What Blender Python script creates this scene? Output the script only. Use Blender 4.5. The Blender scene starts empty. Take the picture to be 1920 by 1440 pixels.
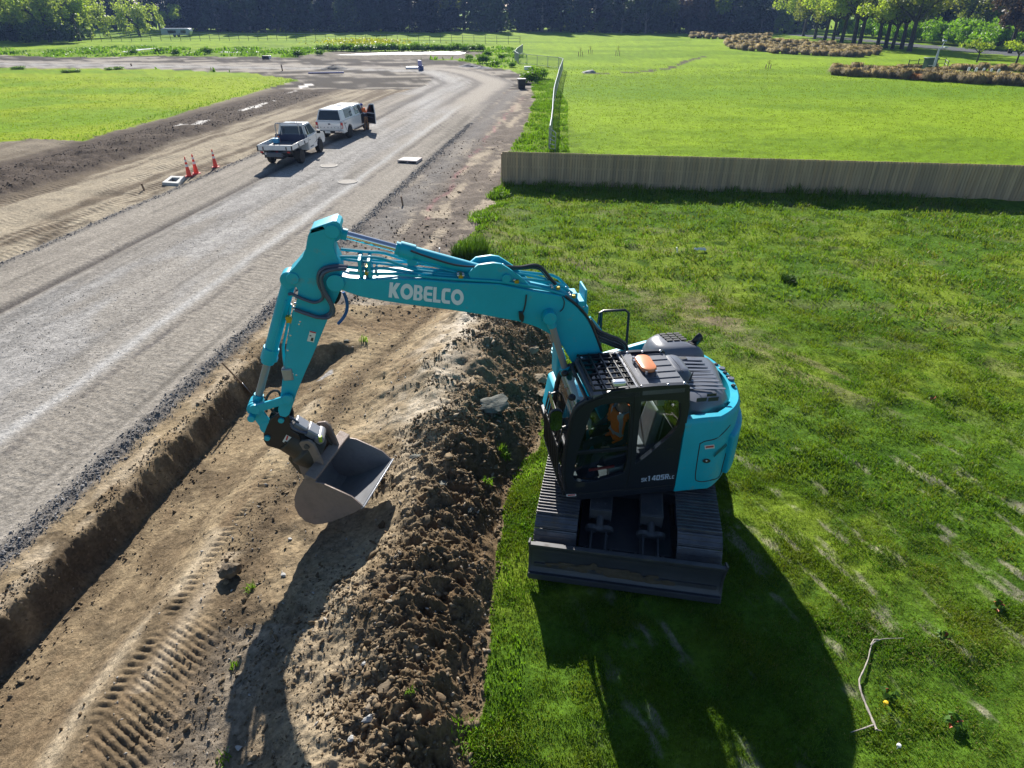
import bpy, bmesh, math, random
import numpy as np
from mathutils import Vector, Matrix, geometry

# ------------------------------------------------------------------ camera, light, exposure
SC = bpy.context.scene
COL = SC.collection
F = 1180.0                      # focal length in pixels of the 1920 px wide photograph
PITCH = math.atan(708.0 / F)    # camera tilt below the horizon
H = 6.8                         # drone height
SUN_ELEV = math.radians(29.5)
LIGHT = (0.16, -0.987)          # horizontal direction the sunlight travels
EXPO = 0.98

cam_d = bpy.data.cameras.new('camera')
cam_d.sensor_fit = 'HORIZONTAL'
cam_d.sensor_width = 36.0
cam_d.lens = F / 1920.0 * 36.0
cam_d.clip_start = 0.1
cam_d.clip_end = 4000.0
cam = bpy.data.objects.new('camera', cam_d)
COL.objects.link(cam)
cam.location = (0, 0, H)
cam.rotation_euler = (math.pi / 2 - PITCH, 0, 0)
SC.camera = cam

world = bpy.data.worlds.new('World')
SC.world = world
world.use_nodes = True
wn = world.node_tree
wn.nodes.clear()
sky = wn.nodes.new('ShaderNodeTexSky')
sky.sky_type = 'NISHITA'
sky.sun_disc = False
sky.sun_elevation = SUN_ELEV
sky.sun_rotation = math.atan2(-LIGHT[0], -LIGHT[1])
sky.altitude = 50
sky.air_density = 1.0
sky.dust_density = 0.35
sky.ozone_density = 3.0
bg = wn.nodes.new('ShaderNodeBackground')
bg.inputs['Strength'].default_value = 0.055
wo = wn.nodes.new('ShaderNodeOutputWorld')
wn.links.new(sky.outputs[0], bg.inputs[0])
wn.links.new(bg.outputs[0], wo.inputs[0])

sun_d = bpy.data.lights.new('sun', 'SUN')
sun_d.energy = 5.0
sun_d.angle = math.radians(0.53)
sun_d.color = (1.0, 0.95, 0.87)
sun = bpy.data.objects.new('sun', sun_d)
COL.objects.link(sun)
sdir = Vector((LIGHT[0] * math.cos(SUN_ELEV), LIGHT[1] * math.cos(SUN_ELEV), -math.sin(SUN_ELEV)))
sun.rotation_euler = sdir.to_track_quat('-Z', 'Y').to_euler()
sun.location = (0, 60, 60)

SC.view_settings.view_transform = 'Standard'
SC.view_settings.look = 'None'
SC.view_settings.exposure = EXPO
SC.view_settings.gamma = 1.0
SC.render.engine = 'CYCLES'
SC.cycles.max_bounces = 8
SC.cycles.transparent_max_bounces = 12
SC.cycles.caustics_reflective = False
SC.cycles.caustics_refractive = False

# ------------------------------------------------------------------ photograph pixel -> real place
def ray(u, v):
    a = (u - 960.0) / F
    b = (720.0 - v) / F
    return np.array([a, math.cos(PITCH) + b * math.sin(PITCH), -math.sin(PITCH) + b * math.cos(PITCH)])

def g(u, v, z=0.0):
    d = ray(u, v)
    return np.array([0, 0, H]) + (z - H) / d[2] * d

def up_at(u, v, y):             # height of the point seen at (u,v) that stands at distance y
    d = ray(u, v)
    return H + d[2] / d[1] * y

RNG = np.random.default_rng(7)
random.seed(7)

# ------------------------------------------------------------------ numpy noise
def _h(ix, iy, s):
    n = (ix.astype(np.int64) * 374761393 + iy.astype(np.int64) * 668265263 + s * 974711) & 0x7fffffff
    n = ((n ^ (n >> 13)) * 1274126177) & 0x7fffffff
    n = n ^ (n >> 16)
    return (n & 0xffff) / 65535.0

def vnoise(x, y, s=0):
    ix = np.floor(x); iy = np.floor(y)
    fx = x - ix; fy = y - iy
    fx = fx * fx * (3 - 2 * fx); fy = fy * fy * (3 - 2 * fy)
    a = _h(ix, iy, s); b = _h(ix + 1, iy, s); c = _h(ix, iy + 1, s); d = _h(ix + 1, iy + 1, s)
    return (a + (b - a) * fx) * (1 - fy) + (c + (d - c) * fx) * fy

def fbm(x, y, scale=1.0, octv=4, s=0, gain=0.5):
    r = 0.0; a = 1.0; n = 0.0
    x = np.asarray(x, float) / scale; y = np.asarray(y, float) / scale
    for k in range(octv):
        r = r + a * vnoise(x + 17.3 * k, y - 9.1 * k, s + k); n += a
        a *= gain; x = x * 2.03; y = y * 2.03
    return r / n

def sstep(a, b, x):
    t = np.clip((x - a) / (b - a), 0, 1)
    return t * t * (3 - 2 * t)

def lerp(a, b, t):
    return a + (b - a) * t

def in_poly(x, y, poly):
    r = np.zeros(np.shape(x), bool)
    n = len(poly)
    for i in range(n):
        x0, y0 = poly[i][0], poly[i][1]; x1, y1 = poly[(i + 1) % n][0], poly[(i + 1) % n][1]
        if y0 == y1: continue
        c = ((y0 > y) != (y1 > y)) & (x < (x1 - x0) * (y - y0) / (y1 - y0) + x0)
        r ^= c
    return r

# ------------------------------------------------------------------ tagging / linking
def tag(o, label=None, cat=None, group=None, kind=None):
    if label: o['label'] = label
    if cat: o['category'] = cat
    if group: o['group'] = group
    if kind: o['kind'] = kind
    return o

def empty(name, loc=(0, 0, 0), rz=0.0, label=None, cat=None, group=None, scale=1.0):
    o = bpy.data.objects.new(name, None)
    COL.objects.link(o)
    o.location = tuple(float(q) for q in loc)
    o.rotation_euler = (0, 0, rz)
    o.scale = (scale,) * 3
    o.empty_display_size = 0.3
    return tag(o, label, cat, group)

def kids(o):
    return [c for c in bpy.data.objects if c.parent == o]

def copy_tree(o, children, parent=None):
    c = o.copy(); COL.objects.link(c); c.parent = parent
    for ch in children.get(o.name, ()):
        copy_tree(ch, children, c)
    return c

def family(o, d=None):
    d = {} if d is None else d
    d[o.name] = kids(o)
    for ch in d[o.name]: family(ch, d)
    return d

# ------------------------------------------------------------------ materials
MATS = {}
def mat(name, col, rough=0.5, metal=0.0, var=0.0, vscale=4.0, bump=0.0, bscale=30.0, spec=0.5, coat=0.0,
        dirt=0.0, dirt_col=(0.16, 0.12, 0.08), dscale=3.0, emit=None, coords='Object'):
    m = bpy.data.materials.new(name); m.use_nodes = True
    nt = m.node_tree; N = nt.nodes; L = nt.links
    p = N['Principled BSDF']
    p.inputs['Base Color'].default_value = (*col, 1)
    p.inputs['Roughness'].default_value = rough
    p.inputs['Metallic'].default_value = metal
    p.inputs['Specular IOR Level'].default_value = spec
    p.inputs['Coat Weight'].default_value = coat
    p.inputs['Coat Roughness'].default_value = 0.08
    tc = N.new('ShaderNodeTexCoord')
    csrc = None
    if var > 0:
        nz = N.new('ShaderNodeTexNoise'); nz.inputs['Scale'].default_value = vscale
        nz.inputs['Detail'].default_value = 6; nz.inputs['Roughness'].default_value = 0.65
        L.new(tc.outputs[coords], nz.inputs['Vector'])
        mr = N.new('ShaderNodeMapRange')
        mr.inputs['From Min'].default_value = 0.3; mr.inputs['From Max'].default_value = 0.7
        mr.inputs['To Min'].default_value = 1 - var; mr.inputs['To Max'].default_value = 1 + var
        L.new(nz.outputs['Fac'], mr.inputs['Value'])
        mx = N.new('ShaderNodeVectorMath'); mx.operation = 'SCALE'
        mx.inputs[0].default_value = col
        L.new(mr.outputs[0], mx.inputs['Scale'])
        csrc = mx.outputs[0]
    if dirt > 0:
        nz = N.new('ShaderNodeTexNoise'); nz.inputs['Scale'].default_value = dscale
        nz.inputs['Detail'].default_value = 9; nz.inputs['Roughness'].default_value = 0.7
        L.new(tc.outputs[coords], nz.inputs['Vector'])
        mr = N.new('ShaderNodeMapRange')
        mr.inputs['From Min'].default_value = 0.62 - 0.25 * dirt; mr.inputs['From Max'].default_value = 0.8 - 0.15 * dirt
        mr.inputs['To Max'].default_value = min(1.0, 0.4 + dirt)
        L.new(nz.outputs['Fac'], mr.inputs['Value'])
        mx = N.new('ShaderNodeMix'); mx.data_type = 'RGBA'
        L.new(mr.outputs[0], mx.inputs['Factor'])
        if csrc is not None: L.new(csrc, mx.inputs['A'])
        else: mx.inputs['A'].default_value = (*col, 1)
        mx.inputs['B'].default_value = (*dirt_col, 1)
        csrc = mx.outputs['Result']
        rr = N.new('ShaderNodeMapRange'); rr.inputs['To Min'].default_value = rough; rr.inputs['To Max'].default_value = 0.9
        L.new(mr.outputs[0], rr.inputs['Value']); L.new(rr.outputs[0], p.inputs['Roughness'])
    if csrc is not None: L.new(csrc, p.inputs['Base Color'])
    if bump > 0:
        nz = N.new('ShaderNodeTexNoise'); nz.inputs['Scale'].default_value = bscale; nz.inputs['Detail'].default_value = 5
        L.new(tc.outputs[coords], nz.inputs['Vector'])
        bp = N.new('ShaderNodeBump'); bp.inputs['Strength'].default_value = bump; bp.inputs['Distance'].default_value = 0.02
        L.new(nz.outputs['Fac'], bp.inputs['Height']); L.new(bp.outputs[0], p.inputs['Normal'])
    if emit:
        p.inputs['Emission Color'].default_value = (*emit[0], 1); p.inputs['Emission Strength'].default_value = emit[1]
    MATS[name] = m
    return m

def glass(name, tint=(0.6, 0.7, 0.7), mixf=0.25):
    m = bpy.data.materials.new(name); m.use_nodes = True
    nt = m.node_tree; N = nt.nodes; L = nt.links; N.clear()
    out = N.new('ShaderNodeOutputMaterial')
    tr = N.new('ShaderNodeBsdfTransparent'); tr.inputs[0].default_value = (*tint, 1)
    gl = N.new('ShaderNodeBsdfGlossy'); gl.inputs['Roughness'].default_value = 0.02
    fr = N.new('ShaderNodeFresnel'); fr.inputs['IOR'].default_value = 1.45
    ad = N.new('ShaderNodeMath'); ad.operation = 'MULTIPLY_ADD'; ad.inputs[1].default_value = 1.0; ad.inputs[2].default_value = mixf * 0.15
    mx = N.new('ShaderNodeMixShader')
    L.new(fr.outputs[0], ad.inputs[0]); L.new(ad.outputs[0], mx.inputs[0])
    L.new(tr.outputs[0], mx.inputs[1]); L.new(gl.outputs[0], mx.inputs[2]); L.new(mx.outputs[0], out.inputs[0])
    MATS[name] = m
    return m

def leafy(name, col, var=0.35, vscale=0.6, trans=0.5, rough=0.5, col2=None, spec=0.3, objvar=0.0):
    m = bpy.data.materials.new(name); m.use_nodes = True
    nt = m.node_tree; N = nt.nodes; L = nt.links; N.clear()
    out = N.new('ShaderNodeOutputMaterial')
    geo = N.new('ShaderNodeNewGeometry')
    nz = N.new('ShaderNodeTexNoise'); nz.inputs['Scale'].default_value = vscale; nz.inputs['Detail'].default_value = 7
    nz.inputs['Roughness'].default_value = 0.7
    L.new(geo.outputs['Position'], nz.inputs['Vector'])
    mr = N.new('ShaderNodeMapRange'); mr.inputs['From Min'].default_value = 0.3; mr.inputs['From Max'].default_value = 0.7
    L.new(nz.outputs['Fac'], mr.inputs['Value'])
    mx = N.new('ShaderNodeMix'); mx.data_type = 'RGBA'
    c2 = col2 or tuple(c * (1 - var) for c in col)
    mx.inputs['A'].default_value = (*c2, 1); mx.inputs['B'].default_value = (*[c * (1 + var * 0.5) for c in col], 1)
    L.new(mr.outputs[0], mx.inputs['Factor'])
    rnd = N.new('ShaderNodeMapRange'); rnd.inputs['To Min'].default_value = 0.7; rnd.inputs['To Max'].default_value = 1.3
    L.new(geo.outputs['Random Per Island'], rnd.inputs['Value'])
    oi = N.new('ShaderNodeObjectInfo'); om = N.new('ShaderNodeMapRange'); om.inputs['To Min'].default_value = 1 - objvar; om.inputs['To Max'].default_value = 1 + objvar
    L.new(oi.outputs['Random'], om.inputs['Value'])
    mu = N.new('ShaderNodeMath'); mu.operation = 'MULTIPLY'; L.new(rnd.outputs[0], mu.inputs[0]); L.new(om.outputs[0], mu.inputs[1])
    sc = N.new('ShaderNodeVectorMath'); sc.operation = 'SCALE'
    L.new(mx.outputs['Result'], sc.inputs[0]); L.new(mu.outputs[0], sc.inputs['Scale'])
    df = N.new('ShaderNodeBsdfPrincipled'); df.inputs['Roughness'].default_value = rough
    df.inputs['Specular IOR Level'].default_value = spec
    L.new(sc.outputs[0], df.inputs['Base Color'])
    tl = N.new('ShaderNodeBsdfTranslucent')
    sy = N.new('ShaderNodeVectorMath'); sy.operation = 'MULTIPLY'; sy.inputs[1].default_value = (1.25, 1.2, 0.6)
    L.new(sc.outputs[0], sy.inputs[0]); L.new(sy.outputs[0], tl.inputs[0])
    ms = N.new('ShaderNodeMixShader'); ms.inputs[0].default_value = trans
    L.new(df.outputs[0], ms.inputs[1]); L.new(tl.outputs[0], ms.inputs[2]); L.new(ms.outputs[0], out.inputs[0])
    MATS[name] = m
    return m

# ------------------------------------------------------------------ mesh builder
def smooth_path(pts, n=6, closed=False):
    P = [np.array(p, float) for p in pts]
    if len(P) < 3: return P
    out = []
    m = len(P)
    for i in range(m - 1):
        p0 = P[max(i - 1, 0)]; p1 = P[i]; p2 = P[i + 1]; p3 = P[min(i + 2, m - 1)]
        for k in range(n):
            t = k / n
            out.append(0.5 * ((2 * p1) + (-p0 + p2) * t + (2 * p0 - 5 * p1 + 4 * p2 - p3) * t * t + (-p0 + 3 * p1 - 3 * p2 + p3) * t ** 3))
    out.append(P[-1])
    return out

class MB:
    def __init__(self):
        self.v = []; self.f = []; self.m = []; self.mi = 0
    def add(self, vs, fs):
        b = len(self.v)
        self.v.extend([tuple(float(c) for c in p) for p in vs])
        for f in fs:
            self.f.append(tuple(i + b for i in f)); self.m.append(self.mi)
        return self
    def box(self, c, s, rz=0.0, M=None, taper=(1, 1)):
        hx, hy, hz = s[0] / 2, s[1] / 2, s[2] / 2
        vs = []
        for z in (-1, 1):
            tx, ty = (taper if z > 0 else (1, 1))
            for (x, y) in ((-1, -1), (1, -1), (1, 1), (-1, 1)):
                p = np.array([x * hx * tx, y * hy * ty, z * hz])
                if rz:
                    cz, sz = math.cos(rz), math.sin(rz)
                    p = np.array([p[0] * cz - p[1] * sz, p[0] * sz + p[1] * cz, p[2]])
                if M is not None: p = np.array(M @ Vector(p))
                vs.append(p + np.array(c, float))
        return self.add(vs, [(0, 3, 2, 1), (4, 5, 6, 7), (0, 1, 5, 4), (1, 2, 6, 5), (2, 3, 7, 6), (3, 0, 4, 7)])
    def hexa(self, bot, top):
        return self.add(list(bot) + list(top), [(0, 3, 2, 1), (4, 5, 6, 7), (0, 1, 5, 4), (1, 2, 6, 5), (2, 3, 7, 6), (3, 0, 4, 7)])
    def beam(self, a, b, w, t, up=(0, 0, 1)):
        a = np.array(a, float); b = np.array(b, float); d = b - a; d /= np.linalg.norm(d)
        u = np.array(up, float); s = np.cross(d, u)
        if np.linalg.norm(s) < 1e-6: s = np.cross(d, [1, 0, 0])
        s /= np.linalg.norm(s); u = np.cross(s, d)
        o = [(-1, -1), (1, -1), (1, 1), (-1, 1)]
        return self.hexa([a + s * x * w / 2 + u * y * t / 2 for x, y in o], [b + s * x * w / 2 + u * y * t / 2 for x, y in o])
    def tube(self, pts, r, n=8, caps=True, sm=0, squash=1.0):
        P = smooth_path(pts, sm) if sm else [np.array(p, float) for p in pts]
        R = r if hasattr(r, '__len__') else [r] * len(P)
        if len(R) != len(P): R = np.interp(np.linspace(0, 1, len(P)), np.linspace(0, 1, len(R)), R)
        vs = []; fs = []
        d0 = P[1] - P[0]; d0 /= np.linalg.norm(d0) + 1e-12
        ref = np.array([0, 0, 1.0]) if abs(d0[2]) < 0.9 else np.array([1.0, 0, 0])
        s = np.cross(d0, ref); s /= np.linalg.norm(s)
        for i, p in enumerate(P):
            d = P[min(i + 1, len(P) - 1)] - P[max(i - 1, 0)]; d /= np.linalg.norm(d) + 1e-12
            s = s - d * np.dot(s, d); s /= np.linalg.norm(s) + 1e-12
            u = np.cross(d, s)
            for k in range(n):
                a = 2 * math.pi * k / n
                vs.append(p + R[i] * (math.cos(a) * s + math.sin(a) * u * squash))
        for i in range(len(P) - 1):
            for k in range(n):
                fs.append((i * n + k, i * n + (k + 1) % n, (i + 1) * n + (k + 1) % n, (i + 1) * n + k))
        if caps:
            fs.append(tuple(range(n - 1, -1, -1))); fs.append(tuple((len(P) - 1) * n + k for k in range(n)))
        return self.add(vs, fs)
    def cyl(self, a, b, r, n=20, r2=None):
        return self.tube([a, b], [r, r if r2 is None else r2], n)
    def plate(self, loops, fa, fb):
        """loops of 2-D points (outer, then holes); fa/fb give the 3-D point of the near and the far face"""
        tri = geometry.tessellate_polygon([[Vector((p[0], p[1], 0)) for p in lp] for lp in loops])
        flat = [p for lp in loops for p in lp]
        n = len(flat)
        vs = [fa(p) for p in flat] + [fb(p) for p in flat]
        fs = [tuple(t) for t in tri] + [tuple(i + n for i in reversed(t)) for t in tri]
        b = 0
        for lp in loops:
            m = len(lp)
            for i in range(m):
                j = (i + 1) % m
                fs.append((b + i, b + j, b + j + n, b + i + n))
            b += m
        return self.add(vs, fs)
    def lathe(self, prof, c=(0, 0, 0), n=24, M=None):
        vs = []; fs = []
        for r, z in prof:
            for k in range(n):
                a = 2 * math.pi * k / n
                p = np.array([r * math.cos(a), r * math.sin(a), z])
                if M is not None: p = np.array(M @ Vector(p))
                vs.append(p + np.array(c, float))
        for i in range(len(prof) - 1):
            for k in range(n):
                fs.append((i * n + k, i * n + (k + 1) % n, (i + 1) * n + (k + 1) % n, (i + 1) * n + k))
        fs.append(tuple(range(n - 1, -1, -1))); fs.append(tuple((len(prof) - 1) * n + k for k in range(n)))
        return self.add(vs, fs)
    def ball(self, c, r, n=12, sc=(1, 1, 1)):
        prof = [(max(1e-3, math.sin(math.pi * i / n)) * r, -math.cos(math.pi * i / n) * r) for i in range(n + 1)]
        S = Matrix.Diagonal(sc)
        return self.lathe(prof, c, n + 4, S)

def islands(mb):
    """the separate solids of a builder, each as a builder of its own"""
    par = list(range(len(mb.v)))
    def fd(i):
        while par[i] != i: par[i] = par[par[i]]; i = par[i]
        return i
    key = {}
    for i, p in enumerate(mb.v):
        k = tuple(round(c, 5) for c in p)
        if k in key: par[fd(i)] = fd(key[k])
        else: key[k] = i
    for f in mb.f:
        for i in f[1:]: par[fd(i)] = fd(f[0])
    out = {}
    for f, m in zip(mb.f, mb.m):
        r = fd(f[0])
        if r not in out: out[r] = (MB(), {})
        b, mp = out[r]
        for i in f:
            if i not in mp: mp[i] = len(b.v); b.v.append(mb.v[i])
        b.f.append(tuple(mp[i] for i in f)); b.m.append(m)
    return [b for b, _ in out.values()]

def pieces(name, mb, mats, parent=None, **kw):
    return [obj(name, b, mats, parent, **kw) for b in islands(mb)]

def obj(name, mb, mats, parent=None, bevel=0.0, seg=2, smooth=35, label=None, recalc=True, loc=None, rz=None):
    me = bpy.data.meshes.new(name)
    me.from_pydata(mb.v, [], mb.f)
    if not isinstance(mats, (list, tuple)): mats = [mats]
    for m in mats: me.materials.append(MATS[m] if isinstance(m, str) else m)
    if len(mats) > 1: me.polygons.foreach_set('material_index', mb.m)
    if recalc:
        bm = bmesh.new(); bm.from_mesh(me)
        bmesh.ops.remove_doubles(bm, verts=bm.verts, dist=1e-5)
        bmesh.ops.recalc_face_normals(bm, faces=bm.faces)
        bm.to_mesh(me); bm.free()
    if smooth:
        me.polygons.foreach_set('use_smooth', [True] * len(me.polygons))
        me.set_sharp_from_angle(angle=math.radians(smooth))
    me.update()
    o = bpy.data.objects.new(name, me); COL.objects.link(o)
    if parent is not None: o.parent = parent
    if loc is not None: o.location = tuple(float(q) for q in loc)
    if rz is not None: o.rotation_euler = (0, 0, rz)
    if bevel:
        b = o.modifiers.new('bevel', 'BEVEL'); b.width = bevel; b.segments = seg; b.limit_method = 'ANGLE'; b.angle_limit = math.radians(40)
        b.harden_normals = False
    if label: o['label'] = label
    return o

def np_mesh(name, V, tris=None, quads=None, mats=(), smooth=False):
    me = bpy.data.meshes.new(name)
    V = np.asarray(V, np.float32)
    parts = []; tot = []
    if quads is not None and len(quads): parts.append(np.asarray(quads, np.int32).ravel()); tot.append(np.full(len(quads), 4, np.int32))
    if tris is not None and len(tris): parts.append(np.asarray(tris, np.int32).ravel()); tot.append(np.full(len(tris), 3, np.int32))
    loops = np.concatenate(parts); tot = np.concatenate(tot)
    me.vertices.add(len(V)); me.vertices.foreach_set('co', V.ravel())
    me.loops.add(len(loops)); me.loops.foreach_set('vertex_index', loops)
    me.polygons.add(len(tot))
    me.polygons.foreach_set('loop_start', np.concatenate([[0], np.cumsum(tot)[:-1]]).astype(np.int32))
    me.polygons.foreach_set('loop_total', tot)
    for m in mats: me.materials.append(MATS[m] if isinstance(m, str) else m)
    if smooth: me.polygons.foreach_set('use_smooth', np.ones(len(tot), bool))
    me.update(calc_edges=True)
    return me

def link(name, me, parent=None):
    o = bpy.data.objects.new(name, me); COL.objects.link(o)
    if parent is not None: o.parent = parent
    return o
# ------------------------------------------------------------------ ground: relief and what covers it
def PX(pts, z=0.0):
    return [tuple(g(u, v, z)[:2]) for u, v in pts]

DIRT_P = PX([(-1500, 1700), (-1500, 1000), (-1200, 500), (-500, 320), (-260, 300), (0, 268), (60, 262), (150, 265), (330, 215), (480, 172), (560, 150), (480, 138), (300, 130), (0, 127),
             (-400, 126), (-400, 101), (0, 103), (120, 108), (300, 105), (480, 107), (700, 111), (850, 112), (880, 118), (900, 123), (955, 132), (990, 142),
             (1000, 160), (1002, 185), (985, 240), (955, 285), (942, 345), (924, 360), (929, 384), (889, 402), (896, 424), (882, 442), (850, 465),
             (880, 495), (950, 560), (1010, 625), (1040, 655), (1020, 690), (1010, 760), (1005, 790), (985, 830), (945, 850), (935, 900), (915, 950),
             (905, 1050), (900, 1120), (890, 1250), (875, 1330), (865, 1440), (860, 1700)])
ROADC_P = PX([(640, 222), (740, 176), (800, 160), (812, 145), (780, 135), (655, 131), (480, 129.5), (0, 125), (-400, 124), (-400, 112), (0, 113), (480, 120), (560, 121),
              (755, 125), (855, 127), (905, 135), (955, 150), (967, 156), (920, 195), (860, 245), (800, 300)])
MARGIN_P = PX([(560, 105), (620, 96.5), (720, 95.5), (860, 95), (915, 97.5), (900, 104), (870, 111), (700, 112), (560, 109)])
STREET_P = PX([(1480, 66), (1600, 76), (1720, 89), (1840, 100), (1930, 107), (2300, 130), (2300, 122), (1930, 98), (1840, 92), (1720, 83), (1600, 71), (1480, 63)])
PATH_P = PX([(1765, 142), (1930, 146), (2200, 155), (2200, 146), (1930, 140), (1780, 138)])
DRAIN_P = PX([(1085, 137.5), (1190, 135), (1240, 129), (1265, 122), (1290, 112), (1312, 106), (1320, 106.5), (1300, 114), (1278, 122), (1255, 130), (1195, 137), (1085, 139)])
PADDOCK_P = PX([(-900, 420), (-260, 300), (0, 268), (60, 262), (150, 265), (330, 215), (480, 172), (560, 150), (480, 138), (300, 130), (0, 127), (-400, 126), (-900, 126)])
_a = g(1380, 830); _b = g(1840, 1220)
STREAK = math.atan2(_b[1] - _a[1], _b[0] - _a[0])
WET_PX = [[(360, 240), (398, 226), (400, 229), (366, 243)], [(330, 243), (360, 235), (362, 238), (334, 247)], [(450, 208), (492, 197), (490, 202), (455, 211)],
          [(530, 172), (592, 152), (596, 156), (540, 176)], [(470, 203), (515, 188), (516, 190), (474, 206)], [(565, 700), (612, 676), (616, 690), (575, 708)]]
WET_P = [PX(p) for p in WET_PX]

CURVE_P = PX([(800, 300), (860, 245), (920, 195), (967, 156), (955, 150), (905, 135), (855, 127), (755, 125), (560, 121), (480, 120), (0, 113)])
def path_dist(x, y, P):
    d = np.full(np.shape(x), 1e9)
    for (x0, y0), (x1, y1) in zip(P[:-1], P[1:]):
        L2 = (x1 - x0) ** 2 + (y1 - y0) ** 2
        q = np.clip(((x - x0) * (x1 - x0) + (y - y0) * (y1 - y0)) / L2, 0, 1)
        d = np.minimum(d, np.hypot(x - x0 - q * (x1 - x0), y - y0 - q * (y1 - y0)))
    return d

def mound_edges(y):
    lo = np.interp(y, [2, 3.5, 5, 6.2, 9, 11.5, 14.8, 16.5], [-3.9, -3.95, -4.3, -4.65, -4.85, -4.8, -3.9, -3.3])
    hi = np.interp(y, [2, 3.5, 4.7, 7.5, 9.8, 13.3, 16.5], [-0.95, -0.95, -1.0, -1.1, -0.65, -0.5, -1.6])
    return lo, hi

def streaks(x, y, ln, wd, s, ang):
    c, sn = math.cos(ang), math.sin(ang)
    a = x * c + y * sn; b = -x * sn + y * c
    return fbm(a / ln, b / wd, 1.0, 4, s)

def relief(x, y):
    """height of the ground (numpy arrays)"""
    x = np.asarray(x, float); y = np.asarray(y, float)
    t = x - 0.116 * y
    near = 1 - sstep(35, 70, y)
    z = (fbm(x, y, 5.0, 3, 11) - 0.5) * 0.16 * near
    dirt = in_poly(x + (fbm(x, y, 0.7, 3, 5) - .5) * .5, y, DIRT_P)
    # lawn lumps
    lump = (fbm(x, y, 0.55, 4, 21) - 0.45) * 0.16 * near
    roadm = sstep(-18.3, -17.9, t) * (1 - sstep(-8.1, -7.9, t)) * near
    d = dirt.astype(float)
    z = z * (1 - roadm * .8)
    z = z + lump * (1 - d)
    # road: crown, ruts and loose gravel
    rd = 0.05 * (1 - ((t + 13.0) / 5.2) ** 2)
    rd = rd - 0.07 * np.exp(-((t + 15.05 + 0.1 * (fbm(y, y * 0, 4, 2, 3) - .5)) / 0.16) ** 2) - 0.02 * np.exp(-((t + 10.0) / 0.2) ** 2)
    rd = rd + (fbm(x, y, 0.12, 2, 8) - .5) * 0.012
    z = z + np.where(dirt, rd * roadm, 0)
    # verge of loose stones at the road edge
    z = z + 0.05 * np.exp(-((t + 8.08) / 0.22) ** 2) * near * (fbm(x, y, 0.1, 3, 31) + .3)
    # lower strip beyond the verge
    gen = d * (1 - roadm)
    flo_ = 1 - .55 * sstep(-7.2, -6.8, t) * (1 - sstep(-4.9, -4.5, t)) * (y < 13)
    z = z + gen * flo_ * ((fbm(x, y, 0.9, 5, 41, 0.55) - .5) * 0.16 + (fbm(x, y, 0.13, 3, 42) - .5) * 0.035) * near
    # left side: rutted track and the dark bank of topsoil
    bank = sstep(-23.9, -24.9, t) * (1 - sstep(-27.0, -29.0, t)) * d * near
    z = z + bank * (0.24 + (fbm(x, y, 1.1, 5, 51, .6) - .5) * 0.5)
    trk = d * sstep(-17.9, -18.6, t) * (1 - sstep(-23.5, -24, t)) * near
    z = z - trk * 0.12 * (fbm(t * 3.2, y * 0.12, 1.0, 3, 61) - .3)
    # trench along the road
    end = 1 - sstep(12.9, 13.25, y + (fbm(x, y, .5, 3, 72) - .5) * .6)
    e = (fbm(x, y, 0.9, 4, 71, .5) - .5) * 0.34 + (fbm(x, y, .16, 4, 73, .65) - .5) * .26
    tt = t + e * 0.5
    wall = sstep(-7.27, -7.04, tt)
    ramp = sstep(-6.3, -5.05, t + e * .4)
    z = z - end * wall * (0.54 * (1 - 0.86 * ramp)) * (1 - sstep(-5.3, -4.6, t)) * (0.85 + .3 * fbm(x, y, 2.2, 2, 74))
    # far heap of the trench end
    # spoil mound
    lo, hi = mound_edges(y)
    e2 = (fbm(x, y, 0.9, 4, 81) - .5) * 0.7
    q = np.clip((t + e2 - lo) / (hi - lo), 0, 1)
    u = q * 2 - 1
    pk = np.interp(y, [3, 6, 8, 11, 14], [.66, .70, .68, .56, .5])
    prof = np.where(q < pk, (q / pk) ** 1.25, np.clip(1 - ((q - pk) / (1 - pk)) ** 1.5, 0, 1))
    prof = np.where((q <= 0) | (q >= 1), 0, np.minimum(prof * 1.1, .9 + .1 * prof))
    prof = prof * (1 - .75 * np.exp(-((x + 2.45) / .75) ** 2 - ((y - 7.1) / 1.0) ** 2))
    hm = np.interp(y, [1, 3.5, 6, 8.5, 11, 13.5, 15.5, 16.6], [0.5, 0.5, 0.54, 0.68, 0.8, 0.72, 0.38, 0.0])
    rid = (1 - np.abs(2 * fbm(x, y, .22, 4, 93, .6) - 1)) - .75
    rid2 = (1 - np.abs(2 * fbm(x, y, .09, 3, 94, .6) - 1)) - .75
    rough = (rid * .22 + rid2 * .10) * sstep(.12, .5, u) + (fbm(x, y, 0.5, 5, 91, .6) - .5) * 0.42 * sstep(-0.1, 0.5, u) + (fbm(x, y, 0.35, 5, 92, .6) - .5) * 0.16
    z = z + np.where(prof > 0, hm * prof + rough * np.minimum(1, prof * 2.5) * (hm > .02), 0)
    # prints of the tracks left of the mound: a narrow lane and a full shoe width
    wob = 1.2 * (fbm(x, y, .5, 2, 15) - .5)
    b1 = np.tanh(2.2 * np.sin(2 * math.pi * (y + 0.2 * t) / 0.105 + wob))
    b2 = np.tanh(2.2 * np.sin(2 * math.pi * (y + 0.55 * t) / 0.092 + wob))
    m1 = np.exp(-((t + 5.15) / 0.11) ** 4) * sstep(3.6, 4.4, y) * (1 - sstep(8.6, 9.4, y)) * sstep(.22, .42, fbm(x, y, .45, 3, 16))
    m2 = np.exp(-((t + 4.62) / 0.40) ** 6) * (1 - sstep(5.0, 5.7, y + .5 * (t + 4.6))) * sstep(.24, .44, fbm(x, y, .4, 3, 17))
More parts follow.
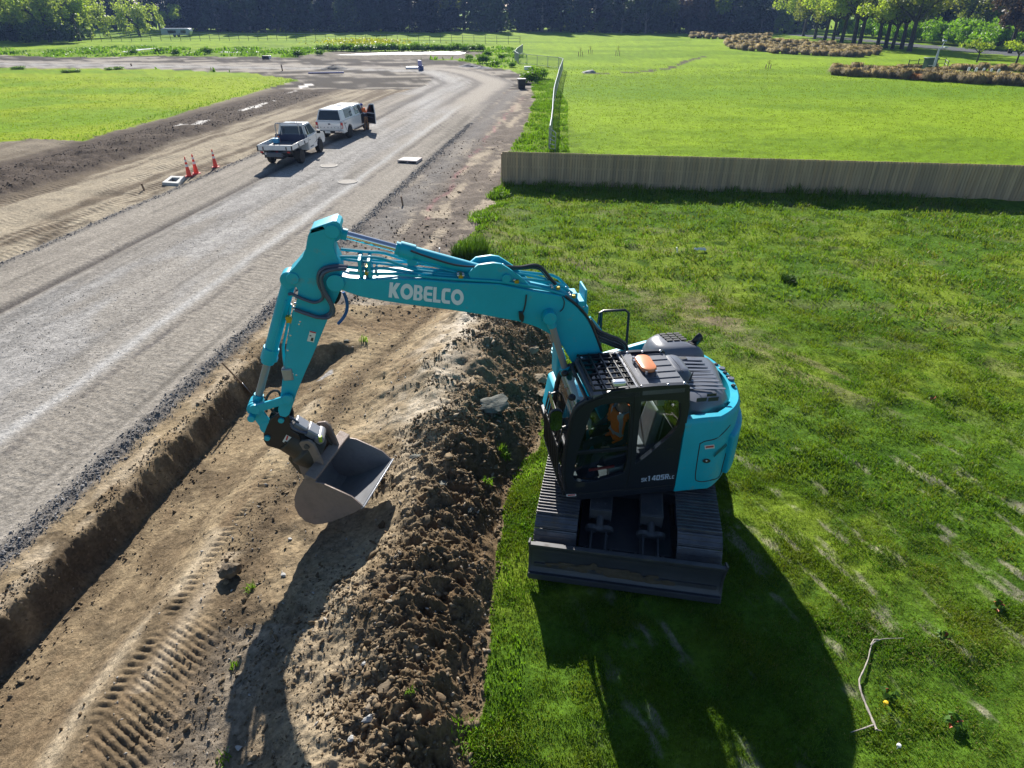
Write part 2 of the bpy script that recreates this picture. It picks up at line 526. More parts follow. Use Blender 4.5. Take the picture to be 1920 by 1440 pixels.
    z = z + d * (m1 * (b1 - .6) * .013 * (.3 + 1.3 * fbm(x, y, .25, 3, 18)) + m2 * (b2 - .6) * .013 * (.2 + 1.5 * fbm(x, y, .3, 3, 19)))
    return z

def hz(x, y):
    return float(relief(np.array([x]), np.array([y]))[0])

def gp(u, v, lift=0.0):
    z = 0.0
    for _ in range(5):
        p = g(u, v, z); z = 0.5 * z + 0.5 * hz(p[0], p[1])
    p = g(u, v, z)
    return np.array([p[0], p[1], hz(p[0], p[1]) + lift])

C3 = lambda *c: np.array(c, float)
def mix3(a, b, t): return a + (b - a) * np.asarray(t)[..., None]

def cover(x, y):
    """zone id, albedo, roughness, print mask"""
    t = x - 0.116 * y
    jx = (fbm(x, y, 0.7, 3, 5) - .5) * .5
    far = sstep(40, 90, y)
    dirt = in_poly(x + jx * (1 + 2.0 * far), y + jx * far * 3, DIRT_P)
    mg = in_poly(x, y, MARGIN_P); dirt = dirt | mg
    _lo, _hi = mound_edges(y)
    dirt = dirt | ((t > _lo) & (t < _hi + .12 + jx * .8) & (y < 16.3))
    road = dirt & (((t > -18.0 + jx * .5) & (t < -7.98 + jx * .25) & (y < 62)) | (in_poly(x, y, ROADC_P) & (y > 40)))
    n1 = fbm(x, y, 1.6, 5, 101); n2 = fbm(x, y, 0.35, 4, 102); n3 = fbm(x, y, 7.0, 3, 103)
    al = streaks(x, y, 3.5, 0.35, 104, math.atan2(1, 0.116))
    # ---- bare earth
    clay = C3(.325, .25, .155); mid = C3(.19, .138, .085); dark = C3(.088, .066, .044)
    k = sstep(.36, .62, .5 * n1 + .25 * n2 + .25 * al)
    a = mix3(clay * np.ones(x.shape + (1,)), mid, 1 - k)
    a = mix3(a, dark, sstep(.56, .7, .6 * fbm(x, y, 1.1, 5, 105) + .4 * n2) * .8)
    rough = np.full(x.shape, .95)
    lo, hi = mound_edges(y)
    u = (t - (lo + hi) / 2) / ((hi - lo) / 2)
    onm = (np.abs(u) < 1.06) & (y < 16.5)
    topsoil = sstep(-0.1, 0.4, u + (fbm(x, y, 1.0, 4, 106) - .5) * 1.3) * onm
    a = mix3(a, C3(.128, .089, .052) * (0.6 + .9 * n2[..., None]), topsoil * .9)
    crest = np.exp(-((u - 0.02 + .3 * (fbm(x, y, 2, 3, 107) - .5)) / 0.40) ** 2) * onm * sstep(.30, .46, fbm(x, y, 1.4, 3, 108))
    a = mix3(a, C3(.35, .28, .19) * (0.6 + .8 * n2[..., None]), crest * .9)
    rough = lerp(rough, .56, crest * sstep(7, 9.5, y) * sstep(.4, .6, n2 * .5 + n1 * .5))
    band = np.exp(-((u + 0.92) / 0.14) ** 2) * onm
    a = mix3(a, dark, np.clip(band, 0, 1) * .75)
    rim = np.exp(-((t + 7.15) / 0.22) ** 2) * (y < 13.4)
    a = mix3(a, dark * 1.15, rim * sstep(.35, .6, n1 * .5 + n2 * .5))
    flo = np.exp(-((t + 5.5) / 0.5) ** 2) * (y < 13)
    a = mix3(a, C3(.38, .30, .19), flo * sstep(.4, .6, al) * .7)
    fl_ = (t > -7.1) & (t < lo) & (y < 13.2)
    dm = sstep(.47, .60, .6 * fbm(x, y, .8, 5, 115) + .4 * al) * fl_
    a = mix3(a, C3(.155, .115, .072) * (.7 + .6 * n2[..., None]), dm * .85)
    sc_ = np.exp(-((t + 5.42 + .12 * np.sin(y * 1.7)) / .16) ** 2) * sstep(.35, .5, fbm(x, y, 1.1, 3, 117)) * (y < 11)
    a = mix3(a, C3(.47, .385, .27), sc_ * .8)
    sc2 = np.exp(-((t + 4.82) / .13) ** 2) * (y > 4.4) * (y < 6.6)
    a = mix3(a, C3(.45, .37, .27), sc2 * .6)
    top = np.exp(-((t + 7.55) / .22) ** 2) * (y < 15) * sstep(.44, .56, fbm(x * 1.5, y, .55, 4, 118))
    a = mix3(a, C3(.47, .385, .275), top * .75)
    gv = np.exp(-((t + 3.7) / .5) ** 2) * (y < 5.2)
    a = mix3(a, C3(.27, .235, .19) * (.6 + .8 * fbm(x, y, .06, 2, 119)[..., None]), gv * .6)
    # strip left of the road, topsoil bank
    lb = (t < -17.8) & dirt & (y < 66)
    a = np.where(lb[..., None], mix3(C3(.345, .295, .22) * np.ones(x.shape + (1,)), C3(.155, .125, .092), sstep(.42, .62, streaks(x, y, 6, .5, 111, math.atan2(1, .116)))), a)
    sl = np.exp(-((t + 18.45 + 1.2 * (n1 - .5)) / .42) ** 2) * lb * sstep(.42, .54, fbm(x, y, 1.3, 4, 143)) * (y < 45)
    a = mix3(a, C3(.10, .08, .06) * (.6 + .8 * n2[..., None]), sl * .9)
    bank = sstep(-23.7, -24.4, t + jx) * lb * (1 - sstep(-29.5, -31, t))
    a = mix3(a, C3(.095, .076, .062) * (.65 + .7 * n2[..., None]), bank)
    ed = sstep(-29, -31, t + 2 * jx) * lb
    a = mix3(a, C3(.2, .17, .13), ed * .7)
    # right of the road beyond the mound
    rb = dirt & ~road & (t > -8) & (y > 15.5)
    sr = streaks(x, y, 3.5, .45, 112, math.atan2(1, .13))
    a = np.where(rb[..., None], mix3(C3(.165, .138, .115) * (.55 + .9 * n2[..., None]), C3(.37, .31, .235), sstep(.52, .64, sr * .6 + n1 * .2 + .2 * n2)), a)
    gr = rb * np.exp(-((t + 7.2) / .8) ** 2)
    a = mix3(a, C3(.2, .19, .18), gr * .7)
    fr = dirt & ~road & (y > 66)
    a = np.where(fr[..., None], mix3(C3(.07, .062, .055) * np.ones(x.shape + (1,)), C3(.33, .295, .25), sstep(.46, .6, .55 * fbm(x * .22, y, 2.2, 4, 113) + .45 * fbm(x * .6, y, 1.2, 4, 116))), a)
    a = np.where(mg[..., None], C3(.17, .15, .12) * (.6 + .8 * n2[..., None]), a)
    # pink spray line on the soil
    pk_ = PX([(800, 400), (845, 350), (880, 300), (920, 250), (960, 205), (985, 180)])
    px_ = x - np.interp(y, [q[1] for q in pk_], [q[0] for q in pk_]) + .12 * np.sin(y * 1.3)
    pink = rb * np.exp(-(px_ / .09) ** 2) * sstep(.4, .6, fbm(x, y, .6, 3, 114)) * (y > 22) * (y < 60)
    a = mix3(a, C3(.42, .16, .19), pink * .38)
    # ---- road
    comp = C3(.305, .276, .238); grav = C3(.335, .32, .302)
    gm = sstep(-15.0, -14.6, t + .5 * jx) * (1 - sstep(-10.9, -9.9, t + .8 * (n1 - .5)))
    gm = np.where(y > 62, .7, gm)
    patch = sstep(.45, .62, streaks(x, y, 5, 1.2, 121, math.atan2(1, .116)))
    ar = mix3(comp * (.85 + .3 * n2[..., None]), grav * (.76 + .48 * fbm(x, y, .22, 3, 122)[..., None]), gm * (1 - .65 * patch))
    ar = ar * (.80 + .40 * fbm(t * 1.7, y * .05, 1.0, 4, 125))[..., None] * (1 - .28 * sstep(.60, .68, fbm(t * 5.5, y * .07, 1.0, 3, 128)))[..., None]
    rut = np.exp(-((t + 15.05 + .1 * (n1 - .5)) / .18) ** 2) + .6 * np.exp(-((t + 9.95 + .2 * (n1 - .5)) / .12) ** 2) * sstep(.4, .6, n2)
    ar = mix3(ar, C3(.10, .09, .085), np.clip(rut, 0, 1) * (y < 62) * .95)
    ar = mix3(ar, C3(.50, .49, .475), np.exp(-((t + 10.4 + .25 * (n1 - .5)) / .16) ** 2) * .7 * (y < 62))
    ar = mix3(ar, C3(.14, .13, .125), np.exp(-((t + 9.98 + .22 * (fbm(x, y, .6, 4, 126) - .5)) / .07) ** 2) * sstep(.35, .55, fbm(x, y, 1.1, 3, 127)) * .8 * (y < 62))
    arc = sstep(.55, .68, streaks(x, y, 9, .5, 123, math.atan2(1, .2)))
    ar = mix3(ar, ar * .72, arc * .6)
    cd = path_dist(x, y, CURVE_P); cv = sstep(48, 58, y)
    ar = mix3(ar, comp * 1.18, cv * (cd < 3.4 + n1))
    for q_, w_ in ((3.6, .45), (7.2, .5), (.3, .6)): ar = mix3(ar, C3(.13, .12, .115), cv * np.exp(-((cd - q_ - .6 * (n1 - .5)) / w_) ** 2) * .75)
    ar = mix3(ar, C3(.46, .45, .44), cv * np.exp(-((cd - 5.4 - n1) / .9) ** 2) * .4)
    edge = np.maximum(np.exp(-((t + 8.1 + .3 * (n1 - .5)) / .15) ** 2), np.exp(-((t + 17.85 + .3 * (n1 - .5)) / .18) ** 2)) * (y < 62)
    ar = mix3(ar, C3(.19, .176, .16) * (.6 + .8 * fbm(x, y, .09, 2, 124)[..., None]), np.clip(edge * 1.2, 0, 1))
    a = np.where(road[..., None], ar, a)
    e2 = np.exp(-((t + 8.0 + .3 * (n1 - .5)) / .14) ** 2) * (y < 62) * dirt
    a = mix3(a, C3(.175, .16, .145) * (.6 + .8 * fbm(x, y, .09, 2, 124)[..., None]), np.clip(e2 * 1.3, 0, 1))
    # ---- grass
    padd = in_poly(x, y, PADDOCK_P)
    yl = g(942, 345)
    yf = yl[1] + (x - yl[0]) * FENCE_SLOPE
    lawn = (~dirt) & (y < yf) & (x > -4)
    G1 = C3(.08, .155, .016); G2 = C3(.15, .215, .022); G3 = C3(.04, .09, .010)
    ga = mix3(G1 * np.ones(x.shape + (1,)), G2, sstep(.38, .65, fbm(x, y, 2.3, 5, 131)))
    ga = mix3(ga, G3, sstep(.52, .72, fbm(x, y, .5, 4, 132)) * .8)
    bs = bare(x, y)
    ga = mix3(ga, mix3(C3(.30, .26, .20) * np.ones(x.shape + (1,)), C3(.215, .165, .11), sstep(8, 11, y)) * (.6 + .8 * n2[..., None]), bs)
    field = (~dirt) & ~lawn
    f1 = C3(.215, .325, .017); f2 = C3(.15, .25, .014)
    fa = mix3(f1 * np.ones(x.shape + (1,)), f2, sstep(.4, .66, fbm(x * .5, y, 6, 5, 133)))
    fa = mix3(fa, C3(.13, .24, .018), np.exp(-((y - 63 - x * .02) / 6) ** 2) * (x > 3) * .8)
    fa = np.where(padd[..., None], mix3(C3(.25, .33, .02) * np.ones(x.shape + (1,)), C3(.17, .28, .02), sstep(.4, .65, fbm(x * .6, y, 5, 5, 134))), fa)
    fa = fa * (.62 + .5 * fbm(x, y, .3, 3, 135)[..., None] + .2 * fbm(x, y, 1.6, 4, 139)[..., None])
    weedy = (y > 88) & (x < 0) & (x > -150) & (y < 150)
    fa = np.where(weedy[..., None], fa * (.62 + .7 * fbm(x * .5, y * .5, 1.5, 4, 136)[..., None]), fa)
    vg = field & (x > -4) & (x < 4) & (y < 75)
    fa = np.where(vg[..., None], fa * (.5 + .75 * fbm(x, y, .8, 4, 137)[..., None]), fa)
    dr = in_poly(x + (fbm(x, y, 3, 3, 138) - .5) * 2, y, DRAIN_P) & field
    fa = np.where(dr[..., None], C3(.10, .09, .06), fa)
    a = np.where(dirt[..., None], a, np.where(lawn[..., None], ga, fa))
    st = in_poly(x, y, STREET_P); pa = in_poly(x, y, PATH_P)
    a = np.where(st[..., None], C3(.13, .135, .145), a)
    a = np.where(pa[..., None], C3(.34, .33, .32), a)
    wet = np.zeros(x.shape)
    for p in WET_P: wet = np.maximum(wet, in_poly(x + jx * .8, y + 2.5 * jx, p) * sstep(.42, .5, fbm(x, y * .4, .8, 3, 142)))
    wet = np.maximum(wet, rb * sstep(.66, .7, fbm(x, y, 1.7, 3, 141)) * 0)
    a = mix3(a, C3(.33, .31, .29), wet); rough = np.where(wet > .5, .66, rough)
    zone = np.where(road, 1, np.where(dirt, 0, np.where(lawn, 2, np.where(padd, 3, 4))))
    zone = np.where(dirt & ~road & onm & (np.abs(u) < 1), 5, zone)
    zone = np.where(dirt & ~road & (t > -7.35) & (t < lo) & (y < 13.4), 6, zone)
    zone = np.where(st, 7, np.where(pa, 8, zone))
    bar = np.zeros(x.shape)
    bar = np.maximum(bar, .55 * road * (np.exp(-((t + 9.2 + .3 * np.sin(y * .4)) / .3) ** 2) + np.exp(-((t + 9.9) / .25) ** 2) + .7 * np.exp(-((t + 15.6) / .4) ** 2)))
    bar = np.maximum(bar, lb * (1 - bank) * sstep(.45, .55, streaks(x, y, 6, .55, 151, math.atan2(1, .116))) * 1.5)
    bar = np.maximum(bar, rb * sstep(.5, .6, sr) * .4)
    bar = np.maximum(bar, dirt * (~road) * (t > -5.9) * (t < lo + .15) * (y > 8) * (y < 20) * .45)
    bar = bar * (1 - wet)
    return zone, a, rough, np.clip(bar, 0, 1.3)

_f0 = g(942, 345); _f1 = g(1920, 377)
FENCE_SLOPE = (_f1[1] - _f0[1]) / (_f1[0] - _f0[0])

def bare(x, y):
    """worn pale soil showing through the lawn"""
    s = streaks(x, y, .8, .15, 161, STREAK)
    b = fbm(x, y, 2.2, 3, 162)
    m = sstep(.54, .66, .5 * s + .22 * b + .28 * fbm(x, y, .22, 3, 166)) * sstep(11, 7.5, y) * sstep(.6, 1.6, x) * .62
    tr = streaks(x, y, 1.6, .3, 163, math.atan2(g(1350, 600)[1] - g(930, 440)[1], g(1350, 600)[0] - g(930, 440)[0]))
    c = g(930, 440); d = g(1350, 620)
    w = np.abs((x - c[0]) * (d[1] - c[1]) - (y - c[1]) * (d[0] - c[0])) / math.hypot(d[0] - c[0], d[1] - c[1])
    m2 = sstep(.44, .6, tr) * np.exp(-(w / .9) ** 2) * sstep(9, 11, y) * .5
    m3 = sstep(.66, .74, fbm(x * .6, y, 1.1, 4, 164)) * sstep(9, 12, y) * .25
    c2 = g(1330, 590)
    m4 = .9 * np.exp(-((x - c2[0]) / 1.1) ** 2 - ((y - c2[1]) / 1.6) ** 2) * sstep(.4, .55, fbm(x, y, .5, 4, 165))
    return np.clip(np.maximum.reduce([m, m2, m3, m4]), 0, 1)

def ground_material():
    m = bpy.data.materials.new('ground_soil_and_turf'); m.use_nodes = True
    nt = m.node_tree; N = nt.nodes; L = nt.links
    p = N['Principled BSDF']
    at = N.new('ShaderNodeAttribute'); at.attribute_name = 'albedo'
    ar = N.new('ShaderNodeAttribute'); ar.attribute_name = 'rough'
    ab = N.new('ShaderNodeAttribute'); ab.attribute_name = 'prints'
    geo = N.new('ShaderNodeNewGeometry')
    n1 = N.new('ShaderNodeTexNoise'); n1.inputs['Scale'].default_value = 9.0; n1.inputs['Detail'].default_value = 10; n1.inputs['Roughness'].default_value = .72
    L.new(geo.outputs['Position'], n1.inputs['Vector'])
    vo = N.new('ShaderNodeTexVoronoi'); vo.inputs['Scale'].default_value = 26.0
    L.new(geo.outputs['Position'], vo.inputs['Vector'])
    mr = N.new('ShaderNodeMapRange'); mr.inputs['From Min'].default_value = .3; mr.inputs['From Max'].default_value = .7
    mr.inputs['To Min'].default_value = .72; mr.inputs['To Max'].default_value = 1.28
    L.new(n1.outputs['Fac'], mr.inputs['Value'])
    # stones: each voronoi cell its own tone
    sp = N.new('ShaderNodeSeparateColor'); L.new(vo.outputs['Color'], sp.inputs[0])
    m2 = N.new('ShaderNodeMapRange'); m2.inputs['To Min'].default_value = .8; m2.inputs['To Max'].default_value = 1.2
    L.new(sp.outputs[0], m2.inputs['Value'])
    mu = N.new('ShaderNodeMath'); mu.operation = 'MULTIPLY'; L.new(mr.outputs[0], mu.inputs[0]); L.new(m2.outputs[0], mu.inputs[1])
    sc = N.new('ShaderNodeVectorMath'); sc.operation = 'SCALE'
    L.new(at.outputs['Color'], sc.inputs[0]); L.new(mu.outputs[0], sc.inputs['Scale'])
    L.new(sc.outputs[0], p.inputs['Base Color']); L.new(ar.outputs['Fac'], p.inputs['Roughness'])
    sl = N.new('ShaderNodeMapRange'); sl.inputs['From Min'].default_value = .95; sl.inputs['From Max'].default_value = .4; sl.inputs['To Min'].default_value = .03; sl.inputs['To Max'].default_value = .5
    L.new(ar.outputs['Fac'], sl.inputs['Value']); L.new(sl.outputs[0], p.inputs['Specular IOR Level'])
    # prints of tyres and tracks as bars
    xyz = N.new('ShaderNodeSeparateXYZ'); L.new(geo.outputs['Position'], xyz.inputs[0])
    s1 = N.new('ShaderNodeMath'); s1.operation = 'MULTIPLY_ADD'; s1.inputs[1].default_value = .5
    L.new(xyz.outputs[0], s1.inputs[0]); L.new(xyz.outputs[1], s1.inputs[2])
    s2 = N.new('ShaderNodeMath'); s2.operation = 'MULTIPLY_ADD'; s2.inputs[1].default_value = 27.0
    L.new(s1.outputs[0], s2.inputs[0])
    s2b = N.new('ShaderNodeMath'); s2b.operation = 'MULTIPLY'; s2b.inputs[1].default_value = 14.0
    n3 = N.new('ShaderNodeTexNoise'); n3.inputs['Scale'].default_value = .8; L.new(geo.outputs['Position'], n3.inputs['Vector'])
    L.new(n3.outputs['Fac'], s2b.inputs[0]); L.new(s2b.outputs[0], s2.inputs[2])
    s3 = N.new('ShaderNodeMath'); s3.operation = 'SINE'; L.new(s2.outputs[0], s3.inputs[0])
    s4 = N.new('ShaderNodeMath'); s4.operation = 'MULTIPLY'; L.new(s3.outputs[0], s4.inputs[0]); L.new(ab.outputs['Fac'], s4.inputs[1])
    s5 = N.new('ShaderNodeMath'); s5.operation = 'MULTIPLY'; s5.inputs[1].default_value = .26; L.new(s4.outputs[0], s5.inputs[0])
    b1 = N.new('ShaderNodeMath'); b1.operation = 'MULTIPLY_ADD'; b1.inputs[1].default_value = 1.6
    L.new(n1.outputs['Fac'], b1.inputs[0]); L.new(s5.outputs[0], b1.inputs[2])
    bp = N.new('ShaderNodeBump'); bp.inputs['Strength'].default_value = 1.0; bp.inputs['Distance'].default_value = .028
    L.new(b1.outputs[0], bp.inputs['Height']); L.new(bp.outputs[0], p.inputs['Normal'])
    MATS['ground'] = m

ground_material()

def build_ground():
    r = [1.2]
    while r[-1] < 1400:
        q = r[-1]
        r.append(q * (1.0027 if q < 9.5 else 1.0038 if q < 26 else 1.0065 if q < 70 else 1.022 if q < 260 else 1.12))
    r = np.array(r)
    da = .0038
    th = np.concatenate([np.arange(-1.06, 1.06, da), np.linspace(1.06, 2 * math.pi - 1.06, 46)[:-1]])
    R, T = np.meshgrid(r, th, indexing='ij')
    X = R * np.sin(T); Y = R * np.cos(T)
    x = X.ravel(); y = Y.ravel()
    z = relief(x, y)
    zone, alb, rough, bar = cover(x, y)
    nr, nth = R.shape
    i, j = np.meshgrid(np.arange(nr - 1), np.arange(nth), indexing='ij')
    j2 = (j + 1) % nth
    q = np.stack([i * nth + j, (i + 1) * nth + j, (i + 1) * nth + j2, i * nth + j2], -1).reshape(-1, 4)
    q = np.concatenate([q])
    # normals of the whole sheet, kept when it is split into its regions
    P = np.stack([x, y, z], -1)
    fn = np.cross(P[q[:, 2]] - P[q[:, 0]], P[q[:, 3]] - P[q[:, 1]])
    vn = np.zeros_like(P)
    for k in range(4): np.add.at(vn, q[:, k], fn)
    vn[vn[:, 2] < 0] *= -1
    vn /= np.linalg.norm(vn, axis=1, keepdims=True) + 1e-12
    fz = zone[q[:, 0]]
    names = {0: 'bare_earth', 1: 'gravel_road', 2: 'lawn', 3: 'paddock', 4: 'field', 5: 'spoil_mound', 6: 'trench', 7: 'street', 8: 'footpath'}
    for k, nm in names.items():
        qs = q[fz == k]
        if not len(qs): continue
        if np.cross(P[qs[0, 1]] - P[qs[0, 0]], P[qs[0, 2]] - P[qs[0, 0]])[2] < 0: qs = qs[:, ::-1]
        u, inv = np.unique(qs, return_inverse=True)
        me = np_mesh(nm, P[u], quads=inv.reshape(-1, 4), mats=['ground'], smooth=True)
        me.attributes.new('albedo', 'FLOAT_COLOR', 'POINT').data.foreach_set('color', np.concatenate([alb[u], np.ones((len(u), 1))], 1).astype(np.float32).ravel())
        me.attributes.new('rough', 'FLOAT', 'POINT').data.foreach_set('value', rough[u].astype(np.float32))
        me.attributes.new('prints', 'FLOAT', 'POINT').data.foreach_set('value', bar[u].astype(np.float32))
        me.normals_split_custom_set_from_vertices(vn[u].astype(np.float32))
        o = link(nm, me); tag(o, kind='structure')
    # under the camera: close the disc
    mb = MB(); mb.add([(1.25 * math.sin(a), 1.25 * math.cos(a), -.02) for a in np.linspace(0, 2 * math.pi, 24, endpoint=False)], [tuple(range(24))])
    o = obj('soil_underfoot', mb, mat('soil_plain', (.2, .15, .1), .95)); tag(o, kind='structure')

build_ground()
# ------------------------------------------------------------------ excavator
HEAD = math.radians(8)
XC = np.array([1.87, 8.07, 0.0])
FD = np.array([-math.cos(HEAD), -math.sin(HEAD), 0]); LF = np.array([math.sin(HEAD), -math.cos(HEAD), 0])
def loc(p):
    r = np.asarray(p, float) - XC
    return np.array([r @ FD, r @ LF, r[2]])
def wl(X, Y, Z): return XC + X * FD + Y * LF + np.array([0, 0, Z])
def onplane(u, v, p0, n):
    d = ray(u, v); o = np.array([0, 0, H])
    t = np.dot(np.asarray(p0) - o, n) / np.dot(d, n)
    return o + t * d
def hp(u, v, Y):                # machine coordinates of a pixel lying in the machine's vertical plane Y
    return loc(onplane(u, v, XC + Y * LF, LF))
def hq(u, v, Z):                # ... lying at height Z
    return loc(g(u, v, Z))
def sideplate(mb, loops, Y0, Y1, trace=None):
    """outline traced on plane `trace` (default Y0), made solid from Y0 to Y1"""
    tr = Y0 if trace is None else trace
    conv = [[hp(u, v, tr)[[0, 2]] for u, v in lp] for lp in loops]
    mb.plate(conv, lambda p: (p[0], Y0, p[1]), lambda p: (p[0], Y1, p[1]))
    return mb

mat('turquoise_paint', (.0, .41, .56), .5, var=.08, vscale=2.5, coat=.0, dirt=.16, dirt_col=(.22, .2, .16), dscale=5)
mat('turquoise_pipe', (.0, .40, .52), .42, coat=.0)
mat('cab_black', (.013, .016, .026), .36, var=.12, dirt=.03, dirt_col=(.12, .1, .08), dscale=6)
mat('hood_grey', (.15, .16, .19), .3, var=.06, vscale=6, dirt=.1, dirt_col=(.2, .18, .15), dscale=5)
mat('roof_grey', (.135, .142, .165), .4, var=.06, vscale=6, dirt=.12, dirt_col=(.22, .2, .17))
mat('black_steel', (.014, .014, .018), .42, var=.2, dirt=.06, dirt_col=(.13, .1, .07), dscale=4)
mat('track_steel', (.15, .15, .16), .36, metal=.45, var=.25, vscale=7, dirt=.5, dirt_col=(.19, .155, .115), dscale=5)
mat('under_steel', (.06, .062, .07), .5, metal=.2, var=.2, dirt=.3, dirt_col=(.11, .09, .07), dscale=4)
mat('blade_steel', (.055, .06, .075), .42, metal=.25, var=.15, dirt=.22, dirt_col=(.07, .055, .04), dscale=2.2)
mat('bucket_outer', (.235, .18, .155), .6, metal=.15, var=.18, vscale=5, dirt=.32, dirt_col=(.12, .09, .065), dscale=5, bump=.2)
mat('bucket_inner', (.27, .275, .29), .42, metal=.25, var=.2, vscale=4, dirt=.2, dirt_col=(.14, .11, .08), dscale=4)
mat('bright_edge', (.42, .43, .46), .4, metal=.5, var=.1)
mat('chrome', (.75, .75, .77), .12, metal=1.0)
mat('rod_bronze', (.30, .29, .30), .5, metal=.3)
mat('rubber_hose', (.02, .022, .03), .38)
mat('blue_hose', (.02, .12, .42), .35)
mat('grey_hose', (.07, .085, .14), .3)
mat('lettering_white', (.80, .84, .95), .5)
mat('decal_white', (.75, .75, .75), .5)
mat('decal_red', (.55, .05, .05), .5)
mat('decal_ink', (.03, .03, .03), .5)
mat('orange_plastic', (.72, .25, .10), .4)
mat('clamp_gold', (.45, .33, .04), .35, metal=.5)
mat('bolt_metal', (.6, .6, .62), .25, metal=.9)
mat('silver_cover', (.34, .34, .36), .35, metal=.3, var=.1)
mat('lime_plastic', (.35, .5, .03), .4)
mat('mirror_glass', (.85, .86, .88), .02, metal=1.0)
mat('grey_vinyl', (.17, .19, .21), .6, var=.1)
mat('pale_panel', (.30, .33, .35), .5)
mat('lamp_glass', (.9, .9, .92), .15, metal=.6)
glass('cab_glass', (.86, .92, .93), .3)
glass('roof_glass', (.55, .68, .70), .4)

EX = empty('excavator', XC, math.pi + HEAD, 'turquoise and black tracked digger on the grass, its boom reaching over the spoil heap', 'excavator')

# -------- undercarriage (turned 10 degrees against the body)
UA = math.radians(10)
UF = np.array([math.sin(UA), math.cos(UA), 0]); UR = np.array([math.cos(UA), -math.sin(UA), 0])
UC = np.array([1.86, 8.02, 0.0])
def uc(a, s, z):                # along the tracks (away from the drone), to the right, up
    return loc(UC + a * UF + s * UR + np.array([0, 0, z]))
class UMB(MB):
    def add(self, vs, fs):
        return MB.add(self, [uc(*p) for p in vs], fs)

def track(side):
    s0 = side * 0.955; w = .58; Rr = .36; L2 = 1.62; zc = .42
    path = []
    n = 240
    per = 4 * L2 + 2 * math.pi * Rr
    def at(d):
        d = d % per
        if d < 2 * L2: return (-L2 + d, zc + Rr, 0.0)
        d -= 2 * L2
        if d < math.pi * Rr:
            a = d / Rr; return (L2 + Rr * math.sin(a), zc + Rr * math.cos(a), -a)
        d -= math.pi * Rr
        if d < 2 * L2: return (L2 - d, zc - Rr, math.pi)
        d -= 2 * L2
        a = d / Rr; return (-L2 - Rr * math.sin(a), zc - Rr * math.cos(a), math.pi - a)
    mb = UMB(); ns = 46
    for k in range(ns):
        d = per * k / ns
        a, z, ang = at(d)
        ca, sa = math.cos(ang), math.sin(ang)
        tx = np.array([ca, sa]); nx = np.array([-sa, ca])
        def blk(o, ln, h0, h1, ww):
            vs = []
            for hh in (h0, h1):
                for (q, ss) in ((-1, -1), (1, -1), (1, 1), (-1, 1)):
                    p = np.array([a, z]) + tx * (o + q * ln / 2) + nx * hh
                    vs.append((p[0], s0 + ss * ww / 2, p[1]))
            mb.add(vs, [(0, 3, 2, 1), (4, 5, 6, 7), (0, 1, 5, 4), (1, 2, 6, 5), (2, 3, 7, 6), (3, 0, 4, 7)])
        pit = per / ns
        blk(0, pit * .97, -.012, .010, w)
        blk(-pit * .36, .012, .008, .036, w); blk(0, .010, .008, .03, w); blk(pit * .34, .010, .008, .03, w)
    t = obj('crawler_track', mb, 'track_steel', EX, smooth=0)
    mb = UMB()
    mb.box((0, s0, zc), (2.7, .3, .36)); mb.box((0, s0 - side * .2, zc + .02), (2.3, .12, .2))
    for a in np.linspace(-1.15, 1.15, 7):
        mb.tube([(a, s0 - .17, .2), (a, s0 + .17, .2)], .11, 14)
    obj('track_frame', mb, 'under_steel', t, bevel=.015)
    for nm, a in (('idler', -L2), ('sprocket', L2)):
        mb = UMB(); mb.tube([(a, s0 - .09, zc), (a, s0 + .09, zc)], Rr - .03, 24); mb.tube([(a, s0 - .2, zc), (a, s0 + .2, zc)], .14, 16)
        obj(nm, mb, 'under_steel', t, bevel=.01)
track(-1); track(1)

mb = UMB()
mb.box((0, 0, .56), (1.5, 1.1, .26)); mb.box((-.35, 0, .36), (3.0, 1.28, .12)); mb.box((.55, 0, .5), (.42, 1.6, .22)); mb.box((-.55, 0, .5), (.42, 1.6, .22))  # long low box: belly plate added to make the gap between the tracks dark
mb.tube([(0, 0, .66), (0, 0, .84)], .62, 36); mb.tube([(0, 0, .80), (0, 0, .97)], .54, 36)
obj('car_body', mb, 'under_steel', EX, bevel=.02)

# dozer blade with its push arms and lift cylinders
mb = UMB()
prof = [(-2.24, .70), (-2.19, .62), (-2.155, .52), (-2.145, .42), (-2.16, .31), (-2.195, .22), (-2.26, .13)]
th = .035
nrow = len(prof); W2 = 1.265
vs = []; fs = []
for s in (-W2, W2):
    for a, z in prof: vs.append((a, s, z))
    for a, z in prof: vs.append((a + th, s, z + .005))
n = nrow
for i in range(n - 1):
    fs += [(i, i + 1, 2 * n + i + 1, 2 * n + i), (n + i, 3 * n + i, 3 * n + i + 1, n + i + 1), (i, n + i, n + i + 1, i + 1), (2 * n + i, 2 * n + i + 1, 3 * n + i + 1, 3 * n + i)]
fs += [(0, 2 * n, 3 * n, n), (n - 1, 2 * n - 1, 4 * n - 1, 3 * n - 1)]
mb.add(vs, fs)
blade = obj('dozer_blade', mb, 'blade_steel', EX, smooth=60)
mb = UMB()
mb.box((-2.215, 0, .705), (.06, 2.53, .03)); mb.box((-2.10, 0, .25), (.16, 2.4, .14)); mb.box((-2.12, 0, .58), (.10, 2.4, .07))
for s in (-1.265, 1.265): mb.plate([[(-2.25, .76), (-2.10, .70), (-2.10, .18), (-2.27, .13), (-2.20, .22), (-2.155, .42), (-2.2, .62)]], lambda p, s=s: (p[0], s - .012, p[1]), lambda p, s=s: (p[0], s + .012, p[1]))
obj('blade_frame', mb, 'under_steel', blade, bevel=.006)
mb = UMB(); mb.box((-2.25, 0, .15), (.03, 2.53, .1))
obj('cutting_edge', mb, 'blade_steel', blade, bevel=.004)
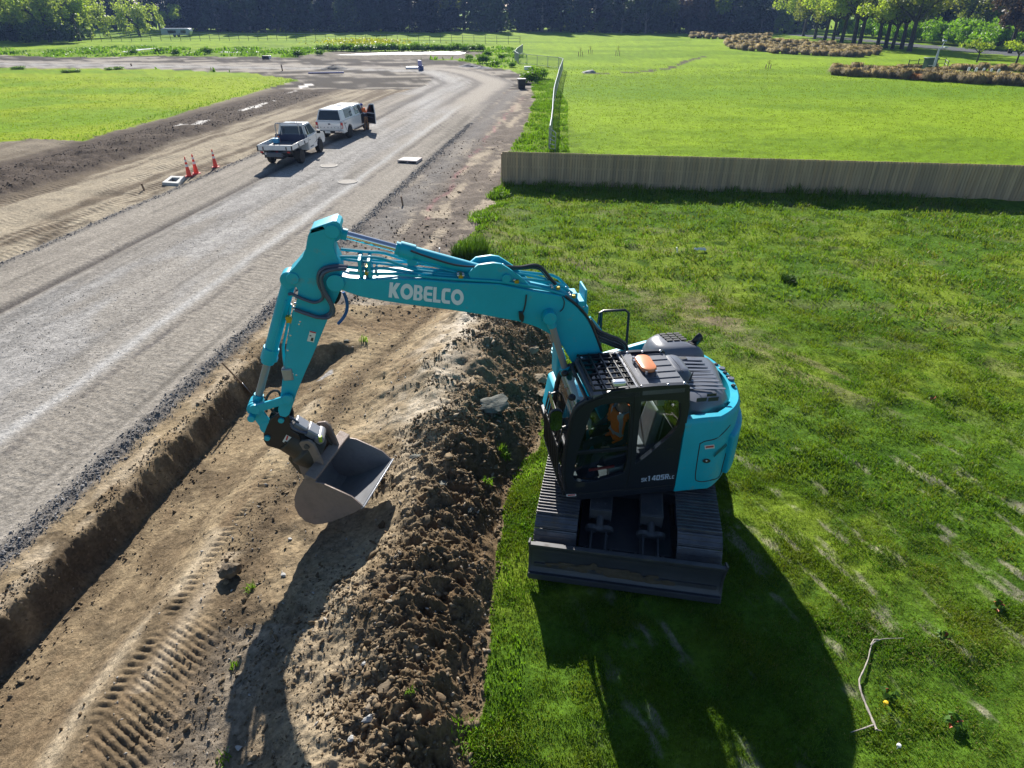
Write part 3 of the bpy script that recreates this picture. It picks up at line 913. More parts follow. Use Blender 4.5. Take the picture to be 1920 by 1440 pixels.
# dried mud clinging to the blade face
mb = UMB()
rr = random.Random(3)
for k in range(46):
    s = rr.gauss(-.25, .5)
    if abs(s) > 1.1: continue
    z = .33 + .10 * math.exp(-((s + .45) / .12) ** 2) * rr.random() - .0 + rr.uniform(-.05, .03) - .05 * max(0, s)
    a = np.interp(z, [p[1] for p in prof[::-1]], [p[0] for p in prof[::-1]]) - .012
    w_ = rr.uniform(.05, .16); h_ = rr.uniform(.02, .06)
    pts = [(a, s + w_ * math.cos(q) * rr.uniform(.7, 1.2), z + h_ * math.sin(q) * rr.uniform(.7, 1.3)) for q in np.linspace(0, 2 * math.pi, 9)[:-1]]
    mb.add(pts + [(a - .014, s, z)], [(i, (i + 1) % 8, 8) for i in range(8)])
obj('dried_mud', mb, mat('mud_cake', (.085, .066, .045), .95, var=.3, vscale=20), blade)
for s in (-.37, .33):
    mb = UMB()
    mb.hexa([(-2.1, s - .13, .25), (-2.1, s + .13, .25), (-.7, s + .15, .34), (-.7, s - .15, .34)], [(-2.1, s - .13, .40), (-2.1, s + .13, .40), (-.7, s + .15, .56), (-.7, s - .15, .56)])
    mb.plate([[(-2.12, .62), (-1.85, .42), (-2.12, .30)]], lambda p: (p[0], s - .2, p[1]), lambda p: (p[0], s - .16, p[1]))
    mb.plate([[(-2.12, .62), (-1.85, .42), (-2.12, .30)]], lambda p: (p[0], s + .16, p[1]), lambda p: (p[0], s + .2, p[1]))
    for q in (-.10, .10): mb.beam((-2.1, s + q, .46), (-1.62, s + q, .58), .03, .12)
    arm_ = obj('push_arm', mb, 'under_steel', EX, bevel=.012)
    mb = UMB()
    mb.box((-1.06, s, .80), (.92, .30, .05)); mb.box((-1.06, s - .14, .70), (.92, .03, .2)); mb.box((-1.06, s + .14, .70), (.92, .03, .2)); mb.box((-1.53, s, .74), (.03, .3, .16))
    for a in (-1.4, -.95):
        for q in (-.06, .06): mb.tube([(a, s + q, .82), (a, s + q, .838)], .016, 8)
    obj('cylinder_guard', mb, 'under_steel', arm_, bevel=.01)
    mb = UMB(); mb.tube([(-1.5, s, .70), (-1.68, s, .63)], .05, 14); mb.tube([(-1.68, s - .13, .62), (-1.68, s + .13, .62)], .055, 14)
    for q in (-.11, .11): mb.tube([(-1.66, s + q, .62), (-1.72, s + q, .60)], .085, 12)
    obj('lift_rod', mb, 'under_steel', arm_, bevel=.006)

# -------- upper structure
mb = MB()
pl = [(-.78, 1.235), (1.1, 1.235), (1.3, 1.0), (1.3, .25), (.95, .15), (.95, -.55), (1.25, -.6), (1.25, -1.05), (1.0, -1.235), (-.78, -1.235)]
pl += [(-1.44 * math.cos(a), -1.44 * math.sin(a)) for a in np.linspace(1.02, -1.02, 15)]
mb.plate([pl], lambda p: (p[0], p[1], .90), lambda p: (p[0], p[1], 1.02))
mb.box((.1, -.72, 1.2), (1.5, .5, .4))
obj('revolving_frame', mb, 'cab_black', EX, bevel=.012)

# counterweight and side skins follow the tail-swing circle
def ring(angs, R0, R1, z0f, z1f, mb, n0=None):
    vs = []; fs = []
    m = len(angs)
    for a in angs:
        c, s = -math.cos(a), math.sin(a)
        for R_, z in ((R0, z0f(a)), (R1, z0f(a)), (R1, z1f(a)), (R0, z1f(a))):
            vs.append((R_ * c, R_ * s, z))
    for i in range(m - 1):
        for k in range(4):
            fs.append((i * 4 + k, i * 4 + (k + 1) % 4, i * 4 + 4 + (k + 1) % 4, i * 4 + 4 + k))
    fs += [(0, 1, 2, 3), ((m - 1) * 4 + 3, (m - 1) * 4 + 2, (m - 1) * 4 + 1, (m - 1) * 4)]
    mb.add(vs, fs)
rimz = lambda a: float(np.interp(a, [-1.1, -.3, .35, .75, 1.05], [1.86, 1.88, 1.93, 2.05, 2.12]))
# rounded corner: straight side wall running into the arc
def wallpath():
    pts = [(-.255, 1.245), (-.5, 1.245)]
    for a in np.linspace(1.03, -1.03, 33):
        R_ = 1.465
        x_, y_ = -R_ * math.cos(a), R_ * math.sin(a)
        y_ = max(-1.245, min(1.245, y_))
        pts.append((x_, y_))
    pts += [(-.5, -1.245), (.3, -1.245)]
    return pts
WP = wallpath()
def ztop(p):
    a = math.atan2(p[1], -p[0])
    return float(np.interp(a, [-2.5, -1.1, -.3, .35, .7, .95, 1.2, 1.5], [1.62, 2.06, 2.02, 2.0, 2.07, 2.12, 2.12, 2.10]))
def skin(name, idx, z0, z1f, thick=.07, out=0.0, m='turquoise_paint', topround=.05):
    mb = MB(); P = [np.array(WP[i]) for i in idx]
    vs = []; fs = []; m_ = len(P)
    for i, p in enumerate(P):
        d = P[min(i + 1, m_ - 1)] - P[max(i - 1, 0)]; d /= np.linalg.norm(d)
        nrm = np.array([d[1], -d[0]]); nrm = nrm if np.dot(nrm, p) > 0 else -nrm
        zt = z1f(p)
        prof = [(out, z0), (out + .012, z0 + .10), (out + .012, zt - topround * 1.6), (out - .004, zt - topround * .5), (out - topround * .55, zt), (out - thick - .04, zt + .005), (out - thick - .04, z0)]
        for o_, z in prof: q = p + nrm * o_; vs.append((q[0], q[1], z))
    k = 7
    for i in range(m_ - 1):
        for j in range(k): fs.append((i * k + j, i * k + (j + 1) % k, (i + 1) * k + (j + 1) % k, (i + 1) * k + j))
    fs += [tuple(range(k)), tuple((m_ - 1) * k + j for j in reversed(range(k)))]
    mb.add(vs, fs)
    return obj(name, mb, m, EX, smooth=40)
cw = skin('counterweight', range(8, 29), .93, ztop, .10, .0)
side = skin('side_panel', range(0, 9), .90, ztop, .07)
skin('side_panel', range(28, len(WP)), .92, ztop, .07)
# bulged lower tail
mb = MB()
ring(list(np.linspace(.80, -.80, 21)), 1.40, 1.555, lambda a: 1.0, lambda a: 1.66 + .02 * math.cos(a), mb)
obj('tail_bumper', mb, 'turquoise_paint', cw, bevel=.035, seg=3, smooth=50)
# service door outline, latch, badge
def onskin(u, v, lift=.016):
    p = hp(u, v, 1.245)
    if p[0] > -.76: return np.array([p[0], 1.245 + .012 + lift, p[2]])
    d = ray(u, v); o = np.array([0, 0, H]) - XC; R_ = 1.477 + lift
    a = d[0] ** 2 + d[1] ** 2; b = 2 * (o[0] * d[0] + o[1] * d[1]); c = o[0] ** 2 + o[1] ** 2 - R_ * R_
    D = b * b - 4 * a * c
    t = (-b - math.sqrt(max(D, 0))) / (2 * a)
    return loc(np.array([0, 0, H]) + t * d)
dl = [(1305, 900), (1303, 890), (1311, 835), (1314, 830), (1322, 826), (1340, 822), (1356, 812), (1369, 797)]
mb = MB(); mb.tube([onskin(u, v, .002) for u, v in dl], .007, 6, sm=3)
mb.tube([onskin(u, v, .002) for u, v in [(1305, 900), (1315, 902), (1335, 900), (1349, 893), (1356, 868), (1369, 820)]], .007, 6, sm=3)
pieces('door_gap', mb, 'decal_ink', side)
mb = MB()
def decal(mb, corners, f, lift=0):
    P = [f(u, v) for u, v in corners]
    mb.add(P, [tuple(range(len(P)))])
pts = [onskin(1323.5 + 7.5 * math.cos(a) + 0.0, 862.5 + 4.2 * math.sin(a), .01) for a in np.linspace(0, 2 * math.pi, 17)[:-1]]
mb.add(pts, [tuple(range(16))]); obj('door_latch', mb, 'decal_ink', side)
mb = MB(); mb.ball(onskin(1323, 862, .012), .018, 6); obj('lock', mb, 'bolt_metal', side)
mb = MB(); decal(mb, [(1320, 834), (1338, 832), (1339, 839), (1321, 841)], lambda u, v: onskin(u, v, .006)); pieces('badge', mb, 'decal_white', side)
mb = MB(); decal(mb, [(1322, 835.5), (1337, 833.5), (1337, 837), (1322, 838.5)], lambda u, v: onskin(u, v, .009)); obj('badge_band', mb, 'decal_red', side)
mb = MB()
for k in range(12):
    q = k / 12
    decal(mb, [(1337 + 25 * q, 852 - 22 * q), (1338.6 + 25 * q, 851.6 - 22 * q), (1340.6 + 25 * q, 857 - 22 * q), (1339 + 25 * q, 857.4 - 22 * q)], lambda u, v: onskin(u, v, .006))
obj('cooling_slots', mb, mat('slot_teal', (.0, .10, .13), .6), side)

# engine hood, exhaust side hood
def loftbox(mb, sections):
    """sections: list of closed loops with equal counts, capped"""
    n = len(sections[0]); vs = []; fs = []
    for s_ in sections: vs += list(s_)
    for i in range(len(sections) - 1):
        for k in range(n): fs.append((i * n + k, i * n + (k + 1) % n, (i + 1) * n + (k + 1) % n, (i + 1) * n + k))
    fs += [tuple(range(n - 1, -1, -1)), tuple((len(sections) - 1) * n + k for k in range(n))]
    mb.add(vs, fs)
def rrect(x0, x1, y0, y1, r, z, n=5):
    out = []
    for cx, cy, a0 in ((x1 - r, y1 - r, 0), (x0 + r, y1 - r, 90), (x0 + r, y0 + r, 180), (x1 - r, y0 + r, 270)):
        for k in range(n + 1):
            a = math.radians(a0 + 90 * k / n)
            out.append((cx + r * math.cos(a), cy + r * math.sin(a), z if not callable(z) else z(cx + r * math.cos(a), cy + r * math.sin(a))))
    return out
def taper_arc(loop, R_):
    out = []
    for x, y, z in loop:
        d = math.hypot(x, y)
        if x < 0 and d > R_: x, y = x * R_ / d, y * R_ / d
        out.append((x, y, z))
    return out
mb = MB()
hz_ = lambda dz: (lambda x, y: dz + .10 * (x + .7) - .02 * abs(y))
S = [taper_arc(rrect(-1.42, -.30, -.34, 1.07, .2, 1.55), 1.32), taper_arc(rrect(-1.42, -.30, -.34, 1.07, .22, 2.0), 1.32),
     taper_arc(rrect(-1.37, -.31, -.33, 1.07, .22, hz_(2.13)), 1.29), taper_arc(rrect(-1.30, -.34, -.30, 1.0, .2, hz_(2.22)), 1.22), taper_arc(rrect(-1.20, -.40, -.22, .88, .16, hz_(2.255)), 1.12)]
loftbox(mb, S)
hood = obj('engine_hood', mb, 'hood_grey', EX, smooth=35, bevel=.01)
mb = MB()
for k in range(9):
    y = -.12 + .105 * k
    mb.beam((-1.02, y, 2.258 - .032), (-.46, y, 2.258 + .024), .05, .010)
pieces('hood_rib', mb, 'hood_grey', hood, bevel=.004)
mb = MB()
for (x, y) in ((-.55, -.14), (-.72, -.15)): mb.box((x, y, 2.262 + .1 * (x + .7)), (.13, .07, .014))
for (u, v, w_, h_) in ((1319, 754, 19, 7), (1341, 753, 19, 7), (1338, 745, 18, 5)):
    P = [hp(u + a * w_ / 2, v + b * h_ / 2, 1.0) for a, b in ((-1, -1), (1, -1), (1, 1), (-1, 1))]
    d = np.array([0, .22, .0])
    # louvres sit on the steep flank of the hood
    P = [np.array([p[0], 1.09 + .0, 0]) + np.array([0, 0, z]) for p, z in zip([hp(u + a * w_ / 2, v, 1.15) for a in (-1, 1, 1, -1)], (hp(u, v - h_ / 2, 1.15)[2], hp(u, v - h_ / 2, 1.15)[2], hp(u, v + h_ / 2, 1.15)[2], hp(u, v + h_ / 2, 1.15)[2]))]
    mb.add(P, [(0, 1, 2, 3)])
pieces('hood_louvre', mb, 'decal_ink', hood)
# bulge of the hood beside the cab with grab handle
mb = MB()
loftbox(mb, [rrect(-.66, -.28, -.10, .56, .14, 2.1), rrect(-.63, -.29, -.08, .54, .14, 2.33), rrect(-.58, -.33, -.04, .49, .12, 2.40), rrect(-.52, -.38, .02, .43, .08, 2.42)])
obj('air_intake', mb, 'hood_grey', hood, smooth=40, bevel=.01)
mb = MB(); mb.tube([(-.30, .06, 2.36), (-.26, .06, 2.44), (-.26, .24, 2.44), (-.30, .24, 2.36)], .02, 8)
obj('grab_handle', mb, 'bolt_metal', hood)
mb = MB(); mb.tube([(-.30, .52, 2.42), (-.30, .92, 2.42)], .05, 12)
obj('rear_work_lamp', mb, 'silver_cover', hood)
mb = MB(); mb.tube([hp(1300, 697, .55), hp(1293, 714, .6)], [.006, .02], 8); obj('aerial', mb, 'rubber_hose', EX)

mb = MB()
S = [taper_arc(rrect(-1.38, -.36, -1.2, -.42, .26, 1.4), 1.40), taper_arc(rrect(-1.36, -.38, -1.18, -.40, .27, 1.98), 1.37), taper_arc(rrect(-1.32, -.42, -1.14, -.42, .27, 2.14), 1.33), taper_arc(rrect(-1.25, -.49, -1.08, -.46, .25, 2.22), 1.27), taper_arc(rrect(-1.14, -.60, -.99, -.54, .2, 2.255), 1.17)]
loftbox(mb, S)
eh = obj('exhaust_hood', mb, 'hood_grey', EX, smooth=40, bevel=.012)
mb = MB()
for i in range(3):
    for j in range(4): mb.box((-.70 - .115 * i - .012 * j, -.96 + .072 * j, 2.262), (.095, .048, .02))
for j in range(3): mb.box((-1.08, -.70 + .05 * j, 2.235), (.10, .025, .03))
pieces('vent_slot', mb, 'decal_ink', eh)
mb = MB(); mb.tube([hq(1298, 648, 2.1), hq(1302, 643, 2.2), hq(1308, 636, 2.3), hq(1314, 630, 2.34)], [.075, .075, .07, .065], 12, sm=4, squash=.6)
mb.tube([hq(1292, 650, 2.1), hq(1300, 650, 2.12)], .06, 10)
obj('exhaust_pipe', mb, 'rubber_hose', eh)
mb = MB(); mb.box((-.78, -.5, 2.2), (.05, .04, .05)); mb.box((-.6, -.98, 2.2), (.06, .05, .05)); pieces('hood_latch', mb, 'black_steel', eh)
# caps on the counterweight rim
mb = MB()
for (u, v) in ((1352, 690), (1367, 709)):
    p = hq(u, v, 2.03); p[:2] *= 1.41 / math.hypot(p[0], p[1]); mb.cyl((p[0], p[1], 1.96), (p[0], p[1], 2.035), .05, 14)
pieces('lifting_cap', mb, 'hood_grey', cw, bevel=.006)
mb = MB()
for (u, v) in ((1345, 682), (1357, 698), (1362, 705), (1373, 722)):
    p = hq(u, v, 2.03); p[:2] *= 1.39 / math.hypot(p[0], p[1]); mb.box((p[0], p[1], 2.025), (.05, .05, .03), rz=.4)
pieces('rim_bracket', mb, 'black_steel', cw, bevel=.004)

# tool box / tank side beyond the boom, handrail
mb = MB(); loftbox(mb, [rrect(.05, 1.2, -1.23, -.62, .08, 1.02), rrect(.07, 1.12, -1.22, -.63, .08, 1.55), rrect(.12, 1.05, -1.18, -.68, .06, 1.6)])
obj('fuel_tank', mb, 'turquoise_paint', EX, smooth=40, bevel=.012)
mb = MB()
hr = [hp(1110, 650, -1.15), hp(1125, 586, -1.15), hp(1132, 583, -1.15), hp(1172, 581, -1.15), hp(1179, 587, -1.15), hp(1176, 650, -1.15)]
hr[0][2] = 1.5; hr[-1][2] = 1.5
mb.tube(hr, .022, 8); mb.tube([hp(1128, 585, -1.15), (hp(1128, 630, -1.15)[0], -1.15, 1.5)], .022, 8)
obj('handrail', mb, 'cab_black', EX)

# -------- cab
YN, YI = 1.245, .26              # door side and inner side of the cab
door_outline = [(1059, 921), (1055, 888), (1060, 842), (1070, 788), (1076, 772), (1084, 762), (1099, 753), (1127, 740), (1150, 733.5), (1182, 728), (1235, 723.5), (1290, 721),
                (1294, 724), (1293.5, 760), (1287, 797), (1278, 822), (1267, 914), (1083, 928)]
glass_front = [(1115, 765), (1130, 758.5), (1160, 755.5), (1182, 755), (1184, 758), (1181, 805), (1176, 866), (1170, 887), (1140, 896), (1105, 905), (1076, 902), (1075, 896), (1081, 856), (1098, 805), (1108, 775)]
glass_rear = [(1203, 753), (1240, 750.5), (1270, 751), (1276, 757), (1276, 785), (1270, 803), (1257, 817), (1222, 848), (1193, 871), (1191, 868)]
mb = MB(); sideplate(mb, [door_outline, glass_front, glass_rear], YN, YN - .07)
cab = obj('cab', mb, 'cab_black', EX, bevel=.012)
mb = MB(); sideplate(mb, [glass_front], YN - .03, YN - .036, trace=YN); mb.v
obj('door_window', mb, 'cab_glass', cab, smooth=0)
mb = MB(); sideplate(mb, [glass_rear], YN - .03, YN - .036, trace=YN)
obj('side_window', mb, 'cab_glass', cab, smooth=0)
mb = MB(); a = hp(1081, 852, YN); b = hp(1178, 843, YN); mb.beam((a[0], YN - .035, a[2]), (b[0], YN - .035, b[2]), .03, .055)
obj('door_rail', mb, 'cab_black', cab, bevel=.006)
mb = MB(); mb.tube([hp(1190, 742, YN + .004), hp(1187, 800, YN + .004), hp(1180, 888, YN + .004), hp(1170, 917, YN + .004)], .006, 6, sm=3)
mb.tube([hp(1063, 917, YN + .004), hp(1059, 890, YN + .004), hp(1064, 842, YN + .004), (hp(1076, 785, YN + .004)), hp(1095, 760, YN + .004), hp(1130, 745, YN + .004)], .006, 6, sm=3)
mb.tube([hp(1068, 923, YN + .004), hp(1100, 925, YN + .004), hp(1266, 909, YN + .004)], .008, 6)
obj('door_seam', mb, mat('seam_dark', (.008, .008, .01), .7), cab)
mb = MB()
for (u, v, w_, h_) in ((1088, 909, 17, 9),):
    P = [hp(u + x_ * w_ / 2, v + y_ * h_ / 2 - x_ * .7, YN + .004) for x_, y_ in ((-1, -1), (1, -1), (1, 1), (-1, 1))]
    mb.add(P, [(0, 1, 2, 3)])
P = [hp(u, v, YN + .004) for u, v in ((1250, 841), (1262, 840), (1262, 843), (1250, 844))]; mb.add(P, [(0, 1, 2, 3)])
pieces('door_handle', mb, 'decal_ink', cab)
mb = MB(); mb.add([hp(u, v, YN + .004) for u, v in ((1062, 927), (1080, 926), (1080.5, 930), (1062.5, 931))], [(0, 1, 2, 3)]); obj('step_decal', mb, 'decal_white', cab)
mb = MB(); mb.add([hp(u, v, YN + .007) for u, v in ((1064, 927.8), (1078.5, 926.8), (1079, 929), (1064.5, 930))], [(0, 1, 2, 3)]); obj('step_decal_band', mb, 'decal_red', cab)

# inner wall, rear wall, floor, front posts
sillz = 1.0; rz_ = 2.60
fx = hp(1059, 921, YN)[0]; bx = hp(1267, 914, YN)[0]; rx = hp(1292, 723, YN)[0]
def inner_conv(o): return [[hp(u, v, YN)[[0, 2]] for u, v in o]]
mb = MB(); mb.plate([inner_conv(door_outline)[0], inner_conv(glass_front)[0], inner_conv(glass_rear)[0]], lambda p: (p[0], YI, p[1]), lambda p: (p[0], YI + .06, p[1]))
obj('cab_inner_wall', mb, 'cab_black', cab, bevel=.008)
mb = MB(); mb.plate([inner_conv(glass_front)[0]], lambda p: (p[0], YI + .03, p[1]), lambda p: (p[0], YI + .035, p[1])); obj('inner_window', mb, 'cab_glass', cab, smooth=0)
mb = MB()
ymid = (YN + YI) / 2; wid = YN - YI - .13
mb.box(((fx + bx) / 2, ymid, 1.02), (fx - bx - .02, wid, .05))
mb.box((rx + .03, ymid, 1.45), (.05, wid, .86)); mb.box((rx + .03, ymid, 2.52), (.05, wid, .14))
pieces('cab_floor', mb, 'cab_black', cab, bevel=.006)
mb = MB(); mb.box((rx + .03, ymid, 2.17), (.008, wid, .58)); obj('rear_window', mb, 'cab_glass', cab, smooth=0)
# front frame follows the door profile
front = [hp(u, v, YN) for u, v in ((1059, 921), (1055, 888), (1060, 842), (1070, 788), (1076, 772), (1084, 762), (1099, 753))]
mb = MB()
for y in (YN - .035, YI + .03):
    mb.tube([(p[0] - .02, y, p[2]) for p in front], .035, 8)
for p in (front[0], front[2], front[-1]): mb.tube([(p[0] - .02, YI + .03, p[2]), (p[0] - .02, YN - .035, p[2])], .028, 8)
obj('front_frame', mb, 'cab_black', cab)
mb = MB()
fr = [(p[0] - .025, p[2]) for p in front]
vs = []; fs = []
for x, z in fr: vs += [(x, YI + .05, z), (x, YN - .05, z)]
for i in range(len(fr) - 1): fs.append((2 * i, 2 * i + 1, 2 * i + 3, 2 * i + 2))
mb.add(vs, fs); obj('windscreen', mb, 'cab_glass', cab)

# roof: dark rear panel with ribs, glazed front half under a bar guard
def rp(u, v, z=2.64): return hq(u, v, z)
xr = -.22; xs = .42; xf = 1.03
mb = MB()
loftbox(mb, [rrect(xr, xs + .02, YI, YN, .05, 2.56), rrect(xr, xs + .02, YI, YN, .05, 2.625), rrect(xr + .02, xs, YI + .02, YN - .02, .04, 2.645)])
mb.box(((xs + xf) / 2, YN - .05, 2.585), (xf - xs, .10, .08)); mb.box(((xs + xf) / 2, YI + .04, 2.585), (xf - xs, .08, .08)); mb.box((xf - .03, ymid, 2.57), (.1, YN - YI - .05, .07))
roof = obj('cab_roof', mb, 'roof_grey', cab, bevel=.012)
mb = MB()
for k in range(6): mb.beam((xr + .03, YI + .1 + k * .16, 2.650), (xs - .14, YI + .1 + k * .16, 2.650), .012, .014)
mb.box((xs - .06, ymid, 2.656), (.17, YN - YI - .03, .03))
obj('roof_rib', mb, 'roof_grey', roof, bevel=.005)
mb = MB(); mb.box((xs + .045, ymid, 2.668), (.02, YN - YI - .03, .04)); obj('roof_trim', mb, 'silver_cover', roof)
mb = MB(); mb.box(((xs + xf) / 2, ymid, 2.60), (xf - xs - .04, YN - YI - .16, .008)); mb.v = [(a, b, c + .022) for a, b, c in mb.v]; obj('roof_window', mb, 'roof_glass', roof, smooth=0)
mb = MB(); mb.box((xs + .20, ymid, 2.585), (.34, YN - YI - .17, .01)); mb.v = [(a, b, c + .022) for a, b, c in mb.v]; obj('roof_glare_panel', mb, mat('glare_pale', (.42, .5, .5), .5), roof, smooth=0)  # pale panel added under the glass, standing for sky reflected in it
mb = MB()
for k in range(5):
    x = xf - .02 - k * (xf - xs - .02) / 4
    mb.beam((x, YI + .02, 2.675), (x, YN - .02, 2.675), .020, .03)
for k in range(8):
    y = YI + .03 + k * (YN - YI - .06) / 7
    mb.beam((xf, y, 2.668), (xs + .02, y, 2.668), .014, .026)
obj('roof_guard', mb, 'black_steel', roof, bevel=.003)
mb = MB(); mb.box((.70, YN - .05, 2.745), (.17, .10, .07)); obj('roof_lamp', mb, 'lamp_glass', roof, bevel=.02)
mb = MB()
for (x, y) in ((xr + .06, YI + .06), (.1, YI + .05), (xs - .1, YI + .05), (xs - .02, YN - .04), (.05, YN - .03), (xr + .05, YN - .04), (xf - .05, YI + .1), (.5, YI + .04)): mb.ball((x, y, 2.67), .022, 6)
pieces('roof_bolt', mb, 'bolt_metal', roof)
mb = MB()
loftbox(mb, [rrect(.095, .29, .52, .93, .085, 2.70), rrect(.085, .30, .51, .94, .095, 2.72), rrect(.095, .29, .52, .93, .085, 2.748), rrect(.12, .265, .55, .90, .06, 2.758)])
obj('beacon', mb, 'orange_plastic', roof, smooth=40)
mb = MB()
for (x, y) in ((.30, .53), (.32, .62), (.12, .94), (.25, .94)): mb.cyl((x, y, 2.64), (x, y, 2.73), .018, 8)
pieces('beacon_stand', mb, 'bolt_metal', roof)

# front guard bars, mirror
mb = MB()
g0 = [(1.34, 1.02), (1.45, 1.35), (1.45, 1.85), (1.40, 2.12)]
for y in np.linspace(YI + .05, YN - .02, 9):
    mb.tube([(x, y, z) for x, z in g0], .014, 6)
for x, z in g0: mb.tube([(x, YI + .05, z), (x, YN - .02, z)], .016, 6)
for y in (YI + .1, YN - .06):
    mb.tube([(1.40, y, 2.12), (1.14, y, 2.2)], .016, 6); mb.tube([(1.34, y, 1.05), (1.28, y, 1.02)], .016, 6)
obj('front_guard', mb, 'black_steel', cab)
mp = hp(1043, 790, 1.33)
mb = MB(); mb.tube([(1.3, YN - .05, 2.1), (mp[0] + .02, 1.30, 2.25), (mp[0] + .02, 1.30, mp[2] + .1)], .014, 6, sm=4)
sec = rrect(-.085, .085, -.16, .16, .07, 0.0)
mc = np.array([mp[0], 1.32, mp[2]])
loftbox(mb, [[(mc[0] + x, mc[1] - .045, mc[2] + y) for x, y, _ in sec], [(mc[0] + x, mc[1], mc[2] + y) for x, y, _ in sec]])
mir = obj('mirror', mb, 'cab_black', cab, bevel=.006)
sec = rrect(-.074, .074, -.148, .148, .065, 0.0)
mb = MB(); mb.add([(mc[0] + x, mc[1] + .004, mc[2] + y) for x, y, _ in sec], [tuple(range(len(sec)))])
obj('mirror_face', mb, 'mirror_glass', mir, smooth=0)
mb = MB(); mb.tube([hp(u, v, 1.28) for u, v in ((1031, 738), (1034, 752), (1038, 766), (1041, 778))], .02, 8); obj('grab_bar', mb, 'bolt_metal', cab)
mb = MB()
for (u, v) in ((1072, 745), (1059, 700)): p = hq(u, v, 2.5); mb.ball(p, .055, 8, (1, 1, .8))
pieces('front_lamp', mb, 'black_steel', cab)

# seat and controls
mb = MB()
loftbox(mb, [rrect(.08, .62, .46, .98, .1, 1.36), rrect(.06, .64, .44, 1.0, .1, 1.44), rrect(.1, .6, .48, .96, .1, 1.49)])
Mx = Matrix.Rotation(math.radians(-12), 4, 'Y')
seat = obj('seat', mb, 'grey_vinyl', EX, smooth=50, bevel=.02)
mb = MB(); mb.hexa([(.02, .48, 1.45), (.14, .48, 1.45), (.14, .96, 1.45), (.02, .96, 1.45)], [(-.1, .52, 2.08), (0.02, .52, 2.08), (.02, .92, 2.08), (-.1, .92, 2.08)])
obj('seat_back', mb, 'grey_vinyl', seat, bevel=.035, seg=3)
mb = MB()
for k in range(5): mb.beam((-.02, .98 + .0, 1.52), (-.08, .98 - .01 * k, 2.0), .008, .008)
mb.hexa([(-.10, .6, 2.1), (.0, .6, 2.1), (.0, .84, 2.1), (-.10, .84, 2.1)], [(-.12, .62, 2.34), (-.03, .62, 2.34), (-.03, .82, 2.34), (-.12, .82, 2.34)])
obj('headrest', mb, 'pale_panel', seat, bevel=.04, seg=3)
mb = MB(); mb.box((.3, .74, 1.2), (.5, .4, .33)); mb.box((.5, 1.06, 1.45), (.5, .12, .16)); mb.box((.55, .42, 1.45), (.5, .12, .16)); mb.box((.98, .45, 1.5), (.2, .2, .5))
con = obj('console', mb, 'cab_black', EX, bevel=.02)
mb = MB()
for y in (1.06, .42): mb.tube([(.72, y, 1.52), (.76, y, 1.68)], .018, 8); mb.ball((.765, y, 1.70), .035, 8)
mb.tube([(1.05, .66, 1.05), (1.0, .66, 1.6)], .014, 8); mb.tube([(1.05, .8, 1.05), (1.0, .8, 1.6)], .014, 8)
pieces('joystick', mb, 'rubber_hose', con)
mb = MB(); mb.box((1.0, 1.0, 2.05), (.03, .2, .13)); obj('screen', mb, 'pale_panel', con, bevel=.01)
mb = MB(); mb.hexa([(.42, 1.02, 1.06), (.66, 1.02, 1.06), (.66, 1.14, 1.06), (.42, 1.14, 1.06)], [(.36, 1.02, 1.34), (.70, 1.02, 1.34), (.70, 1.14, 1.34), (.36, 1.14, 1.34)]); obj('storage_bin', mb, 'pale_panel', con, bevel=.02)
mb = MB(); mb.beam((.62, 1.13, 1.36), (.98, 1.13, 1.33), .03, .035); obj('safety_lever', mb, 'decal_red', con, bevel=.008)

# lettering on the cab
def flat_word(mb, word, f, w=.62, sp=.12, bold=.2):
    G = {'S': [[(1, 1), (.15, 1), (0, .88), (0, .55), (.12, .44), (.72, .44), (.72, .2), (0, .2), (0, 0), (.85, 0), (1, .12), (1, .5), (.88, .62), (.28, .62), (.28, .8), (1, .8)]],
         'K': [[(0, 0), (.3, 0), (.3, .36), (.68, 0), (1.05, 0), (.56, .5), (1.02, 1), (.66, 1), (.3, .62), (.3, 1), (0, 1)]],
         '1': [[(.3, 0), (.62, 0), (.62, 1), (.2, 1), (.05, .8), (.3, .8)]],
         '4': [[(.62, 0), (.9, 0), (.9, .2), (1.02, .2), (1.02, .4), (.9, .4), (.9, 1), (.5, 1), (0, .42), (0, .2), (.62, .2)], [(.62, .4), (.28, .4), (.62, .78)]],
         '0': [[(.12, 0), (.88, 0), (1, .12), (1, .88), (.88, 1), (.12, 1), (0, .88), (0, .12)], [(.3, .22), (.3, .78), (.7, .78), (.7, .22)]],
         'R': [[(0, 0), (.3, 0), (.3, .36), (.5, .36), (.7, 0), (1.02, 0), (.78, .4), (1, .52), (1, .88), (.88, 1), (0, 1)], [(.3, .56), (.3, .8), (.7, .8), (.7, .56)]],
         'L': [[(0, 0), (.9, 0), (.9, .22), (.3, .22), (.3, 1), (0, 1)]],
         'C': [[(1, 0), (.12, 0), (0, .12), (0, .88), (.12, 1), (1, 1), (1, .78), (.3, .78), (.3, .22), (1, .22)]]}
    x = 0
    for ch, hgt in word:
        lp = [[(x + p[0] * w * hgt, p[1] * hgt) for p in l] for l in G[ch]]
        mb.plate(lp, lambda p: f(p, .006), lambda p: f(p, .001))
        x += (w + sp) * hgt
    return x
tot = sum((.62 + .12) * h for h in (.72, .72, 1, 1, 1, 1, 1, .6, .6))
def cabtext(p, lift):
    q = p[0] / tot
    u = 1202 + 62.5 * q; v = 903.5 - 6.5 * q
    top_u = u + 1.0; top_v = v - 9.6
    return hp(u + (top_u - u) * p[1], v + (top_v - v) * p[1], YN + lift)
mb = MB(); flat_word(mb, [('S', .72), ('K', .72), ('1', 1), ('4', 1), ('0', 1), ('S', 1), ('R', 1), ('L', .6), ('C', .6)], cabtext)
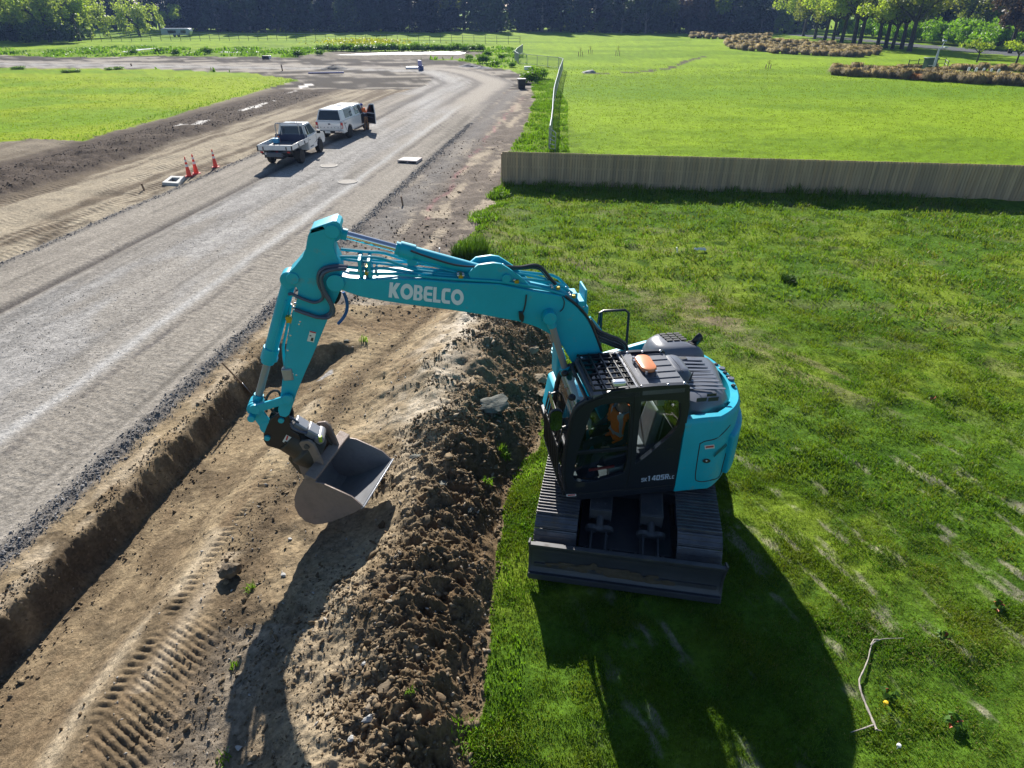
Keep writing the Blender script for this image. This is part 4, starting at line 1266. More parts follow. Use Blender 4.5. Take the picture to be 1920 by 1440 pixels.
obj('lettering', mb, mat('cab_lettering', (.46, .52, .70), .5), cab, smooth=0)
# -------- boom
YB = .215
boom_px = [(618, 524), (624, 518), (639, 518.5), (655, 522), (690, 524), (745, 523), (800, 525), (855, 530), (935, 533), (995, 545), (1032, 551), (1055, 556), (1080, 574), (1100, 596), (1117, 627), (1130, 660), (1152, 715), (1172, 790),
           (1165, 812), (1148, 815), (1132, 800), (1105, 745), (1067, 670), (1055, 650), (1037, 630), (1007, 614), (972, 603), (900, 590), (840, 581), (780, 573.5), (720, 565), (677, 557), (650, 548), (636, 542), (622, 538)]
mb = MB(); sideplate(mb, [boom_px], YB, -YB)
boom = obj('boom', mb, 'turquoise_paint', EX, bevel=.014)
# bosses and pins
def pin(mb, u, v, Y, r, t=.03, Yo=None):
    p = hp(u, v, Y); mb.cyl((p[0], Y - .002, p[2]), (p[0], Y + t, p[2]), r, 22); return p
mb = MB()
pin(mb, 1030, 594, YB, .095, .04); pin(mb, 1030, 594, YB, .05, .10)
pin(mb, 629, 530, YB, .11, .03)
for u, v in ((1018, 602),): pin(mb, u, v, YB, .02, .03)
pieces('pivot_boss', mb, 'turquoise_paint', boom, bevel=.006)
mb = MB(); q = [hp(u, v, YB + .012) for u, v in ((621, 523), (640, 521), (660, 528), (648, 534), (632, 541), (618, 537))]
# arm-cylinder bracket on top of the boom
mb = MB()
for y0 in (.16, -.12):
    sideplate(mb, [[(896, 497), (925, 493), (940, 495), (953, 503), (975, 518), (1000, 541), (935, 536), (885, 532), (878, 512)]], y0, y0 - .04, trace=.16)
br = obj('cylinder_bracket', mb, 'turquoise_paint', boom, bevel=.008)
mb = MB(); p = hp(949, 521, .16); mb.cyl((p[0], .2, p[2]), (p[0], -.2, p[2]), .06, 18); obj('bracket_pin', mb, 'turquoise_paint', br, bevel=.006)

# name on the boom
UNIT = [('K', .84), ('O', 1.0), ('B', .74), ('E', .70), ('L', .62), ('C', .70), ('O', 1.0)]
def ell(cx, cy, rx, ry, n=28): return [(cx + rx * math.cos(a), cy + ry * math.sin(a)) for a in np.linspace(0, 2 * math.pi, n + 1)[:-1]]
GL = {'K': [[(0, 0), (.27, 0), (.27, .34), (.50, 0), (.84, 0), (.50, .5), (.84, 1), (.50, 1), (.27, .66), (.27, 1), (0, 1)]],
      'O': [ell(.5, .5, .5, .52), ell(.5, .5, .235, .24)],
      'B': [[(0, 0), (.46, 0), (.6, .04), (.7, .14), (.72, .27), (.69, .4), (.6, .5), (.67, .6), (.69, .74), (.66, .88), (.58, .96), (.44, 1), (0, 1)], [(.26, .17), (.26, .41), (.4, .41), (.46, .36), (.46, .22), (.4, .17)], [(.26, .6), (.26, .83), (.38, .83), (.44, .78), (.44, .65), (.38, .6)]],
      'E': [[(.68, 0), (.2, 0), (.06, .07), (0, .24), (0, .76), (.06, .93), (.2, 1), (.68, 1), (.68, .8), (.32, .8), (.26, .75), (.26, .6), (.66, .6), (.66, .4), (.26, .4), (.26, .25), (.32, .2), (.68, .2)]],
      'L': [[(0, 0), (.60, 0), (.60, .2), (.26, .2), (.26, 1), (0, 1)]],
      'C': [[(.68, 0), (.22, 0), (.07, .07), (0, .24), (0, .76), (.07, .93), (.22, 1), (.68, 1), (.68, .78), (.34, .78), (.27, .71), (.27, .29), (.34, .22), (.68, .22)]]}
sp = .045; TOT = sum(w for _, w in UNIT) + sp * 6
def boomtext(p, lift):
    q = p[0] / TOT
    u0, v0 = 728.5 + 140.5 * q, 557.5 + 15.3 * q
    u1, v1 = 731 + 139 * q, 529 + 15.2 * q
    return hp(u0 + (u1 - u0) * p[1], v0 + (v1 - v0) * p[1], YB + lift)
mb = MB(); x = 0
for ch, w in UNIT:
    lp = [[(x + a, b) for a, b in l] for l in GL[ch]]
    mb.plate(lp, lambda p: boomtext(p, .006), lambda p: boomtext(p, .001)); x += w + sp
obj('lettering', mb, 'lettering_white', boom, smooth=0)

# black control box with its cable, low on the boom side
mb = MB()
P = [hp(u, v, YB) for u, v in ((972, 583), (979, 583), (982, 591), (981, 600), (977, 602), (975, 598), (973, 597))]
mb.plate([[(p[0], p[2]) for p in P]], lambda p: (p[0], YB + .05, p[1]), lambda p: (p[0], YB, p[1]))
cbx = obj('work_light', mb, 'rubber_hose', boom, bevel=.008)
mb = MB(); mb.tube([hp(u, v, YB + .015) for u, v in ((979, 587), (982, 582), (985, 570), (987, 553))], .010, 6, sm=4)
mb.tube([hp(u, v, YB + .012) for u, v in ((1054, 556), (1058, 566), (1056, 578), (1050, 584))], .007, 6, sm=4)
pieces('cable', mb, 'rubber_hose', boom)

# hydraulic pipes along the top of the boom
top_px = [(640, 518), (690, 524), (745, 523), (800, 525), (855, 530), (935, 533), (995, 545), (1040, 553), (1075, 570), (1098, 592)]
TX = [hp(u, v, YB) for u, v in top_px]
def topz(X):
    xs = [p[0] for p in TX][::-1]; zs = [p[2] for p in TX][::-1]
    return float(np.interp(X, xs, zs))
x0, x1 = TX[0][0], TX[-1][0]
def pipe(Y, lifts, r=.020, m='turquoise_pipe', sm=3):
    """lifts: list of (fraction along the boom from the arm end, lift, Y shift)"""
    mb = MB(); pts = []
    for f_, l_, dy in lifts:
        X = x0 + (x1 - x0) * f_
        pts.append((X, Y + dy, topz(X) + l_))
    mb.tube(pts, r, 8, sm=sm); return obj('hydraulic_pipe', mb, m, boom)
base = [(.02, .20), (.10, .22), (.16, .20), (.28, .07), (.4, .06), (.55, .06), (.62, .055)]
pipe(.17, [(.03, .05, 0), (.12, .055, 0), (.2, .05, 0), (.3, .035, .01), (.45, .035, .01), (.66, .035, .01), (.8, .04, 0), (.9, .05, 0), (.97, .05, -.02)], .019)
pipe(.11, [(.0, .09, 0), (.1, .10, 0), (.17, .10, 0), (.3, .045, 0), (.5, .04, 0), (.66, .04, 0), (.8, .05, 0), (.9, .07, 0), (.98, .07, 0)], .021)
pipe(.05, [(.0, .19, 0), (.08, .22, 0), (.16, .21, 0), (.28, .08, .02), (.4, .06, .02), (.55, .05, .02), (.66, .05, .02), (.78, .1, 0), (.88, .12, 0), (.95, .10, .0)], .021)
pipe(-.02, [(.0, .14, 0), (.1, .14, 0), (.2, .10, 0), (.33, .06, 0), (.5, .05, 0), (.66, .05, 0), (.82, .06, 0), (.93, .06, 0)], .019)
pipe(-.09, [(.0, .24, 0), (.1, .25, 0), (.17, .23, 0), (.3, .10, 0), (.36, .13, 0), (.52, .10, 0), (.66, .08, 0), (.8, .1, 0), (.92, .1, 0)], .021)
pipe(-.16, [(.0, .1, 0), (.1, .12, 0), (.25, .09, 0), (.4, .06, 0), (.6, .06, 0), (.8, .12, 0), (.9, .15, 0), (.99, .02, 0)], .02)
pipe(.14, [(.36, .05, 0), (.375, .06, -.05), (.38, .06, -.12), (.60, .05, -.12)], .014, sm=0)
mb = MB()
for f_ in (.075, .11):
    X = x0 + (x1 - x0) * f_; mb.box((X, .02, topz(X) + .12), (.04, .36, .22))
pieces('pipe_clamp', mb, 'turquoise_paint', boom, bevel=.006)
mb = MB()
for f_ in (.10, .47, .70):
    X = x0 + (x1 - x0) * f_
    for Y in (.15, .02, -.1): mb.box((X, Y, topz(X) + .07), (.06, .09, .05))
for f_ in (.88, .95):
    X = x0 + (x1 - x0) * f_; mb.box((X, .12, topz(X) + .09), (.05, .06, .04))
pieces('clamp_block', mb, 'clamp_gold', boom, bevel=.008)
mb = MB()
for f_ in (.07, .105, .135, .46, .48, .69, .85, .93, .99):
    X = x0 + (x1 - x0) * f_
    for Y in (.185, .12, .03, -.08):
        mb.ball((X, Y, topz(X) + .09), .020, 6)
for u, v in ((914, 500), (921, 499), (950, 504), (943, 499)):
    p = hp(u, v, .05); mb.ball(p, .03, 6)
pieces('fitting', mb, 'bolt_metal', boom)
mb = MB()
for dy, du in ((.06, 0), (-.02, 2)):
    mb.tube([hp(948, 500 + du, dy), hp(975, 501 + du, dy), hp(1000, 497 + du * 2, dy), hp(1015, 502 + du * 2, dy), hp(1030, 520 + du * 2, dy), hp(1042, 533, dy)], .024, 8, sm=5)
mb.tube([hp(770, 470, .1), hp(800, 481, .12), hp(850, 496, .12), hp(890, 500, .12), hp(905, 495, .1), hp(925, 493, .08), hp(945, 501, .06)], .013, 8, sm=4)
pieces('boom_hose', mb, 'rubber_hose', boom)
mb = MB()
P = [hp(u, v, -.1) for u, v in ((1075, 556), (1090, 545), (1100, 552), (1103, 562), (1100, 585), (1085, 580))]
for (u, v, w_) in ((1085, 565, .1), (1093, 575, .08)):
    p = hp(u, v, .05); mb.box(p, (w_, .3, .12))
p = hp(1093, 552, 0); mb.box(p, (.03, .34, .26), M=None); p = hp(1072, 552, .0); mb.box(p, (.12, .2, .1))
pieces('valve_block', mb, 'turquoise_paint', boom, bevel=.012)
mb = MB()
for k, (dy, s_) in enumerate(((.12, 0), (.02, 5), (-.08, 11), (-.15, 16))):
    mb.tube([hp(1106, 600 + s_ * .4, dy), hp(1120, 618 + s_, dy), hp(1140, 628 + s_, dy), hp(1160, 636 + s_, dy), hp(1174, 648 + s_ * .5, dy), hp(1176, 668, dy)], .024, 8, sm=5)
mb.tube([hp(1060, 555, YB - .01), hp(1085, 575, YB), hp(1105, 600, YB), hp(1118, 630, YB), hp(1128, 658, YB)], .018, 8, sm=4)
pieces('foot_hose', mb, 'rubber_hose', boom)
mb = MB(); mb.tube([hp(1104, 596, .0), hp(1118, 612, .0), hp(1128, 626, 0)], .035, 10); obj('pipe_elbow', mb, 'turquoise_pipe', boom)

# -------- cylinders
def cylinder(name, a, b, r, rr_, split, m_rod='chrome', collar=.05):
    """barrel from a to the split point, rod from there to b"""
    a = np.array(a, float); b = np.array(b, float); s = a + (b - a) * split; d = (b - a) / np.linalg.norm(b - a)
    mb = MB(); mb.cyl(a, s, r, 20); mb.cyl(s - d * .14, s + d * collar, r * 1.22, 20); mb.cyl(s - d * .02, s + d * .10, r * 1.0, 16)
    mb.cyl(a + np.array([0, r * 1.1, 0]), a - np.array([0, r * 1.1, 0]), r * 1.3, 18)
    o = obj(name, mb, 'turquoise_paint', EX, bevel=.006)
    mb = MB(); mb.cyl(s, b, rr_, 16); obj('piston_rod', mb, m_rod, o)
    mb = MB(); mb.cyl(b - d * .16, b - d * .02, rr_ * 1.35, 14); mb.cyl(b + np.array([0, rr_ * 1.6, 0]), b - np.array([0, rr_ * 1.6, 0]), rr_ * 2.0, 16)
    obj('rod_eye', mb, 'turquoise_paint', o, bevel=.005)
    mb = MB(); mb.box(s - d * .10 + np.array([0, 0, -r * 1.3]), (.12, .12, .1)); mb.tube([s - d * .1 + np.array([0, r, -r * .8]), s - d * .5 + np.array([0, r, -r * .9]), a + d * .2 + np.array([0, r, -r * .9])], .014, 6)
    obj('port', mb, 'turquoise_paint', o, bevel=.01)
    return o
aP = hp(949, 521, 0.0); aE = hp(626, 434, 0.0)
cylinder('arm_cylinder', aP, aE, .085, .052, .615)
for sgn in (1, -1):
    p = hp(1030, 594, YB + .08); e = hp(1064, 706, YB + .08); d = (e - p)
    base_ = p + d * 2.6
    o = cylinder('boom_cylinder', (base_[0], sgn * (YB + .08), base_[2]), (p[0], sgn * (YB + .08), p[2]), .075, .045, .64, 'rod_bronze')
# teal barrel heads seen in front of the cab
mb = MB(); p = hp(1052, 676, -.05); mb.box((p[0] + .05, -.05, p[2]), (.10, .35, .45)); 
obj('boom_foot_bracket', mb, 'turquoise_paint', boom, bevel=.02)

# -------- arm (dipper)
YA = .16
arm_px = [(583, 430), (590, 427), (624, 415), (630, 415), (637, 420), (640, 428), (636, 436), (629, 447), (625.5, 462), (629, 475), (636, 490), (640, 505), (641, 530), (637, 547), (627, 569), (618, 591), (609, 612), (597.5, 640), (586, 668), (575, 692), (557, 735), (550, 757), (542, 778),
          (536, 783), (524, 780), (521, 770), (526, 740), (529, 715), (535, 690), (539, 640), (545, 610), (550, 587), (556, 562), (559, 545), (550, 531), (542, 529), (539, 522), (541, 512), (552, 501), (567, 482), (573, 466), (577, 443)]
mb = MB(); sideplate(mb, [arm_px], YA, -YA)
arm = obj('arm', mb, 'turquoise_paint', EX, bevel=.014)
mb = MB(); pin(mb, 623, 434, YA, .085, .02); pin(mb, 549, 522, YA, .075, .02); pin(mb, 539, 747.5, YA, .06, .08); pin(mb, 537, 757, YA, .03, .03)
pieces('pin_boss', mb, 'turquoise_paint', arm, bevel=.005)
mb = MB(); mb.add([hp(u, v, YA + .004) for u, v in ((581, 620), (593, 623), (588.5, 642), (575.5, 639.5))], [(0, 1, 2, 3)]); wl_ = obj('warning_label', mb, 'decal_white', arm, smooth=0)
mb = MB(); mb.add([hp(u, v, YA + .008) for u, v in ((581.3, 620.6), (592.6, 623.2), (592, 625.4), (580.8, 622.8))], [(0, 1, 2, 3)]); obj('label_band', mb, 'decal_red', wl_, smooth=0)
mb = MB(); mb.add([hp(u, v, YA + .008) for u, v in ((584, 633), (588, 634), (586.5, 640), (582, 638.6))], [(0, 1, 2, 3)]); mb.add([hp(u, v, YA + .008) for u, v in ((581, 628), (584, 628.8), (583.5, 631), (580.4, 630.2))], [(0, 1, 2, 3)]); obj('label_ink', mb, 'decal_ink', wl_, smooth=0)
# arm hoses: two S-curves on the near side
mb = MB()
S1 = [(652, 500), (632, 499), (612, 502), (600, 510), (597, 524), (601, 540), (612, 556), (621, 572), (621, 584), (612, 592), (598, 595), (580, 590), (560, 583), (552, 580)]
S2 = [(650, 504), (628, 505), (610, 510), (603, 520), (603, 530), (608, 545), (617, 560), (624, 575), (625, 586), (616, 595), (602, 596)]
mb.tube([hp(u, v, YA + .045) for u, v in S1], .026, 8, sm=4)
o1 = pieces('arm_hose', mb, 'grey_hose', arm)
mb = MB(); mb.tube([hp(u, v, YA + .10) for u, v in S2], .024, 8, sm=4); mb.tube([hp(u, v, YA + .03) for u, v in ((603, 545), (606, 556), (600, 564), (588, 567), (572, 562), (562, 558), (548, 551), (541, 552))], .020, 8, sm=4)
pieces('arm_hose', mb, 'grey_hose', arm)
mb = MB(); mb.tube([hp(u, v, -.1) for u, v in ((644, 548), (649, 560), (651, 575), (648, 588), (642, 598), (634, 607))], .022, 8, sm=4); obj('dangling_hose', mb, 'blue_hose', arm)
mb = MB(); mb.tube([hp(u, v, -.05) for u, v in ((637, 546), (636, 556), (632, 564), (628, 568))], .022, 8, sm=4); obj('short_hose', mb, 'rubber_hose', arm)
# pipes and valve along the front edge of the arm
mb = MB()
mb.tube([hp(u, v, .10) for u, v in ((552, 580), (549, 592), (545, 610), (541, 640), (537, 665), (536, 690))], .017, 8, sm=3)
mb.tube([hp(u, v, .02) for u, v in ((545, 570), (541, 600), (535, 630), (531, 650), (533, 678), (537, 700))], .019, 8, sm=3)
mb.tube([hp(u, v, .10) for u, v in ((544, 552), (553, 555), (560, 557))], .017, 8)
pieces('arm_pipe', mb, 'turquoise_pipe', arm)
mb = MB()
for u, v in ((541, 598), (549, 600)): mb.box(hp(u, v, .1), (.06, .07, .09))
pieces('clamp_block', mb, 'clamp_gold', arm, bevel=.008)
mb = MB()
for u, v in ((550, 577), (554, 570), (556, 560), (545, 628), (540, 656), (544, 703), (549, 700), (556, 702), (563, 602), (561, 607)): mb.ball(hp(u, v, YA * .9), .022, 6)
pieces('fitting', mb, 'bolt_metal', arm)
mb = MB(); mb.box(hp(540, 700, YA * .8), (.14, .1, .18)); obj('shut_off_valve', mb, 'silver_cover', arm, bevel=.02)
cylinder('bucket_cylinder', hp(544, 521, 0), hp(481, 757, 0), .085, .05, .60, 'rod_bronze')

# -------- linkage
def bar(mb, pa, pb, Y, w, t, ends=1.0):
    a = hp(*pa, Y); b = hp(*pb, Y); mb.beam(a, b, t, w, (0, 1, 0) if False else (0, 0, 1))
    for p in (a, b): mb.cyl((p[0], Y - t / 2 - .004, p[2]), (p[0], Y + t / 2 + .004, p[2]), w * .62 * ends, 18)
for Y in (YA + .06, -YA - .06):
    mb = MB(); bar(mb, (539, 748), (478, 767), Y, .115, .045)
    obj('guide_link', mb, 'turquoise_paint', EX, bevel=.008)
mb = MB()
for Y in (.12, -.12):
    bar(mb, (478, 767), (502, 800), Y, .17, .05)
a = hp(486, 778, 0); b = hp(500, 797, 0); mb.beam(a, b, .26, .06)
obj('bucket_link', mb, 'turquoise_paint', EX, bevel=.01)
mb = MB(); p = hp(478, 767, 0); mb.cyl((p[0], .26, p[2]), (p[0], -.26, p[2]), .05, 16); obj('link_pin', mb, 'turquoise_paint', EX, bevel=.006)
mb = MB()
for y in (.09, .03):
    mb.tube([hp(500, 772, y), hp(498, 757, y), hp(502, 742, y), hp(512, 733, y), hp(522, 734, y), hp(527, 745, y)], .017, 8, sm=4)
    mb.tube([hp(505, 760, y), hp(512, 772, y), hp(522, 778, y), hp(535, 785, y)], .017, 8, sm=4)
pieces('link_hose', mb, 'rubber_hose', EX)

# -------- tilting hitch between arm and bucket
BO = np.array([4.66, 0.0, 1.185])
BR = np.array([[.829, .31, -.466], [-.305, .948, .089], [.469, .068, .88]])
def bk(a, w, b): return BO + BR @ np.array([-a, w, b])
mb = MB()
up = [(500, 796), (507, 785), (520, 776), (533, 773), (541, 780), (545, 792), (546, 806), (560, 815), (566, 826), (560, 850), (548, 853), (520, 842), (500, 836), (494, 826), (494, 812)]
sideplate(mb, [up], .15, .11); sideplate(mb, [up], -.11, -.15, trace=.15)
P = [hp(u, v, .15) for u, v in ((512, 800), (545, 800), (562, 825), (556, 848), (520, 838), (503, 825))]
mb.plate([[(p[0], p[2]) for p in P]], lambda p: (p[0], .13, p[1]), lambda p: (p[0], -.13, p[1]))
hitch = obj('tilt_hitch', mb, 'black_steel', EX, bevel=.014)
mb = MB()
for u, v in ((527.5, 787), (501.5, 820)):
    p = hp(u, v, .15); mb.cyl((p[0], .185, p[2]), (p[0], -.185, p[2]), .04, 16)
pieces('hitch_pin', mb, 'turquoise_pipe', hitch, bevel=.004)
mb = MB(); mb.add([hp(u, v, .156) for u, v in ((537, 815), (548, 821), (541.5, 836), (529.5, 828))], [(0, 1, 2, 3)]); dl_ = obj('hitch_label', mb, 'decal_white', hitch, smooth=0)
mb = MB(); mb.add([hp(u, v, .16) for u, v in ((538, 816.5), (541, 818), (538, 826), (535.5, 824.5))], [(0, 1, 2, 3)]); obj('label_band', mb, 'decal_red', dl_, smooth=0)
mb = MB(); mb.add([hp(u, v, .16) for u, v in ((535, 827), (540, 830), (539, 833.5), (532, 829.5))], [(0, 1, 2, 3)]); obj('label_ink', mb, 'decal_ink', dl_, smooth=0)
# tilt body: barrel along the tilt axis, then the bucket grab plates
c0 = hp(545, 822, 0); c1 = bk(-.02, 0, -.12)
ax = c1 - c0
mb = MB(); mb.tube([c0 - ax * .1, c0 + ax * .35, c0 + ax * .42, c0 + ax * .8], [.21, .22, .27, .27], 26)
for w in (.20, -.20):
    pts2 = [(-.42, .02), (-.30, .16), (-.12, .12), (.02, .02), (.02, -.30), (-.16, -.42), (-.40, -.28)]
    mb.plate([pts2], lambda p: bk(p[0], w + .02, p[1]), lambda p: bk(p[0], w - .02, p[1]))
obj('rotor', mb, mat('rotor_brown', (.045, .036, .028), .5, var=.3, dirt=.25, dirt_col=(.12, .09, .06)), hitch, bevel=.012, smooth=45)
mb = MB()
a = hp(553, 788, -.03); b = hp(576, 802, -.03); c = hp(600, 816, -.03)
mb.beam(a, b, .22, .09, (0, 0, 1)); mb.beam(b, c, .24, .12, (0, 0, 1)); mb.cyl(c + np.array([0, .14, 0]), c - np.array([0, .14, 0]), .075, 16)
obj('hitch_cover', mb, 'silver_cover', hitch, bevel=.02)
mb = MB(); mb.box(hp(601, 823, .1), (.05, .06, .09)); obj('lock_flag', mb, 'lime_plastic', hitch, bevel=.01)
mb = MB(); mb.tube([hp(545, 792, .14), hp(549, 802, .15), hp(560, 808, .14), hp(575, 813, .1)], .02, 8, sm=4); mb.tube([hp(540, 780, .05), hp(550, 786, .05), hp(560, 793, .05)], .018, 8, sm=3)
pieces('hitch_hose', mb, 'grey_hose', hitch)

# -------- bucket
BW = .6
prof = [(.05, -.01), (-.015, -.12), (-.035, -.30), (-.02, -.48), (.04, -.64), (.14, -.75), (.27, -.80), (.41, -.77), (.50, -.68), (.60, -.56), (.72, -.36), (.83, -.18), (.90, -.01)]
sidep = prof + [(.69, .05), (.52, .035), (.25, .005), (.16, -.035)]
mb = MB()
def shell(prof, t):
    P = np.array(prof); out = []
    for i in range(len(P)):
        d = P[min(i + 1, len(P) - 1)] - P[max(i - 1, 0)]; d /= np.linalg.norm(d)
        out.append(P[i] + t * np.array([-d[1], d[0]]))
    return out
inn = shell(prof, .022)
vs = []; fs = []; n = len(prof)
for w in (-BW, BW):
    vs += [bk(a, w, b) for a, b in prof] + [bk(a, w, b) for a, b in inn]
mb.mi = 0
for i in range(n - 1): fs.append((i, i + 1, 2 * n + i + 1, 2 * n + i))
mb.add(vs, fs)
mb.mi = 1; b0 = len(mb.v) - len(vs)
for f in [(n + i, 3 * n + i, 3 * n + i + 1, n + i + 1) for i in range(n - 1)] + [(0, 2 * n, 3 * n, n), (n - 1, 2 * n - 1, 4 * n - 1, 3 * n - 1)]:
    mb.f.append(tuple(q + b0 for q in f)); mb.m.append(1)
for w, s in ((BW, 1), (-BW, -1)):
    mb.mi = 0
    tri = geometry.tessellate_polygon([[Vector((p[0], p[1], 0)) for p in sidep]])
    m_ = len(sidep)
    mb.add([bk(a, w, b) for a, b in sidep], [tuple(t) for t in tri]); mb.mi = 1
    mb.add([bk(a, w - s * .022, b) for a, b in sidep], [tuple(t) for t in tri])
    mb.mi = 0
    mb.add([bk(a, w, b) for a, b in sidep] + [bk(a, w - s * .022, b) for a, b in sidep], [(i, (i + 1) % m_, (i + 1) % m_ + m_, i + m_) for i in range(m_)])
bucket = obj('bucket', mb, ['bucket_outer', 'bucket_inner'], EX, smooth=30, recalc=False)
mb = MB()
mb.hexa([bk(.885, -BW - .012, -.055), bk(.885, BW + .012, -.055), bk(.915, BW + .012, .008), bk(.915, -BW - .012, .008)], [bk(.875, -BW - .012, -.045), bk(.875, BW + .012, -.045), bk(.900, BW + .012, .014), bk(.900, -BW - .012, .014)])
obj('cutting_edge', mb, 'bright_edge', bucket, bevel=.003)
mb = MB()
mb.hexa([bk(-.01, -BW, -.10), bk(-.01, BW, -.10), bk(.15, BW, -.02), bk(.15, -BW, -.02)], [bk(-.03, -BW, .0), bk(-.03, BW, .0), bk(.13, BW, .015), bk(.13, -BW, .015)])
obj('torsion_bar', mb, 'bucket_outer', bucket, bevel=.012)
mb = MB()
for w in (.26, -.26):
    pts2 = [(.10, .01), (.02, .10), (-.14, .26), (-.24, .28), (-.33, .20), (-.36, .05), (-.28, -.14), (-.16, -.30), (-.03, -.42), (-.02, -.2), (-.01, -.05)]
    mb.plate([pts2], lambda p: bk(p[0], w + .022, p[1]), lambda p: bk(p[0], w - .022, p[1]))
pieces('bucket_ear', mb, 'bucket_outer', bucket, bevel=.008)
mb = MB(); mb.cyl(bk(-.22, -.30, .17), bk(-.22, .30, .17), .04, 14); mb.cyl(bk(-.24, -.30, -.08), bk(-.24, .30, -.08), .04, 14); pieces('ear_pin', mb, 'under_steel', bucket)
# ------------------------------------------------------------------ grass blades
leafy('lawn_blades', (.058, .160, .009), var=.52, vscale=1.1, trans=.42, rough=.55, col2=(.168, .208, .016), spec=.25)
leafy('dry_blades', (.25, .235, .07), var=.3, vscale=1.0, trans=.3, rough=.7)
leafy('rank_blades', (.135, .27, .018), var=.4, vscale=.9, trans=.45, rough=.5)

def fan_points(n, r0, r1, a0, a1, rng, power=0.0):
    """random places in a sector in front of the drone, denser near it for power>0"""
    q = rng.random(n)
    e = 2.0 - power
    r = (r0 ** e + (r1 ** e - r0 ** e) * q) ** (1 / e)
    th = a0 + (a1 - a0) * rng.random(n)
    return r * np.sin(th), r * np.cos(th)

def blades(x, y, z, h, w, rng, lean=.5, wind=(0, 0)):
    n = len(x)
    ang = rng.random(n) * 2 * math.pi
    le = lean * (0.25 + rng.random(n))
    dx = np.cos(ang) * le + wind[0]; dy = np.sin(ang) * le + wind[1]
    fa = rng.random(n) * math.pi
    sx = np.cos(fa) * w / 2; sy = np.sin(fa) * w / 2
    V = np.zeros((n, 5, 3))
    V[:, 0] = np.stack([x - sx, y - sy, z - .01], -1); V[:, 1] = np.stack([x + sx, y + sy, z - .01], -1)
    mx = x + dx * h * .35; my = y + dy * h * .35; mz = z + h * .62
    V[:, 2] = np.stack([mx + sx * .8, my + sy * .8, mz], -1); V[:, 3] = np.stack([mx - sx * .8, my - sy * .8, mz], -1)
    V[:, 4] = np.stack([x + dx * h, y + dy * h, z + h * np.clip(1.05 - le * .35, .5, 1)], -1)
    b = (np.arange(n) * 5)[:, None]
    return V.reshape(-1, 3), np.concatenate([b + [[0, 1, 2]], b + [[0, 2, 3]], b + [[3, 2, 4]]])

def is_lawn(x, y):
    t = x - 0.116 * y
    zone = cover_zone(x, y)
    return zone

def cover_zone(x, y): return cover(x, y)[0]

def scatter_lawn():
    rng = np.random.default_rng(11)
    Vs = []; Ts = []; off = 0; dV = []; dT = []; doff = 0
    for (n, r0, r1, hh, ww) in ((330000, 3.2, 9.5, .044, .0078), (210000, 9.5, 17.0, .062, .0135), (120000, 17.0, 31.0, .11, .026)):
        x, y = fan_points(n, r0, r1, -.35, 1.02, rng)
        zn = cover_zone(x, y)
        bs = bare(x, y)
        tuft = fbm(x, y, .45, 4, 201)
        thin = fbm(x, y, 2.4, 3, 202)
        keep = (zn == 2) & (rng.random(len(x)) < np.clip(.25 + 1.5 * (tuft - .3), .12, 1)) & (rng.random(len(x)) > bs * .96)
        # keep the ground under the machine trampled
        x, y, tuft, thin = x[keep], y[keep], tuft[keep], thin[keep]
        z = relief(x, y)
        h = hh * (.45 + 1.9 * np.clip(tuft - .28, 0, 1)) * (.6 + .8 * rng.random(len(x)))
        df = np.abs(y - (_f0[1] + (x - _f0[0]) * FENCE_SLOPE))
        h = h * (1 + 2.6 * np.exp(-(df / 1.4) ** 2) * fbm(x, y, 1.1, 3, 203) * 1.5)
        dry = rng.random(len(x)) < np.clip(.02 + .6 * (thin - .45), .015, .3)
        V, T = blades(x[~dry], y[~dry], z[~dry], h[~dry], ww * (.6 + .8 * rng.random((~dry).sum())), rng, .8)
        Vs.append(V); Ts.append(T + off); off += len(V)
        V, T = blades(x[dry], y[dry], z[dry], h[dry] * .8, ww * (.6 + .8 * rng.random(dry.sum())), rng, 1.1)
        dV.append(V); dT.append(T + doff); doff += len(V)
    o = link('grass_blades', np_mesh('grass_blades', np.concatenate(Vs), tris=np.concatenate(Ts), mats=['lawn_blades'])); tag(o, kind='stuff')
    o = link('dry_grass', np_mesh('dry_grass', np.concatenate(dV), tris=np.concatenate(dT), mats=['dry_blades'])); tag(o, kind='stuff')

scatter_lawn()

